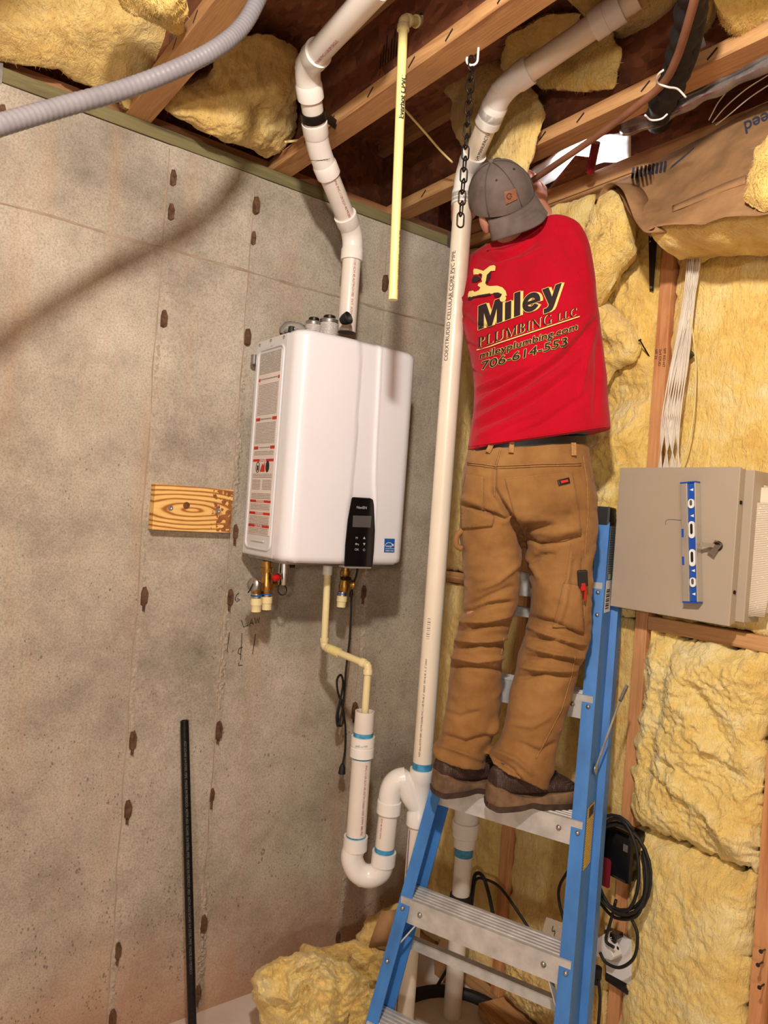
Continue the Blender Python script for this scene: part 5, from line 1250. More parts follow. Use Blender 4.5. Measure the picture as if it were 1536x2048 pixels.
for ln in (Z6((460, 250), (805, 220)), Z6((463, 262), (806, 232)), Z6((805, 220), (838, 405), (850, 540)), Z6((460, 250), (505, 420), (560, 545)), Z6((560, 545), (640, 575), (760, 572), (850, 540)), Z6((518, 450), (680, 430), (838, 402)), Z6((262, 228), (352, 245), (350, 400)), Z6((240, 505), (395, 490), (405, 445)),
           Z6((268, 165), (420, 185), (640, 175), (850, 170)), Z6((268, 175), (420, 196), (640, 186), (850, 181)), Z6((440, 100), (415, 190), (405, 340)), Z6((430, 100), (405, 190)), Z6((790, 580), (770, 760), (735, 900), (705, 1005)), Z6((805, 585), (785, 760), (750, 900), (718, 1010)), Z6((760, 788), (852, 800)), Z6((705, 1010), (780, 1015), (862, 1040)), Z6((880, 270), (885, 420), (870, 620), (868, 860), (860, 1050)),
           Z6((820, 1160), (800, 1260), (750, 1430), (620, 1680)), Z6((858, 130), (880, 270)), Z6((455, 1060), (440, 1150))):
    stitch(mb, ln, tr_b)
obj('stitching', mb, M['pants_seam'], trousers, smooth=180)
lb = patch('pocket_label', Z6((726, 258), (786, 244), (792, 272), (734, 286)), tr_b, 0.008, M['black'], trousers, 4, 0.001)
patch('label_badge', Z6((742, 262), (778, 254), (781, 266), (747, 275)), tr_b, 0.011, M['label_red'], lb, 4)
obj('hammer_loop', MB().tube(spline([PX(925, 1060, d=2.0), PX(914, 1072, d=2.0), PX(913, 1090, d=2.0), PX(924, 1098, d=2.0)], 5), 0.008, 8), M['pants'], trousers, smooth=180)
# belt, loops and the shirt tail showing at the waist
wr = [(938, 898, 1171, 882, 2.045, 0.115), (940, 882, 1170, 866, 2.046, 0.114)]
belt = obj('belt', loft_px([(936, 906, 1173, 891, 2.045, 0.117), (937, 892, 1172, 876, 2.045, 0.117)], e=2.4, sub=2), M['belt'], person, smooth=60)
bl_b = bvh_of(belt.data)
for a, b, c, d in ((985, 880, 976, 905), (1025, 872, 1022, 906), (1146, 880, 1147, 912)):
    p0 = on_person(bl_b, a, b + 6, 0.005) or PX(a, b, d=1.93); p1 = on_person(tr_b, c, d, 0.006) or PX(c, d, d=1.93)
    obj('belt_loop', MB().beam(p0, p1, CXA, 0.013, 0.004), M['pants_seam'], trousers)
obj('plaid_boxer_waist', loft_px([(952, 888, 1171, 872, 2.046, 0.1165), (958, 862, 1169, 850, 2.047, 0.108)], sub=3), M['plaid'], person, smooth=180)

# --- body: one continuous skin mesh
HC = PX(1003, 400, d=2.17)                       # head centre
hu = (CYA * 0.62 - FW * 0.64 - CXA * 0.36).normalized()      # crown direction
hb = (-CYA * 0.58 - FW * 0.70 + CXA * 0.44); hb = (hb - hu * hb.dot(hu)).normalized()   # back of the head
hr = hu.cross(hb).normalized()
def H(a, b, c): return HC + hr * a + hb * b + hu * c
def ell(mb, c, ax, n=20):
    rings = []
    for i in range(n // 2 + 1):
        a = -math.pi / 2 + math.pi * i / (n // 2); ra = max(math.cos(a), 0.01)
        rings.append([c + ax[0] * (math.cos(2 * math.pi * j / n) * ra) + ax[1] * (math.sin(2 * math.pi * j / n) * ra) + ax[2] * math.sin(a) for j in range(n)])
    return mb.loft(rings)
mb = MB()
ell(mb, H(0, 0, 0.0), (hr * 0.076, hb * 0.095, hu * 0.095)); ell(mb, H(0, -0.04, -0.06), (hr * 0.058, hb * 0.058, hu * 0.062))
mb.tube([H(0, -0.085, 0.0), H(0, -0.112, -0.035), H(0, -0.09, -0.045)], [0.010, 0.013, 0.010], 10)          # nose
mb.tube([H(-0.022, -0.083, -0.068), H(0, -0.092, -0.066), H(0.022, -0.083, -0.068)], 0.007, 8)            # lips
for s in (-1, 1):
    ell(mb, H(s * 0.030, -0.080, 0.004), (hr * 0.013, hb * 0.010, hu * 0.009)); mb.tube([H(s * 0.05, -0.078, 0.018), H(s * 0.014, -0.088, 0.02)], 0.007, 8)
    ell(mb, H(s * 0.081, 0.012, -0.030), (hr * 0.010, hb * 0.019, hu * 0.033)); 
NK = PX(1030, 468, d=2.20)
mb.tube([H(0, 0.0, -0.05), NK, PX(1042, 520, d=2.25)], [0.055, 0.056, 0.052], 18)
SHL, SHR = PX(952, 560, d=2.34), PX(1125, 490, d=2.2)
mb.tube([PX(1046, 520, d=2.25), PX(1056, 640, d=2.17), PX(1070, 800, d=2.08), PX(1056, 900, d=2.05)], [0.05, 0.09, 0.095, 0.095], 20)
mb.tube([SHL, PX(1046, 520, d=2.26), SHR], [0.045, 0.05, 0.045], 16)
EL, WL = PX(924, 535, d=2.56), PX(919, 452, d=2.60)
ER, WR = PX(1112, 468, d=2.46), PX(1082, 420, d=2.46)
mb.tube([SHL, EL, WL], [0.050, 0.036, 0.026], 16); mb.tube([SHR, ER, WR], [0.052, 0.040, 0.028], 16)
def hand(w0, d, up_, flip):
    d = d.normalized(); up_ = (up_ - d * up_.dot(d)).normalized(); sd = d.cross(up_) * flip
    mb.tube([w0, w0 + d * 0.03, w0 + d * 0.085], [0.027, 0.034, 0.036], 14)
    for i, (s, L) in enumerate(((-0.028, 0.066), (-0.009, 0.076), (0.010, 0.072), (0.028, 0.056))):
        b_ = w0 + d * 0.08 + sd * s; k1 = b_ + d * (L * 0.5) + up_ * 0.004; k2 = k1 + d * (L * 0.28) - up_ * (L * 0.30); k3 = k2 - up_ * (L * 0.30) + d * 0.004
        mb.tube([b_ - d * 0.02, b_, k1, k2, k3], [0.010, 0.0098, 0.009, 0.0085, 0.007], 10)
    t0_ = w0 + d * 0.03 - sd * 0.03; mb.tube([t0_, t0_ + d * 0.025 - sd * 0.022 - up_ * 0.008, t0_ + d * 0.058 - sd * 0.026 - up_ * 0.022], [0.013, 0.011, 0.008], 10)
hand(WL, (PX(926, 380, d=2.62) - WL), UP * 0.3 + FW, 1)
hand(WR, (PX(1058, 368, d=2.44) - WR), -FW * 0.7 + UP * 0.3, -1)
# legs and feet inside the clothes
for L in (legL, legR):
    P = [PX((r[0] + r[2]) / 2, (r[1] + r[3]) / 2, d=r[4]) for r in L]; mb.tube([PX(1056, 930, d=2.04)] + P[1:], [0.09] + [0.075 - 0.038 * k / len(P) for k in range(1, len(P))], 16)
bm_ = remesh(mb, 0.0055, 3)
body = obj('body', bm_, M['skin'], person, smooth=180, fixn=False)
mb = MB()   # cropped hair below the cap
ell(mb, H(0, 0.018, -0.012), (hr * 0.0795, hb * 0.088, hu * 0.070))
hm = remesh(mb, 0.006, 1); sculpt(hm, [], 0.003, 60, 4)
obj('hair', hm, M['hair'], person, smooth=180, fixn=False)

# --- shirt
sh = [(935, 903, 1217, 862, 2.035, 0.142, 0.0), (938, 880, 1216, 842, 2.04, 0.142, 0.0), (944, 840, 1212, 810, 2.05, 0.142, 0.01), (949, 795, 1209, 765, 2.07, 0.142, 0.02), (945, 740, 1204, 715, 2.10, 0.143, 0.04), (934, 685, 1197, 655, 2.13, 0.142, 0.06), (916, 625, 1190, 595, 2.17, 0.134, 0.09), (908, 575, 1184, 535, 2.20, 0.120, 0.12), (912, 540, 1176, 490, 2.22, 0.100, 0.13), (936, 515, 1155, 450, 2.22, 0.080, 0.12), (968, 500, 1118, 434, 2.215, 0.066, 0.08), (992, 489, 1092, 446, 2.21, 0.06, 0.05)]
mb = loft_px(sh, n=48, e=2.25)
mb.tube([PX(952, 566, d=2.34), PX(935, 556, d=2.42), EL.lerp(SHL, 0.3)], [0.062, 0.060, 0.052], 24)
mb.tube([PX(1122, 500, d=2.2), PX(1122, 486, d=2.32), ER.lerp(SHR, 0.3)], [0.066, 0.060, 0.052], 24)
sm = remesh(mb, 0.0056, 6)
Z5 = lambda *p: [(860 + 0.3125 * a, 280 + 0.3125 * b) for a, b in p]
sf = [(Z5((290, 1730), (600, 1560), (850, 1390), (1060, 1150)), 7, -0.008), (Z5((310, 1690), (600, 1520), (850, 1340), (1040, 1120)), 9, 0.007), (Z5((300, 1620), (430, 1570), (620, 1470), (760, 1400)), 5, -0.007), (Z5((300, 1590), (450, 1530), (600, 1440)), 5, 0.005), (Z5((280, 1800), (500, 1690), (760, 1540), (960, 1390)), 8, 0.006), (Z5((290, 1840), (480, 1760), (700, 1640), (900, 1500)), 7, -0.006),
      (Z5((300, 1900), (520, 1800), (720, 1720)), 8, 0.004), (Z5((190, 1000), (260, 1040), (330, 1030)), 5, 0.005), (Z5((200, 1120), (280, 1180), (400, 1200)), 6, -0.005), (Z5((230, 1300), (320, 1340), (430, 1310)), 5, -0.004), (Z5((270, 1450), (350, 1490), (480, 1470)), 5, 0.004), (Z5((320, 740), (420, 770), (560, 720), (680, 640)), 6, -0.006), (Z5((360, 710), (480, 730), (640, 640)), 5, 0.005),
      (Z5((420, 800), (600, 760), (760, 680)), 6, 0.003), (Z5((280, 740), (260, 830), (300, 900)), 5, 0.005), (Z5((960, 1640), (1000, 1400), (1060, 1200)), 9, 0.005), (Z5((1060, 1780), (1070, 1500), (1075, 1250)), 9, -0.004), (Z5((520, 1900), (720, 1820), (980, 1640)), 8, -0.004), (Z5((900, 560), (980, 700), (1010, 900)), 9, 0.003), (Z5((820, 600), (900, 760)), 10, -0.003)]
sf = [(a, w_ * 0.75, h_ * 2.0) for a, w_, h_ in sf]
sculpt(sm, sf, 0.0028, 8, 8, (1, 1, 1))
shirt = obj('shirt', sm, M['shirt'], person, smooth=180, fixn=False)
sh_b = bvh_of(sm)
mb = MB(); stitch(mb, [(937, 893), (1000, 884), (1070, 874), (1140, 864), (1212, 853)], sh_b, 0.001, 0.0012); obj('hem', mb, M['shirt'], shirt, smooth=180); mb = MB(); stitch(mb, [(975, 500), (1000, 497), (1040, 485), (1085, 452)], sh_b, 0.002, 0.0035)
obj('collar', mb, M['shirt'], shirt, smooth=180)
# print on the back
def on_shirt(name, t2, o_, ux, uy, off, mt, warp=0.0):
    P = [on_person(sh_b, o_[0] + ux[0] * a + uy[0] * b, o_[1] + ux[1] * a + uy[1] * b + warp * a * a, off) for a, b in t2[0]]
    ok = [i for i, q in enumerate(P) if q is not None]; mp_ = {i: k for k, i in enumerate(ok)}
    return obj(name, MB().add([P[i] for i in ok], [tuple(mp_[i] for i in f) for f in t2[1] if all(i in mp_ for i in f)]), mt, shirt, fixn=False)
Z7 = lambda a, b: (920 + a * 0.2018, 500 + b * 0.2018)
def many(t, offs):
    vs_, fs = [], []
    for dx, dy in offs:
        b = len(vs_); vs_ += [(p + dx, q + dy) for p, q in t[0]]; fs += [tuple(b + i for i in f) for f in t[1]]
    return vs_, fs
def sline(name, s, p0, p1, hgt, mt, bold=0.0, shear=0.0, off=0.003, dx=0, dy=0, lean=0.12, halo=0.0):
    t, x0, x1, y0, y1 = textbox(s, size=1.0, bold=bold, shear=shear, maxlen=0.09)
    k = 1.0 / (x1 - x0); t = ([((a - x0) * k, b) for a, b in t[0]], t[1])
    (ax, ay), (bx, by) = Z7(*p0), Z7(*p1)
    if halo: t = many(t, [(math.cos(i * math.pi / 4) * halo / (bx - ax), math.sin(i * math.pi / 4) * halo / hgt) for i in range(8)])
    else: t = many(t, [(0, 0), (0.45 / (bx - ax), 0), (-0.45 / (bx - ax), 0), (0, 0.3 / hgt), (0, -0.3 / hgt)])
    return on_shirt(name, t, (ax + dx, ay + dy), (bx - ax, by - ay), (lean * hgt, -hgt), off, mt)
def heavy():
    V_, F_ = [], []
    def q(pts, x):
        b = len(V_); t = poly2d(pts, 0.12); V_.extend([(p + x + 0.12 * r, r) for p, r in t[0]]); F_.extend([tuple(b + i for i in f) for f in t[1]])
    q([(0, 0), (0, 1), (0.34, 1), (0.525, 0.42), (0.71, 1), (1.05, 1), (1.05, 0), (0.80, 0), (0.80, 0.62), (0.61, 0), (0.44, 0), (0.25, 0.62), (0.25, 0)], 0)
    q([(0, 0), (0, 0.74), (0.27, 0.74), (0.27, 0)], 1.15); q([(0, 0), (0, 1.0), (0.27, 1.0), (0.27, 0)], 1.54)
    x = 1.90; n = 22
    for k in range(n):
        a0, a1 = math.radians(0 + 325 * k / n), math.radians(0 + 325 * (k + 1) / n)
        q([(0.38 + r * 0.98 * math.cos(a), 0.375 + r * math.sin(a)) for a, r in ((a0, 0.39), (a1, 0.39), (a1, 0.175), (a0, 0.175))], x)
    q([(0.16, 0.30), (0.765, 0.30), (0.765, 0.44), (0.16, 0.44)], x)
    q([(0, 0.74), (0.28, 0.74), (0.43, 0.30), (0.58, 0.74), (0.85, 0.74), (0.52, -0.12), (0.44, -0.25), (0.30, -0.3), (0.08, -0.3), (0.08, -0.10), (0.2, -0.10), (0.27, -0.05), (0.29, 0.02)], 2.74)
    w_ = 3.62; return [(p / w_, r) for p, r in V_], F_
HV = heavy(); (ax, ay), (bx, by) = Z7(182, 795), Z7(1015, 500); ux, uy = (bx - ax, by - ay), (-5.0, -46.0)
ring8 = [(math.cos(k * math.pi / 4) * 1.1 / 170, math.sin(k * math.pi / 4) * 1.1 / 46) for k in range(8)]
on_shirt('big_lettering_shadow', many(HV, [(0.012 + 0.0065 * k, -0.012 - 0.004 * k) for k in range(4)]), (ax, ay), ux, uy, 0.0028, M['print_y'])
on_shirt('big_lettering_outline', many(HV, ring8), (ax, ay), ux, uy, 0.0034, M['print_y'])
on_shirt('big_lettering', HV, (ax, ay), ux, uy, 0.0048, M['print_k'])
c = Z7(428, 486); on_shirt('tap_drip', poly2d([(math.cos(k * 0.35), math.sin(k * 0.35)) for k in range(18)], 0.4), c, (6.4, -1), (0, -6.4), 0.0054, M['print_y'])
# serif capitals, drawn stroke by stroke
def serif(s):
    V_, F_ = [], []; x = 0.0
    def q(pts):
        b = len(V_); t = poly2d(pts, 0.12); V_.extend(t[0]); F_.extend([tuple(b + i for i in f) for f in t[1]])
    def bx(x0, y0, x1, y1): q([(x0, y0), (x1, y0), (x1, y1), (x0, y1)])
    def stem(x0, w_=0.15, ser=0.07, y1=1.0, lo=True, hi=True):
        bx(x0, 0, x0 + w_, y1)
        if lo: bx(x0 - ser, 0, x0 + w_ + ser, 0.05)
        if hi: bx(x0 - ser, y1 - 0.05, x0 + w_ + ser, y1)
    def bowl(cx_, cy_, rx, ry, a0, a1, w0, w1):
        n = 12; P = []
        for k in range(n):
            for kk in (k, k + 1): pass
            a, b_ = math.radians(a0 + (a1 - a0) * k / n), math.radians(a0 + (a1 - a0) * (k + 1) / n)
            def W(a_): return w0 + (w1 - w0) * abs(math.cos(a_))
            q([(cx_ + rx * math.cos(a), cy_ + ry * math.sin(a)), (cx_ + rx * math.cos(b_), cy_ + ry * math.sin(b_)), (cx_ + (rx - W(b_)) * math.cos(b_), cy_ + (ry - W(b_) * 0.6) * math.sin(b_)), (cx_ + (rx - W(a)) * math.cos(a), cy_ + (ry - W(a) * 0.6) * math.sin(a))])
    for ch, sc in s:
        b0_ = len(V_)
        if ch == 'P': stem(0.07); bowl(0.24, 0.74, 0.34, 0.26, -90, 90, 0.06, 0.15); adv = 0.68
        elif ch == 'L': stem(0.07); bx(0.2, 0, 0.6, 0.05); bx(0.55, 0, 0.6, 0.2); adv = 0.68
        elif ch == 'U': stem(0.07, lo=False, y1=1.0); bowl(0.42, 0.32, 0.35, 0.33, 180, 360, 0.08, 0.14); bx(0.68, 0.3, 0.75, 1.0); bx(0.6, 0.95, 0.84, 1.0); adv = 0.92
        elif ch == 'M': bx(0.08, 0, 0.14, 1); bx(0.0, 0, 0.24, 0.05); stem(0.86); q([(0.06, 1), (0.24, 1), (0.58, 0.1), (0.48, 0)]); q([(0.48, 0), (0.54, 0.1), (0.9, 1), (0.84, 1)]); adv = 1.12
        elif ch == 'B': stem(0.07); bowl(0.24, 0.76, 0.30, 0.24, -90, 90, 0.06, 0.14); bowl(0.24, 0.27, 0.36, 0.27, -90, 90, 0.06, 0.15); adv = 0.70
        elif ch == 'I': stem(0.07); adv = 0.36
        elif ch == 'N': bx(0.08, 0, 0.14, 1); bx(0, 0, 0.24, 0.05); bx(0.76, 0, 0.82, 1); bx(0.66, 0.95, 0.92, 1.0); q([(0.06, 1), (0.24, 1), (0.82, 0), (0.74, 0)]); adv = 0.96
        elif ch == 'G': bowl(0.46, 0.5, 0.42, 0.52, 40, 320, 0.06, 0.15); stem(0.66, 0.13, 0.05, 0.42); adv = 0.94
        elif ch == 'C': bowl(0.46, 0.5, 0.42, 0.52, 40, 320, 0.06, 0.15); bx(0.74, 0.68, 0.80, 0.98); adv = 0.88
        else: adv = 0.4
        for i in range(b0_, len(V_)): V_[i] = (V_[i][0] * sc + x, V_[i][1] * sc)
        x += (adv + 0.06) * sc
    return V_, F_, x
for nm, mt, off, dx, dy in (('serif_lettering_shadow', M['print_y'], 0.003, 1.3, 0.6), ('serif_lettering', M['print_k'], 0.0046, 0, 0)):
    a, b, wd = serif([(c, 1.0) for c in 'PLUMBING'] + [(' ', 0.9)] + [(c, 0.74) for c in 'LLC'])
    (x0, y0), (x1, y1) = Z7(182, 966), Z7(1160, 643)
    on_shirt(nm, ([(p / wd, q_) for p, q_ in a], b), (x0 + dx, y0 + dy), (x1 - x0, y1 - y0), (0.5, -19.5), off, mt)
(x0, y0), (x1, y1) = Z7(168, 990), Z7(1184, 655); on_shirt('underline', poly2d([(0, 0), (1, 0), (1, 1), (0, 1)], 0.03), (x0, y0), (x1 - x0, y1 - y0), (0, 2.2), 0.0036, M['print_y'])
sline('web_address_outline', 'mileyplumbing.com', (200, 1083), (1162, 792), 20.5, M['print_y'], 0, 0, 0.003, halo=1.1)
sline('web_address', 'mileyplumbing.com', (200, 1083), (1162, 792), 20.5, M['print_k'], 0, 0, 0.0046)
sline('phone_number_outline', '706-614-553', (212, 1193), (1058, 948), 25, M['print_y'], 0, 0, 0.003, halo=1.2)
sline('phone_number', '706-614-553', (212, 1193), (1058, 948), 25, M['print_k'], 0, 0, 0.0046)
# dripping tap emblem
def emb(nm, pts, mt, off): on_shirt(nm, poly2d([Z7(*p) for p in pts], 3.0), (0, 0), (1, 0), (0, 1), off, mt)
emb('tap_spout', [(82, 440), (92, 412), (130, 404), (148, 418), (190, 400), (205, 375), (235, 355), (262, 368), (300, 360), (372, 356), (425, 375), (455, 410), (466, 455), (410, 462), (395, 440), (360, 425), (300, 440), (240, 448), (180, 456), (130, 460), (105, 485), (82, 480)], M['print_y'], 0.0032)
emb('tap_stem', [(205, 375), (178, 356), (185, 335), (222, 318), (215, 292), (225, 262), (270, 275), (262, 315), (262, 350), (300, 362), (262, 372), (230, 360)], M['print_y'], 0.0036)
emb('tap_handle', [(130, 210), (140, 188), (172, 190), (235, 210), (300, 160), (340, 152), (356, 165), (350, 208), (318, 212), (290, 235), (272, 285), (225, 268), (195, 245), (135, 246)], M['print_y'], 0.004)
emb('tap_shade', [(120, 300), (135, 262), (180, 262), (214, 290), (165, 320), (122, 322)], M['print_k'], 0.0044)
emb('tap_shade', [(188, 238), (212, 236), (228, 252), (212, 262)], M['print_k'], 0.0052)
emb('tap_shade', [(252, 340), (262, 300), (270, 250), (316, 205), (305, 270), (276, 325)], M['print_k'], 0.0052)
emb('tap_shade', [(82, 482), (92, 466), (130, 470), (180, 452), (300, 432), (316, 446), (250, 462), (170, 468), (132, 478), (110, 502), (84, 500)], M['print_k'], 0.0052)
emb('tap_shade', [(335, 428), (380, 424), (418, 440), (408, 462), (380, 470), (345, 468)], M['print_k'], 0.0052)

# --- cap worn back to front
mb = MB(); NA, NB = 48, 18; rows = []
for i in range(NB + 1):
    a = (i / NB) * (math.pi / 2 + 0.10); rr_ = []
    for j in range(NA):
        th = 2 * math.pi * j / NA; rx, ry, rz_ = 0.0905, 0.108, 0.105
        bulge = 1 + 0.010 * math.cos(6 * th) * math.sin(a) + 0.012 * fbm((math.cos(th), math.sin(th), a), 2.2, 3, 3)
        rr_.append(H(math.sin(a) * math.cos(th) * rx * bulge, math.sin(a) * math.sin(th) * ry * bulge + 0.004, math.cos(a) * rz_ * bulge + 0.012))
    rows.append(rr_)
mb.loft(rows[::-1], cap=True)
crown = obj('cap', mb, M['cap'], person, smooth=70)
cp_b = bvh_of(crown.data)
mb = MB()   # bill
def bill(u, v):
    th = math.radians(90 + 62 * (2 * u - 1)); r = 1 + v * (0.68 * max(0.0, math.sin(math.pi * u)) ** 0.55)
    x = math.cos(th) * 0.092 * (1 + 0.10 * v); y = math.sin(th) * 0.108 * r; z = -0.002 - 0.032 * v - 0.030 * (abs(2 * u - 1) ** 2) * (0.2 + v)
    return H(x, y, z)
mb.grid(bill, 30, 12)
obj('bill', mb, M['cap'], crown, smooth=180, solid=0.006)
mb = MB()
for th0 in (90, 150, 30, 210, 330, 270):
    th = math.radians(th0); mb.tube([H(math.sin(a) * math.cos(th) * 0.0915, math.sin(a) * math.sin(th) * 0.109 + 0.004, math.cos(a) * 0.1062 + 0.012) for a in [0.03 + k * 0.16 for k in range(11)]], 0.0013, 5)
mb.tube([bill(u / 24, 0.02) + hu * 0.002 for u in range(25)], 0.002, 5)
for vv in (0.25, 0.45, 0.65, 0.85): mb.tube([bill(0.08 + 0.84 * u / 24, vv) + hu * 0.0032 for u in range(25)], 0.0006, 4)
obj('cap_seam', mb, mk('cap_thread', (92, 76, 68), 0.9), crown, smooth=180)
obj('cap_button', MB().ball(H(0, 0.004, 0.119), 0.008), M['cap'], crown, smooth=180)
def on_cap(th0, a, off=0.0015):
    th = math.radians(th0); return H(math.sin(a) * math.cos(th) * (0.0905 + off), math.sin(a) * math.sin(th) * (0.108 + off) + 0.004, math.cos(a) * (0.105 + off) + 0.012)
mb = MB()
for th0 in (120, 60): obj('eyelet', MB().lathe(on_cap(th0, 0.72, 0.0), on_cap(th0, 0.72, 0.02) - on_cap(th0, 0.72, 0), [(0, 0.0035), (0.002, 0.0035)], 12), M['ink'], crown)
def cap_hit(a, b, off):
    r = ray(a, b).normalized(); h = cp_b.ray_cast(CAM - person.location, r); return h[0] + person.location - r * off if h[0] is not None else None
pp = [(1008, 384), (1031, 377), (1035, 398), (1012, 409)]
t2 = poly2d(pp, 4); P = [cap_hit(a, b, 0.0035) or PX(a, b, d=2.06) for a, b in t2[0]]
pat = obj('cap_patch', MB().add(P, t2[1]), M['leather_patch'], crown, fixn=False, solid=0.002)
sw = [(1019 + 5.2 * math.cos(math.radians(40 + k * 22)) - 0.05 * k, 392.5 - 5.6 * math.sin(math.radians(40 + k * 22))) for k in range(13)] + [(1021.5, 391), (1024, 394)]
mb = MB().tube([cap_hit(a, b, 0.0058) or PX(a, b, d=2.05) for a, b in sw], 0.0012, 5); obj('patch_swirl', mb, mk('patch_dark', (84, 48, 30), 0.7), pat)

# --- boots
def boot(heel, toe, L, name='boot'):
    d = (toe - heel); d.z = 0; d.normalize(); s = V((d.y, -d.x, 0)); h0 = heel - d * 0.0
    def wid(t): return (0.030 + 0.014 * math.sin(min(1, t / 0.72) * math.pi / 2) + 0.004 * math.cos(t * 7)) * (1 if 0.06 < t < 0.9 else (math.sqrt(max(0, 1 - ((0.06 - t) / 0.06) ** 2)) * 0.8 + 0.2 if t <= 0.06 else math.sqrt(max(0.0, 1 - ((t - 0.9) / 0.105) ** 2)) * 0.85 + 0.15))
    rings = []; n = 16; top = []
    for i in range(31):
        t = i / 30; w_ = wid(t); zt_ = 0.036 + 0.010 * math.cos(t * 2 * math.pi) + 0.014 * math.exp(-((t - 0.06) / 0.10) ** 2) + 0.007 * math.exp(-((t - 0.62) / 0.12) ** 2); zb = 0.0 + 0.014 * max(0, t - 0.82) / 0.18 + 0.006 * math.exp(-((t - 0.42) / 0.08) ** 2)
        c = h0 + d * (t * L); rings.append([c - s * w_ * 1.05 + UP * zb, c + s * w_ * 1.05 + UP * zb, c + s * w_ * 1.12 + UP * (zb + (zt_ - zb) * 0.45), c + s * w_ * 1.04 + UP * zt_, c - s * w_ * 1.04 + UP * zt_, c - s * w_ * 1.12 + UP * (zb + (zt_ - zb) * 0.45)])
    bt = obj(name, MB().loft(rings), M['sole'], person, smooth=50, bevel=0.003)
    bt.name = 'boot_sole'
    obj('outsole', MB().loft([[r[0] - s * 0.003 - UP * 0.004, r[1] + s * 0.003 - UP * 0.004, r[1] + s * (0.0055 + 0.001 * (q_ % 2)) + UP * 0.011, r[0] - s * (0.0055 + 0.001 * (q_ % 2)) + UP * 0.011] for q_, r in enumerate(rings)]), M['sole_dark'], bt, smooth=50)
    up_ = []
    hgt = [(0.03, 0.100), (0.12, 0.122), (0.25, 0.130), (0.38, 0.122), (0.50, 0.102), (0.62, 0.090), (0.75, 0.077), (0.88, 0.066), (0.96, 0.052)]
    for t, hh in hgt:
        c = h0 + d * (t * L); w_ = wid(t) * 1.0; r_ = []
        for j in range(n):
            a = 2 * math.pi * j / n; z_ = 0.028 + (hh - 0.028) * (0.5 - 0.5 * math.cos(a)); k = (math.sin(a)); r_.append(c + s * (w_ * math.copysign(abs(k) ** 0.7, k) * (1.0 - 0.25 * (z_ > 0.08))) + UP * z_)
        up_.append(r_)
    S = [spline([r[j] for r in up_], 4) for j in range(n)]
    mb = MB().loft([[S[j][i] for j in range(n)] for i in range(len(S[0]))])
    um = remesh(mb, 0.006, 2); o = obj('boot_upper', um, M['boot'], bt, smooth=180, fixn=False)
    mb = MB()
    for k in range(5):
        t = 0.48 + 0.07 * k; hh = 0.112 - 0.008 * k; c = h0 + d * (t * L) + UP * (hh - 0.006); mb.tube([c - s * 0.022, c + UP * 0.008, c + s * 0.022], 0.0022, 6)
    obj('laces', mb, M['rubber'], bt, smooth=180)
    return bt
ST = 0.9144 + 0.0065
hr_, tr_ = PX(975, 1612, z=ST), PX(1128, 1612, z=ST); boot(hr_, hr_ + (tr_ - hr_).normalized() * 0.2 + V((-0.02, 0.05, 0)), 0.27)
hl_, tl_ = PX(868, 1586, z=ST), PX(985, 1580, z=ST); boot(hl_, hl_ + (tl_ - hl_).normalized() * 0.2 + V((-0.02, 0.05, 0)), 0.27)
# knife clipped in the tool pocket
kp = [on_person(tr_b, a, b, 0.016) for a, b in ((1160, 1140), (1161, 1172), (1164, 1200))]; kp = [q or PX(1160, 1160, d=1.95) for q in kp]
kn = thing('utility_knife', 'black and red utility knife clipped in the tan trouser pocket', 'knife', kp[1])
obj('handle', MB().beam(kp[0], kp[1], CXA, 0.026, 0.012), M['black'], kn, bevel=0.003)
obj('red_grip', MB().beam(kp[1] - (kp[1] - kp[0]) * 0.25, kp[1] + (kp[2] - kp[1]) * 0.3, CXA, 0.014, 0.0135), M['red_plastic'], kn, bevel=0.003)
obj('clip', MB().beam(kp[1] + CXA * 0.006, kp[2] + CXA * 0.004, CXA, 0.005, 0.006), M['red_plastic'], kn)
# ------------------------------------------------------------------ tan wiring enclosure
EX0, EX1, EZ0, EZ1, EY = 0.905, 1.262, 1.456, 1.861, -0.085
enc = thing('wiring_enclosure', 'tan metal wiring enclosure with a lock mounted on the stud wall', 'enclosure', ((EX0 + EX1) / 2, 0, EZ0))
obj('back_box', MB().box((EX0 + 0.012, -0.06, EZ0 + 0.012), (EX1 + 0.022, 0.085, EZ1 - 0.006)), M['enclosure'], enc, bevel=0.002)
obj('door_lip', MB().box((EX0 + 0.004, EY + 0.004, EZ0 + 0.004), (EX1 - 0.001, -0.058, EZ1 - 0.003)), M['enclosure'], enc, bevel=0.002)
door = obj('door_panel', MB().box((EX0, EY - 0.004, EZ0), (EX1, EY + 0.006, EZ1)), M['enclosure'], enc, bevel=0.002)
EF = EY - 0.004
lk = PX(1436, 1092, y=EF)
lock = obj('lock', MB().lathe((lk.x, EF, lk.z), (0, -1, 0), [(0, 0.013), (0.004, 0.013), (0.006, 0.010), (0.008, 0.010), (0.008, 0.004)], 20), M['dark_metal'], door, smooth=40)
mb = MB().beam((lk.x - 0.004, EF - 0.006, lk.z), (lk.x - 0.03, EF - 0.034, lk.z + 0.002), (0, 0, 1), 0.010, 0.002)
mb.beam((lk.x + 0.004, EF - 0.005, lk.z + 0.01), (lk.x - 0.012, EF - 0.014, lk.z - 0.022), (1, 0, 0), 0.022, 0.002)
obj('key', mb, M['chrome'], lock)
for a, b in ((1473, 1005), (1459, 1183)):
    q = PX(a, b, y=EF + 0.02); obj('screw', MB().lathe((EX1, EF + 0.014, q.z), (1, 0, 0), [(-0.002, 0.005), (0.002, 0.005), (0.003, 0.002)], 12), M['dark_metal'], enc, smooth=40)
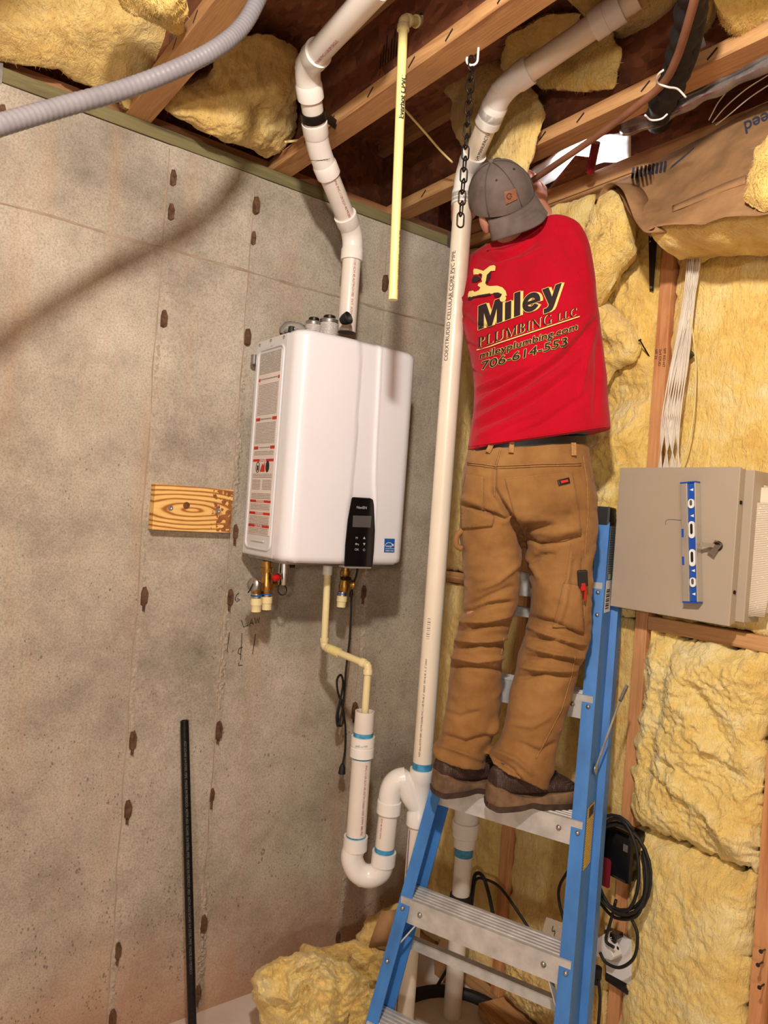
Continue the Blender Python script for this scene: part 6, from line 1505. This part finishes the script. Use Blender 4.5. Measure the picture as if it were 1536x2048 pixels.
obj('knockout', MB().lathe((EX1 + 0.0215, -0.02, EZ0 + 0.14), (1, 0, 0), [(0, 0.013), (0.0012, 0.013), (0.0014, 0.011)], 20), M['enclosure'], enc, smooth=40)
for z in (EZ0 + 0.29, EZ0 + 0.19): obj('screw', MB().lathe((EX1 + 0.0215, -0.03, z), (1, 0, 0), [(0, 0.004), (0.0015, 0.004)], 10), M['dark_metal'], enc)
obj('scratch', MB().tube(spline([PX(a, b, y=EF - 0.0003) for a, b in ((1331, 1050), (1332, 1042), (1340, 1039), (1364, 1041))], 4), 0.0006, 4), M['ink'], door)
# spirit level stuck to the door
lt, lbm = PX(1381, 964, y=EF - 0.012), PX(1386, 1206, y=EF - 0.012)
lvl = thing('spirit_level', 'blue and silver torpedo level stuck upright on the tan enclosure', 'level', lbm)
ld = (lt - lbm); LL = ld.length; ld.normalize(); lx = V((1, 0, 0)); lx = (lx - ld * lx.dot(ld)).normalized(); ln = V((0, -1, 0))
def LP(u, t, n): return lbm + lx * u + ld * (t * LL) + ln * n
def lbx(nm, u0, u1, t0, t1, n0, n1, mt, par=lvl, bevel=0.001):
    return obj(nm, MB().hexa([LP(u0, t0, n0), LP(u1, t0, n0), LP(u1, t0, n1), LP(u0, t0, n1), LP(u0, t1, n0), LP(u1, t1, n0), LP(u1, t1, n1), LP(u0, t1, n1)]), mt, par, bevel=bevel)
lbx('silver_edge', -0.021, -0.004, 0.012, 0.988, -0.010, 0.014, M['alu_bright'])
lbx('silver_rib', -0.004, -0.001, 0.012, 0.988, -0.010, 0.016, M['alu_bright'])
face = lbx('blue_face', -0.001, 0.018, 0.012, 0.988, -0.010, 0.011, M['level_blue'])
lbx('silver_rim', 0.018, 0.021, 0.012, 0.988, -0.010, 0.014, M['alu_bright'])
for a, b in ((0, 0.012), (0.988, 1.0)): lbx('end_cap', -0.022, 0.022, a, b, -0.010, 0.015, M['level_blue'])
for t, hh in ((0.815, 0.018), (0.60, 0.028), (0.37, 0.028), (0.17, 0.018)):
    cc = LP(0.0085, t, 0.0105); pts = []
    r = 0.0085
    for i in range(24):
        a = 2 * math.pi * i / 24; pts.append((r * math.cos(a), (hh / 2 - 0.0 if hh > 0.02 else 0.004) * (1 if math.sin(a) > 0 else -1) + r * math.sin(a)))
    vi = obj('vial_window', MB().prism([cc + lx * u + ld * v for u, v in pts], ln * 0.004), M['vial'], face)
    obj('vial', MB().prism([cc + ln * 0.0042 + lx * (u * 0.42) + ld * (v * 0.62 + 0.002) for u, v in pts], ln * 0.0006), M['lcd'] if hh < 0.02 else M['black'], vi)
for t in (0.31, 0.54): lbx('magnet_slot', -0.020, -0.014, t, t + 0.07, 0.0142, 0.0148, M['level_blue'], bevel=0)
for t in (0.93, 0.715, 0.265, 0.075): obj('level_mark', MB().prism([LP(0.004, t, 0.0113), LP(0.014, t + 0.012, 0.0113), LP(0.014, t - 0.012, 0.0113)], ln * 0.0005), M['white_ink'], lvl)
# documents tucked behind the enclosure
for k, (pts, lab_) in enumerate((([(1490, 962), (1560, 978), (1540, 1215), (1476, 1200)], 'topmost printed paper sheet tucked behind the right edge of the tan enclosure'), ([(1500, 1004), (1575, 1008), (1530, 1234), (1482, 1232)], 'lower folded printed sheet hanging beside the tan enclosure'), ([(1498, 975), (1570, 975), (1536, 1226), (1486, 1222)], 'middle paper sheet between the two printed documents'))):
    yy = (-0.008, -0.035, -0.020)[k]; P = [PX(a, b, y=yy) for a, b in pts]
    mb = MB().grid(lambda u, v: P[0].lerp(P[1], u).lerp(P[3].lerp(P[2], u), v) + V((0, -0.006 * math.sin(u * 3) * v, 0)), 8, 8)
    o = obj('document', mb, [M['paper_ink'], M['paper_ink'], M['paper']][k], smooth=180, solid=0.0012); at_origin(o, P[3]); tag(o, lab_, 'paper', 'papers behind the enclosure')
# cable bundle
top_c = PX(1398, 462, y=-0.03)
for k in range(20):
    u = (k - 9.5) / 9.5; u1 = ((k * 7) % 20 - 9.5) / 9.5; u2 = ((k * 11 + 3) % 20 - 9.5) / 9.5; r1 = random.random()
    pts = [PX(1392 + 12 * u, 440, y=-0.02), PX(1388 + 13 * u, 520, y=-0.03 - 0.012 * r1), PX(1376 + 12 * (0.5 * u + 0.5 * u1), 620, y=-0.04 - 0.012 * r1), PX(1357 + 17 * u1, 740, y=-0.05 - 0.012 * r1), PX(1341 + 21 * (0.6 * u1 + 0.4 * u2), 850, y=-0.055 - 0.01 * r1), PX(1338 + 22 * u2, 940, y=-0.05), PX(1338 + 22 * u2, 950, y=-0.045)]
    o = obj('network_cable', MB().tube(spline(pts, 6), 0.0019, 7), M['cable'], smooth=180); at_origin(o, pts[-1])
    tag(o, 'thin white cable in the bundle running down into the tan enclosure', 'cable', 'white cable bundle')
o = obj('loose_cable', MB().tube(spline([PX(a, b, y=-0.05) for a, b in ((1380, 630), (1387, 680), (1392, 740), (1388, 820), (1378, 880), (1362, 930), (1360, 948))], 6), 0.002, 7), M['yellow_cable'], smooth=180); at_origin(o, PX(1360, 948, y=-0.05)); tag(o, 'single cream cable bowing out to the right of the white bundle', 'cable')
o = obj('cable_clip', MB().obox(PX(1375, 712, y=-0.03), V((0.012, 0, 0.008)), V((-0.004, 0, 0.007)), V((0, 0.012, 0))), M['black'], bevel=0.002); tag(o, 'small black plastic clip behind the white cable bundle', 'clip')
o = obj('hanger_strap', MB().hexa([PX(1297, 455, y=-0.006), PX(1316, 455, y=-0.006), PX(1316, 455, y=-0.001), PX(1297, 455, y=-0.001), PX(1299, 580, y=-0.006), PX(1306, 580, y=-0.006), PX(1306, 580, y=-0.001), PX(1299, 580, y=-0.001)][:4] + [PX(1299, 582, y=-0.006), PX(1307, 582, y=-0.006), PX(1307, 582, y=-0.001), PX(1299, 582, y=-0.001)]), M['black'])
at_origin(o, PX(1303, 582, y=-0.004)); tag(o, 'black tapered metal strap hanging on the stud right of the shirt', 'strap')
obj('screw', MB().lathe(PX(1302, 575, y=-0.006), (0, -1, 0), [(0, 0.005), (0.003, 0.004)], 10), M['steel'], o)

# ------------------------------------------------------------------ ceiling lines at upper right
ls = thing('line_set', 'bundle of black wrapped refrigerant lines tied under the joists at upper right', 'pipe', PX(1315, 225, z=2.74))
mb = MB().tube(spline([PX(1392, -40, z=2.80), PX(1378, 40, z=2.79), PX(1362, 110, z=2.78), PX(1345, 165, z=2.77), PX(1322, 210, z=2.78), PX(1318, 240, z=2.84)], 8), [0.032 + 0.004 * math.sin(k * 1.3) for k in range(41)], 18)
mb.tube(spline([PX(1410, -40, z=2.80), PX(1398, 60, z=2.78), PX(1375, 140, z=2.77), PX(1335, 205, z=2.78)], 8), 0.012, 10)
obj('black_wrap', mb, M['rubber'], ls, smooth=180)
br = spline([PX(1400, -40, z=2.76), PX(1372, 60, z=2.745), PX(1352, 120, z=2.742), PX(1325, 168, z=2.742), PX(1270, 215, z=2.748), PX(1190, 275, z=2.755), PX(1110, 330, z=2.76), PX(1040, 378, z=2.77)], 8)
obj('brown_line', MB().tube(br, 0.0095, 12), M['copper'], ls, smooth=180)
def tie(path, r=0.0025): obj('zip_tie', MB().tube(spline(path, 6), r, 6), M['pvc_cut'], ls, smooth=180)
tie([PX(1327, 140, z=2.70), PX(1316, 150, z=2.70), PX(1315, 165, z=2.70), PX(1335, 174, z=2.695), PX(1355, 178, z=2.70), PX(1372, 195, z=2.69)])
tie([PX(1290, 230, z=2.72), PX(1302, 240, z=2.72), PX(1322, 238, z=2.72), PX(1335, 228, z=2.73)])
o = obj('paper_scrap', MB().prism([PX(a, b, z=2.86) for a, b in ((1392, 62), (1405, 70), (1416, 104), (1384, 138), (1382, 118))], (0, 0, 0.003)), M['poly']); at_origin(o, PX(1384, 138, z=2.86)); tag(o, 'torn white scrap hanging right of the black wrapped lines', 'scrap')
dc = spline([PX(1250, 255, z=2.83), PX(1310, 238, z=2.80), PX(1380, 200, z=2.79), PX(1450, 165, z=2.79), PX(1560, 110, z=2.79)], 8)
o = obj('foil_duct', MB().tube(dc, [0.022 + 0.003 * math.sin(k * 0.9) for k in range(len(dc))], 16), M['foil'], smooth=180); at_origin(o, dc[16]); tag(o, 'silver foil-wrapped duct running right behind the black wrapped lines', 'duct')
wi = 0
for a in ([(1536, 150), (1490, 180), (1450, 215), (1425, 245)], [(1545, 165), (1500, 195), (1460, 228), (1432, 250)], [(1540, 140), (1480, 160), (1440, 200), (1418, 240)]):
    P = [PX(x, y, z=2.775) for x, y in a]; o = obj('ceiling_wire', MB().tube(spline(P, 6), 0.0016, 6), M['cable'], smooth=180); at_origin(o, P[0])
    wi += 1; tag(o, ('', 'middle', 'lowest', 'uppermost')[wi] + ' thin pale wire fanning out above the printed kraft paper', 'wire', 'wires above the kraft paper')
o = obj('ceiling_cable', MB().tube(spline([PX(806, 215, z=2.86), PX(850, 265, z=2.84), PX(880, 300, z=2.82), PX(905, 325, z=2.80)], 6), 0.0035, 8), M['yellow_cable'], smooth=180); at_origin(o, PX(905, 325, z=2.8)); tag(o, 'tan cable sagging between the yellow pipe and the white riser elbow', 'cable')
o = obj('ceiling_cable', MB().tube(spline([PX(600, 280, z=2.83), PX(580, 283, z=2.82), PX(570, 284, z=2.81)], 6), 0.004, 8), M['yellow_cable'], smooth=180); at_origin(o, PX(570, 284, z=2.81)); tag(o, 'short yellow cable end poking out beside the vent strap', 'cable')
# opening above the wall top: plastic sheet, red pipe, board, daylight
mb = MB()
A_ = [[PX(1040, 400, z=2.86), PX(1050, 350, z=2.92)], [PX(1100, 365, z=2.88), PX(1135, 290, z=2.95)], [PX(1190, 330, z=2.90), PX(1195, 272, z=2.97)], [PX(1262, 322, z=2.88), PX(1262, 262, z=2.96)]]
mb.grid(lambda u, v: spline([a.lerp(b, v) for a, b in A_], 8)[round(u * 24)] + V((0, 0, 0.010 * fbm((u * 3, v * 2, 0), 2.5, 3))), 24, 10)
o = obj('plastic_sheet', mb, M['poly'], smooth=180, solid=0.001); at_origin(o, A_[1][0]); tag(o, 'white plastic sheet glowing in the gap above the wall top', 'sheet')
o = obj('water_pipe', MB().tube([PX(1180, 345, z=2.80), PX(1192, 285, z=2.86)], 0.0135, 16), M['red_pipe'], smooth=60); at_origin(o, PX(1180, 345, z=2.80)); tag(o, 'short dark red pipe crossing the bright gap above the wall top', 'pipe')
o = obj('board_scrap', MB().prism([PX(a, b, z=2.845) for a, b in ((1085, 398), (1150, 318), (1182, 322), (1180, 352), (1110, 388))], (0, 0, 0.012)), M['osb']); at_origin(o, PX(1110, 388, z=2.845)); tag(o, 'triangular board offcut lying in the gap below the plastic sheet', 'board')
dl = bpy.data.lights.new('daylight_gap', 'POINT'); dl.energy = 2.2; dl.shadow_soft_size = 0.03; dl.color = (0.9, 0.95, 1.0)
dlo = bpy.data.objects.new('daylight_gap', dl); COL.objects.link(dlo); q = PX(1160, 335, z=2.875); dlo.location = q

# ------------------------------------------------------------------ behind the ladder
sx, sy = 0.44, -0.15
sump = thing('sump_discharge', 'white sump discharge pipe with check valve standing behind the ladder', 'pipe', (sx, sy, 0))
def sz(py): return PX(925, py, y=sy).z
obj('lower_pipe', MB().lathe((sx, sy, -0.02), UP, [(0, R2), (sz(1835) + 0.02, R2)], 26), M['pvc'], sump, smooth=50)
obj('rubber_sleeve', MB().lathe((sx, sy, sz(1838)), UP, [(0, R2 * 1.05), (0.002, R2 * 1.22), (sz(1792) - sz(1838), R2 * 1.22), (sz(1790) - sz(1838), R2)], 26), M['rubber'], sump, smooth=40)
obj('middle_pipe', MB().lathe((sx, sy, sz(1800)), UP, [(0, R2), (sz(1680) - sz(1800), R2)], 26), M['pvc'], sump, smooth=50)
ring(sump, (sx, sy, sz(1700)), (0, 0, 1), R2, 0.03, M['primer'])
obj('check_valve', MB().lathe((sx, sy, sz(1690)), UP, [(0, R2), (0, R2 * 1.25), (0.03, R2 * 1.25), (0.035, R2 * 1.45), (0.06, R2 * 1.45), (0.06, R2 * 1.55), (0.085, R2 * 1.55), (0.085, R2 * 1.35), (0.15, R2 * 1.35), (0.16, R2 * 1.0), (0.20, R2)], 26), M['pvc_cut'], sump, smooth=40)
pit = thing('sump_pit', 'dark round sump basin set in the floor under the discharge pipe', 'sump pit', (0.52, -0.22, 0))
mb = MB().lathe((0.52, -0.22, -0.3), UP, [(0, 0.19), (0.31, 0.20), (0.318, 0.225), (0.325, 0.225), (0.325, 0.205), (0.315, 0.195), (0.29, 0.19), (0.02, 0.18)], 40)
obj('basin', mb, M['rubber'], pit, smooth=40)
# pump backup unit with a coil of cable, hung on the stud
cu = PX(1228, 1700, y=-0.05)
cub = thing('backup_charger', 'black pump backup unit with maroon label on the stud behind the ladder', 'charger', PX(1228, 1775, y=-0.03))
ca, cb = PX(1196, 1640, y=-0.07), PX(1262, 1775, y=-0.07)
bd_ = obj('case', MB().box((ca.x, -0.075, cb.z), (cb.x - 0.005, 0.0, ca.z)), M['gloss_black'], cub, bevel=0.012)
la, lb2 = PX(1196, 1712, y=-0.076), PX(1222, 1780, y=-0.076)
l_ = obj('label_plate', MB().prism([(x, -0.0765, z) for x, z in rrect(ca.x + 0.002, PX(1222, 1740, y=-0.076).x, PX(1215, 1776, y=-0.076).z, PX(1215, 1716, y=-0.076).z, 0.008)], (0, -0.001, 0)), M['maroon'], bd_)
mb = MB()
for k in range(4): z = PX(1215, 1724 + 13 * k, y=-0.078).z; mb.box((ca.x + 0.006, -0.079, z - 0.005), (ca.x + 0.03 - 0.006 * (k % 2), -0.0775, z))
obj('label_print', mb, M['panel_ink'], l_)
obj('warning_tag', MB().box((cb.x - 0.03, -0.0762, ca.z - 0.05), (cb.x - 0.015, -0.0755, ca.z - 0.03)), M['steel'], bd_)
coil = []
cc = PX(1238, 1725, y=-0.10)
for k in range(96):
    t = k / 96 * 2 * math.pi * 4 + 1.0; n_ = k / 96
    coil.append(cc + V((math.cos(t) * (0.085 + 0.012 * math.sin(t * 0.37)) + 0.012 * n_, -0.01 - 0.012 * math.sin(t * 0.5 + n_ * 3), math.sin(t) * (0.125 + 0.012 * math.cos(t * 0.41)) - 0.015 * n_)))
coil += spline([coil[-1], PX(1290, 1770, y=-0.11), PX(1275, 1830, y=-0.11), PX(1230, 1835, y=-0.10), PX(1195, 1800, y=-0.08)], 8)[1:]
o = obj('coiled_cable', MB().tube(coil, 0.0046, 8), M['rubber'], smooth=180); at_origin(o, PX(1238, 1835, y=-0.1)); tag(o, 'thick coil of black cable looped over the black backup unit', 'cable')
for k, (pts, lab_) in enumerate((([(1262, 1835), (1275, 1870), (1268, 1915), (1240, 1935), (1212, 1925), (1200, 1905)], 'black cable looping in front of the white outlet plate'), ([(1232, 1800), (1222, 1840), (1212, 1880), (1228, 1895)], 'black lead dropping from the backup unit to the outlet'), ([(1197, 1960), (1200, 2000), (1196, 2060)], 'black cord hanging to the floor right of the ladder'),
        ([(941, 1850), (946, 1790), (952, 1760), (968, 1758), (1000, 1775), (1040, 1830), (1072, 1880)], 'black pump cable arching behind the ladder step'), ([(990, 1852), (978, 1790), (965, 1752), (950, 1750), (944, 1790), (936, 1850), (930, 1890), (900, 1930), (870, 1980), (850, 2020)], 'black pump cable wrapped round the discharge pipe'), ([(1130, 1850), (1118, 1800), (1120, 1770), (1136, 1742)], 'short black cable arc just left of the right ladder rail'))):
    P = [PX(a, b, y=-0.10 if k < 3 else -0.105) for a, b in pts]; o = obj('black_cable', MB().tube(spline(P, 7), 0.0045 if k != 4 else 0.006, 8), M['rubber'], smooth=180); at_origin(o, P[-1]); tag(o, lab_, 'cable', 'black pump cables')
# outlet with plug-in units
oc = PX(1232, 1910, y=-0.02)
out = thing('wall_outlet', 'white outlet plate with black plugs low on the stud right of the ladder', 'outlet', PX(1232, 1955, y=-0.02))
pq = [PX(a, b, y=-0.035) for a, b in ((1210, 1850), (1262, 1880), (1262, 1972), (1212, 1945))]
obj('outlet_box', MB().box((PX(1225, 1900, y=0).x, -0.03, PX(1230, 1960, y=0).z), (PX(1280, 1900, y=0).x, 0.0, PX(1230, 1870, y=0).z)), M['black'], out, bevel=0.004)
pl_ = obj('cover_plate', MB().prism(pq, (0, 0.005, 0)), M['white_plastic'], out, bevel=0.001)
pq2 = [PX(a, b, y=-0.09) for a, b in ((1190, 1878), (1208, 1868), (1228, 1915), (1222, 1922), (1190, 1912))]
obj('plug_in_adapter', MB().prism(pq2, (0, 0.04, 0)), M['white_plastic'], out, bevel=0.003)
mb = MB()
for a, b, r in ((1222, 1878, 0.018), (1231, 1898, 0.011)): mb.ball(PX(a, b, y=-0.06), r, 14)
mb.beam(PX(1215, 1862, y=-0.05), PX(1240, 1872, y=-0.05), (0, 0, 1), 0.012, 0.03)
obj('black_plug', mb, M['gloss_black'], out, smooth=60)
o = obj('cord_plug', MB().lathe(PX(1196, 1935, y=-0.08), (-0.1, 0, -1), [(0, 0.012), (0.03, 0.014), (0.05, 0.008)], 12), M['rubber'], out, smooth=50)
# instruction sheet clipped behind the ladder rail
P = [PX(a, b, y=-0.115) for a, b in ((1093, 1834), (1132, 1848), (1124, 1890), (1080, 1878))]
o = obj('instruction_sheet', MB().grid(lambda u, v: P[0].lerp(P[1], u).lerp(P[3].lerp(P[2], u), v), 4, 4), M['paper_ink'], solid=0.001); at_origin(o, P[3]); tag(o, 'small printed sheet of instructions behind the ladder step', 'paper')
mb = MB(); mb.tube(spline([PX(a, b, y=-0.118) for a, b in ((1106, 1852), (1104, 1862), (1110, 1862), (1108, 1872))], 4), 0.0011, 4); obj('handwriting', mb, M['ink'], o)
o = obj('warning_flag', MB().prism([PX(a, b, y=-0.04) for a, b in ((996, 1637), (1006, 1636), (1004, 1648))], (0, 0.004, 0)), M['red_plastic']); at_origin(o, PX(1003, 1648, y=-0.04)); tag(o, 'tiny red tag on the batt under the boots', 'tag')
# cardboard and offcuts by the pit
o = obj('cardboard_flap', MB().prism([PX(a, b, y=-0.06) for a, b in ((868, 1900), (890, 1870), (905, 1960), (888, 2010), (870, 1990))], (0.0, 0.004, 0)), M['kraft']); at_origin(o, PX(888, 2010, y=-0.06)); tag(o, 'brown cardboard flap standing left of the discharge pipe', 'cardboard')
o = obj('floor_block', MB().obox((0.66, -0.06, 0.025), (0.16, -0.03, 0), (0.01, 0.05, 0), (0, 0, 0.02)), M['wood_x'], bevel=0.002); at_origin(o, (0.66, -0.06, 0.005)); tag(o, 'dusty wood offcut on the floor at the stud wall behind the ladder', 'wood block')
print('objects', len(bpy.data.objects), 'tris', sum(len(p.vertices) - 2 for me in bpy.data.meshes for p in me.polygons))
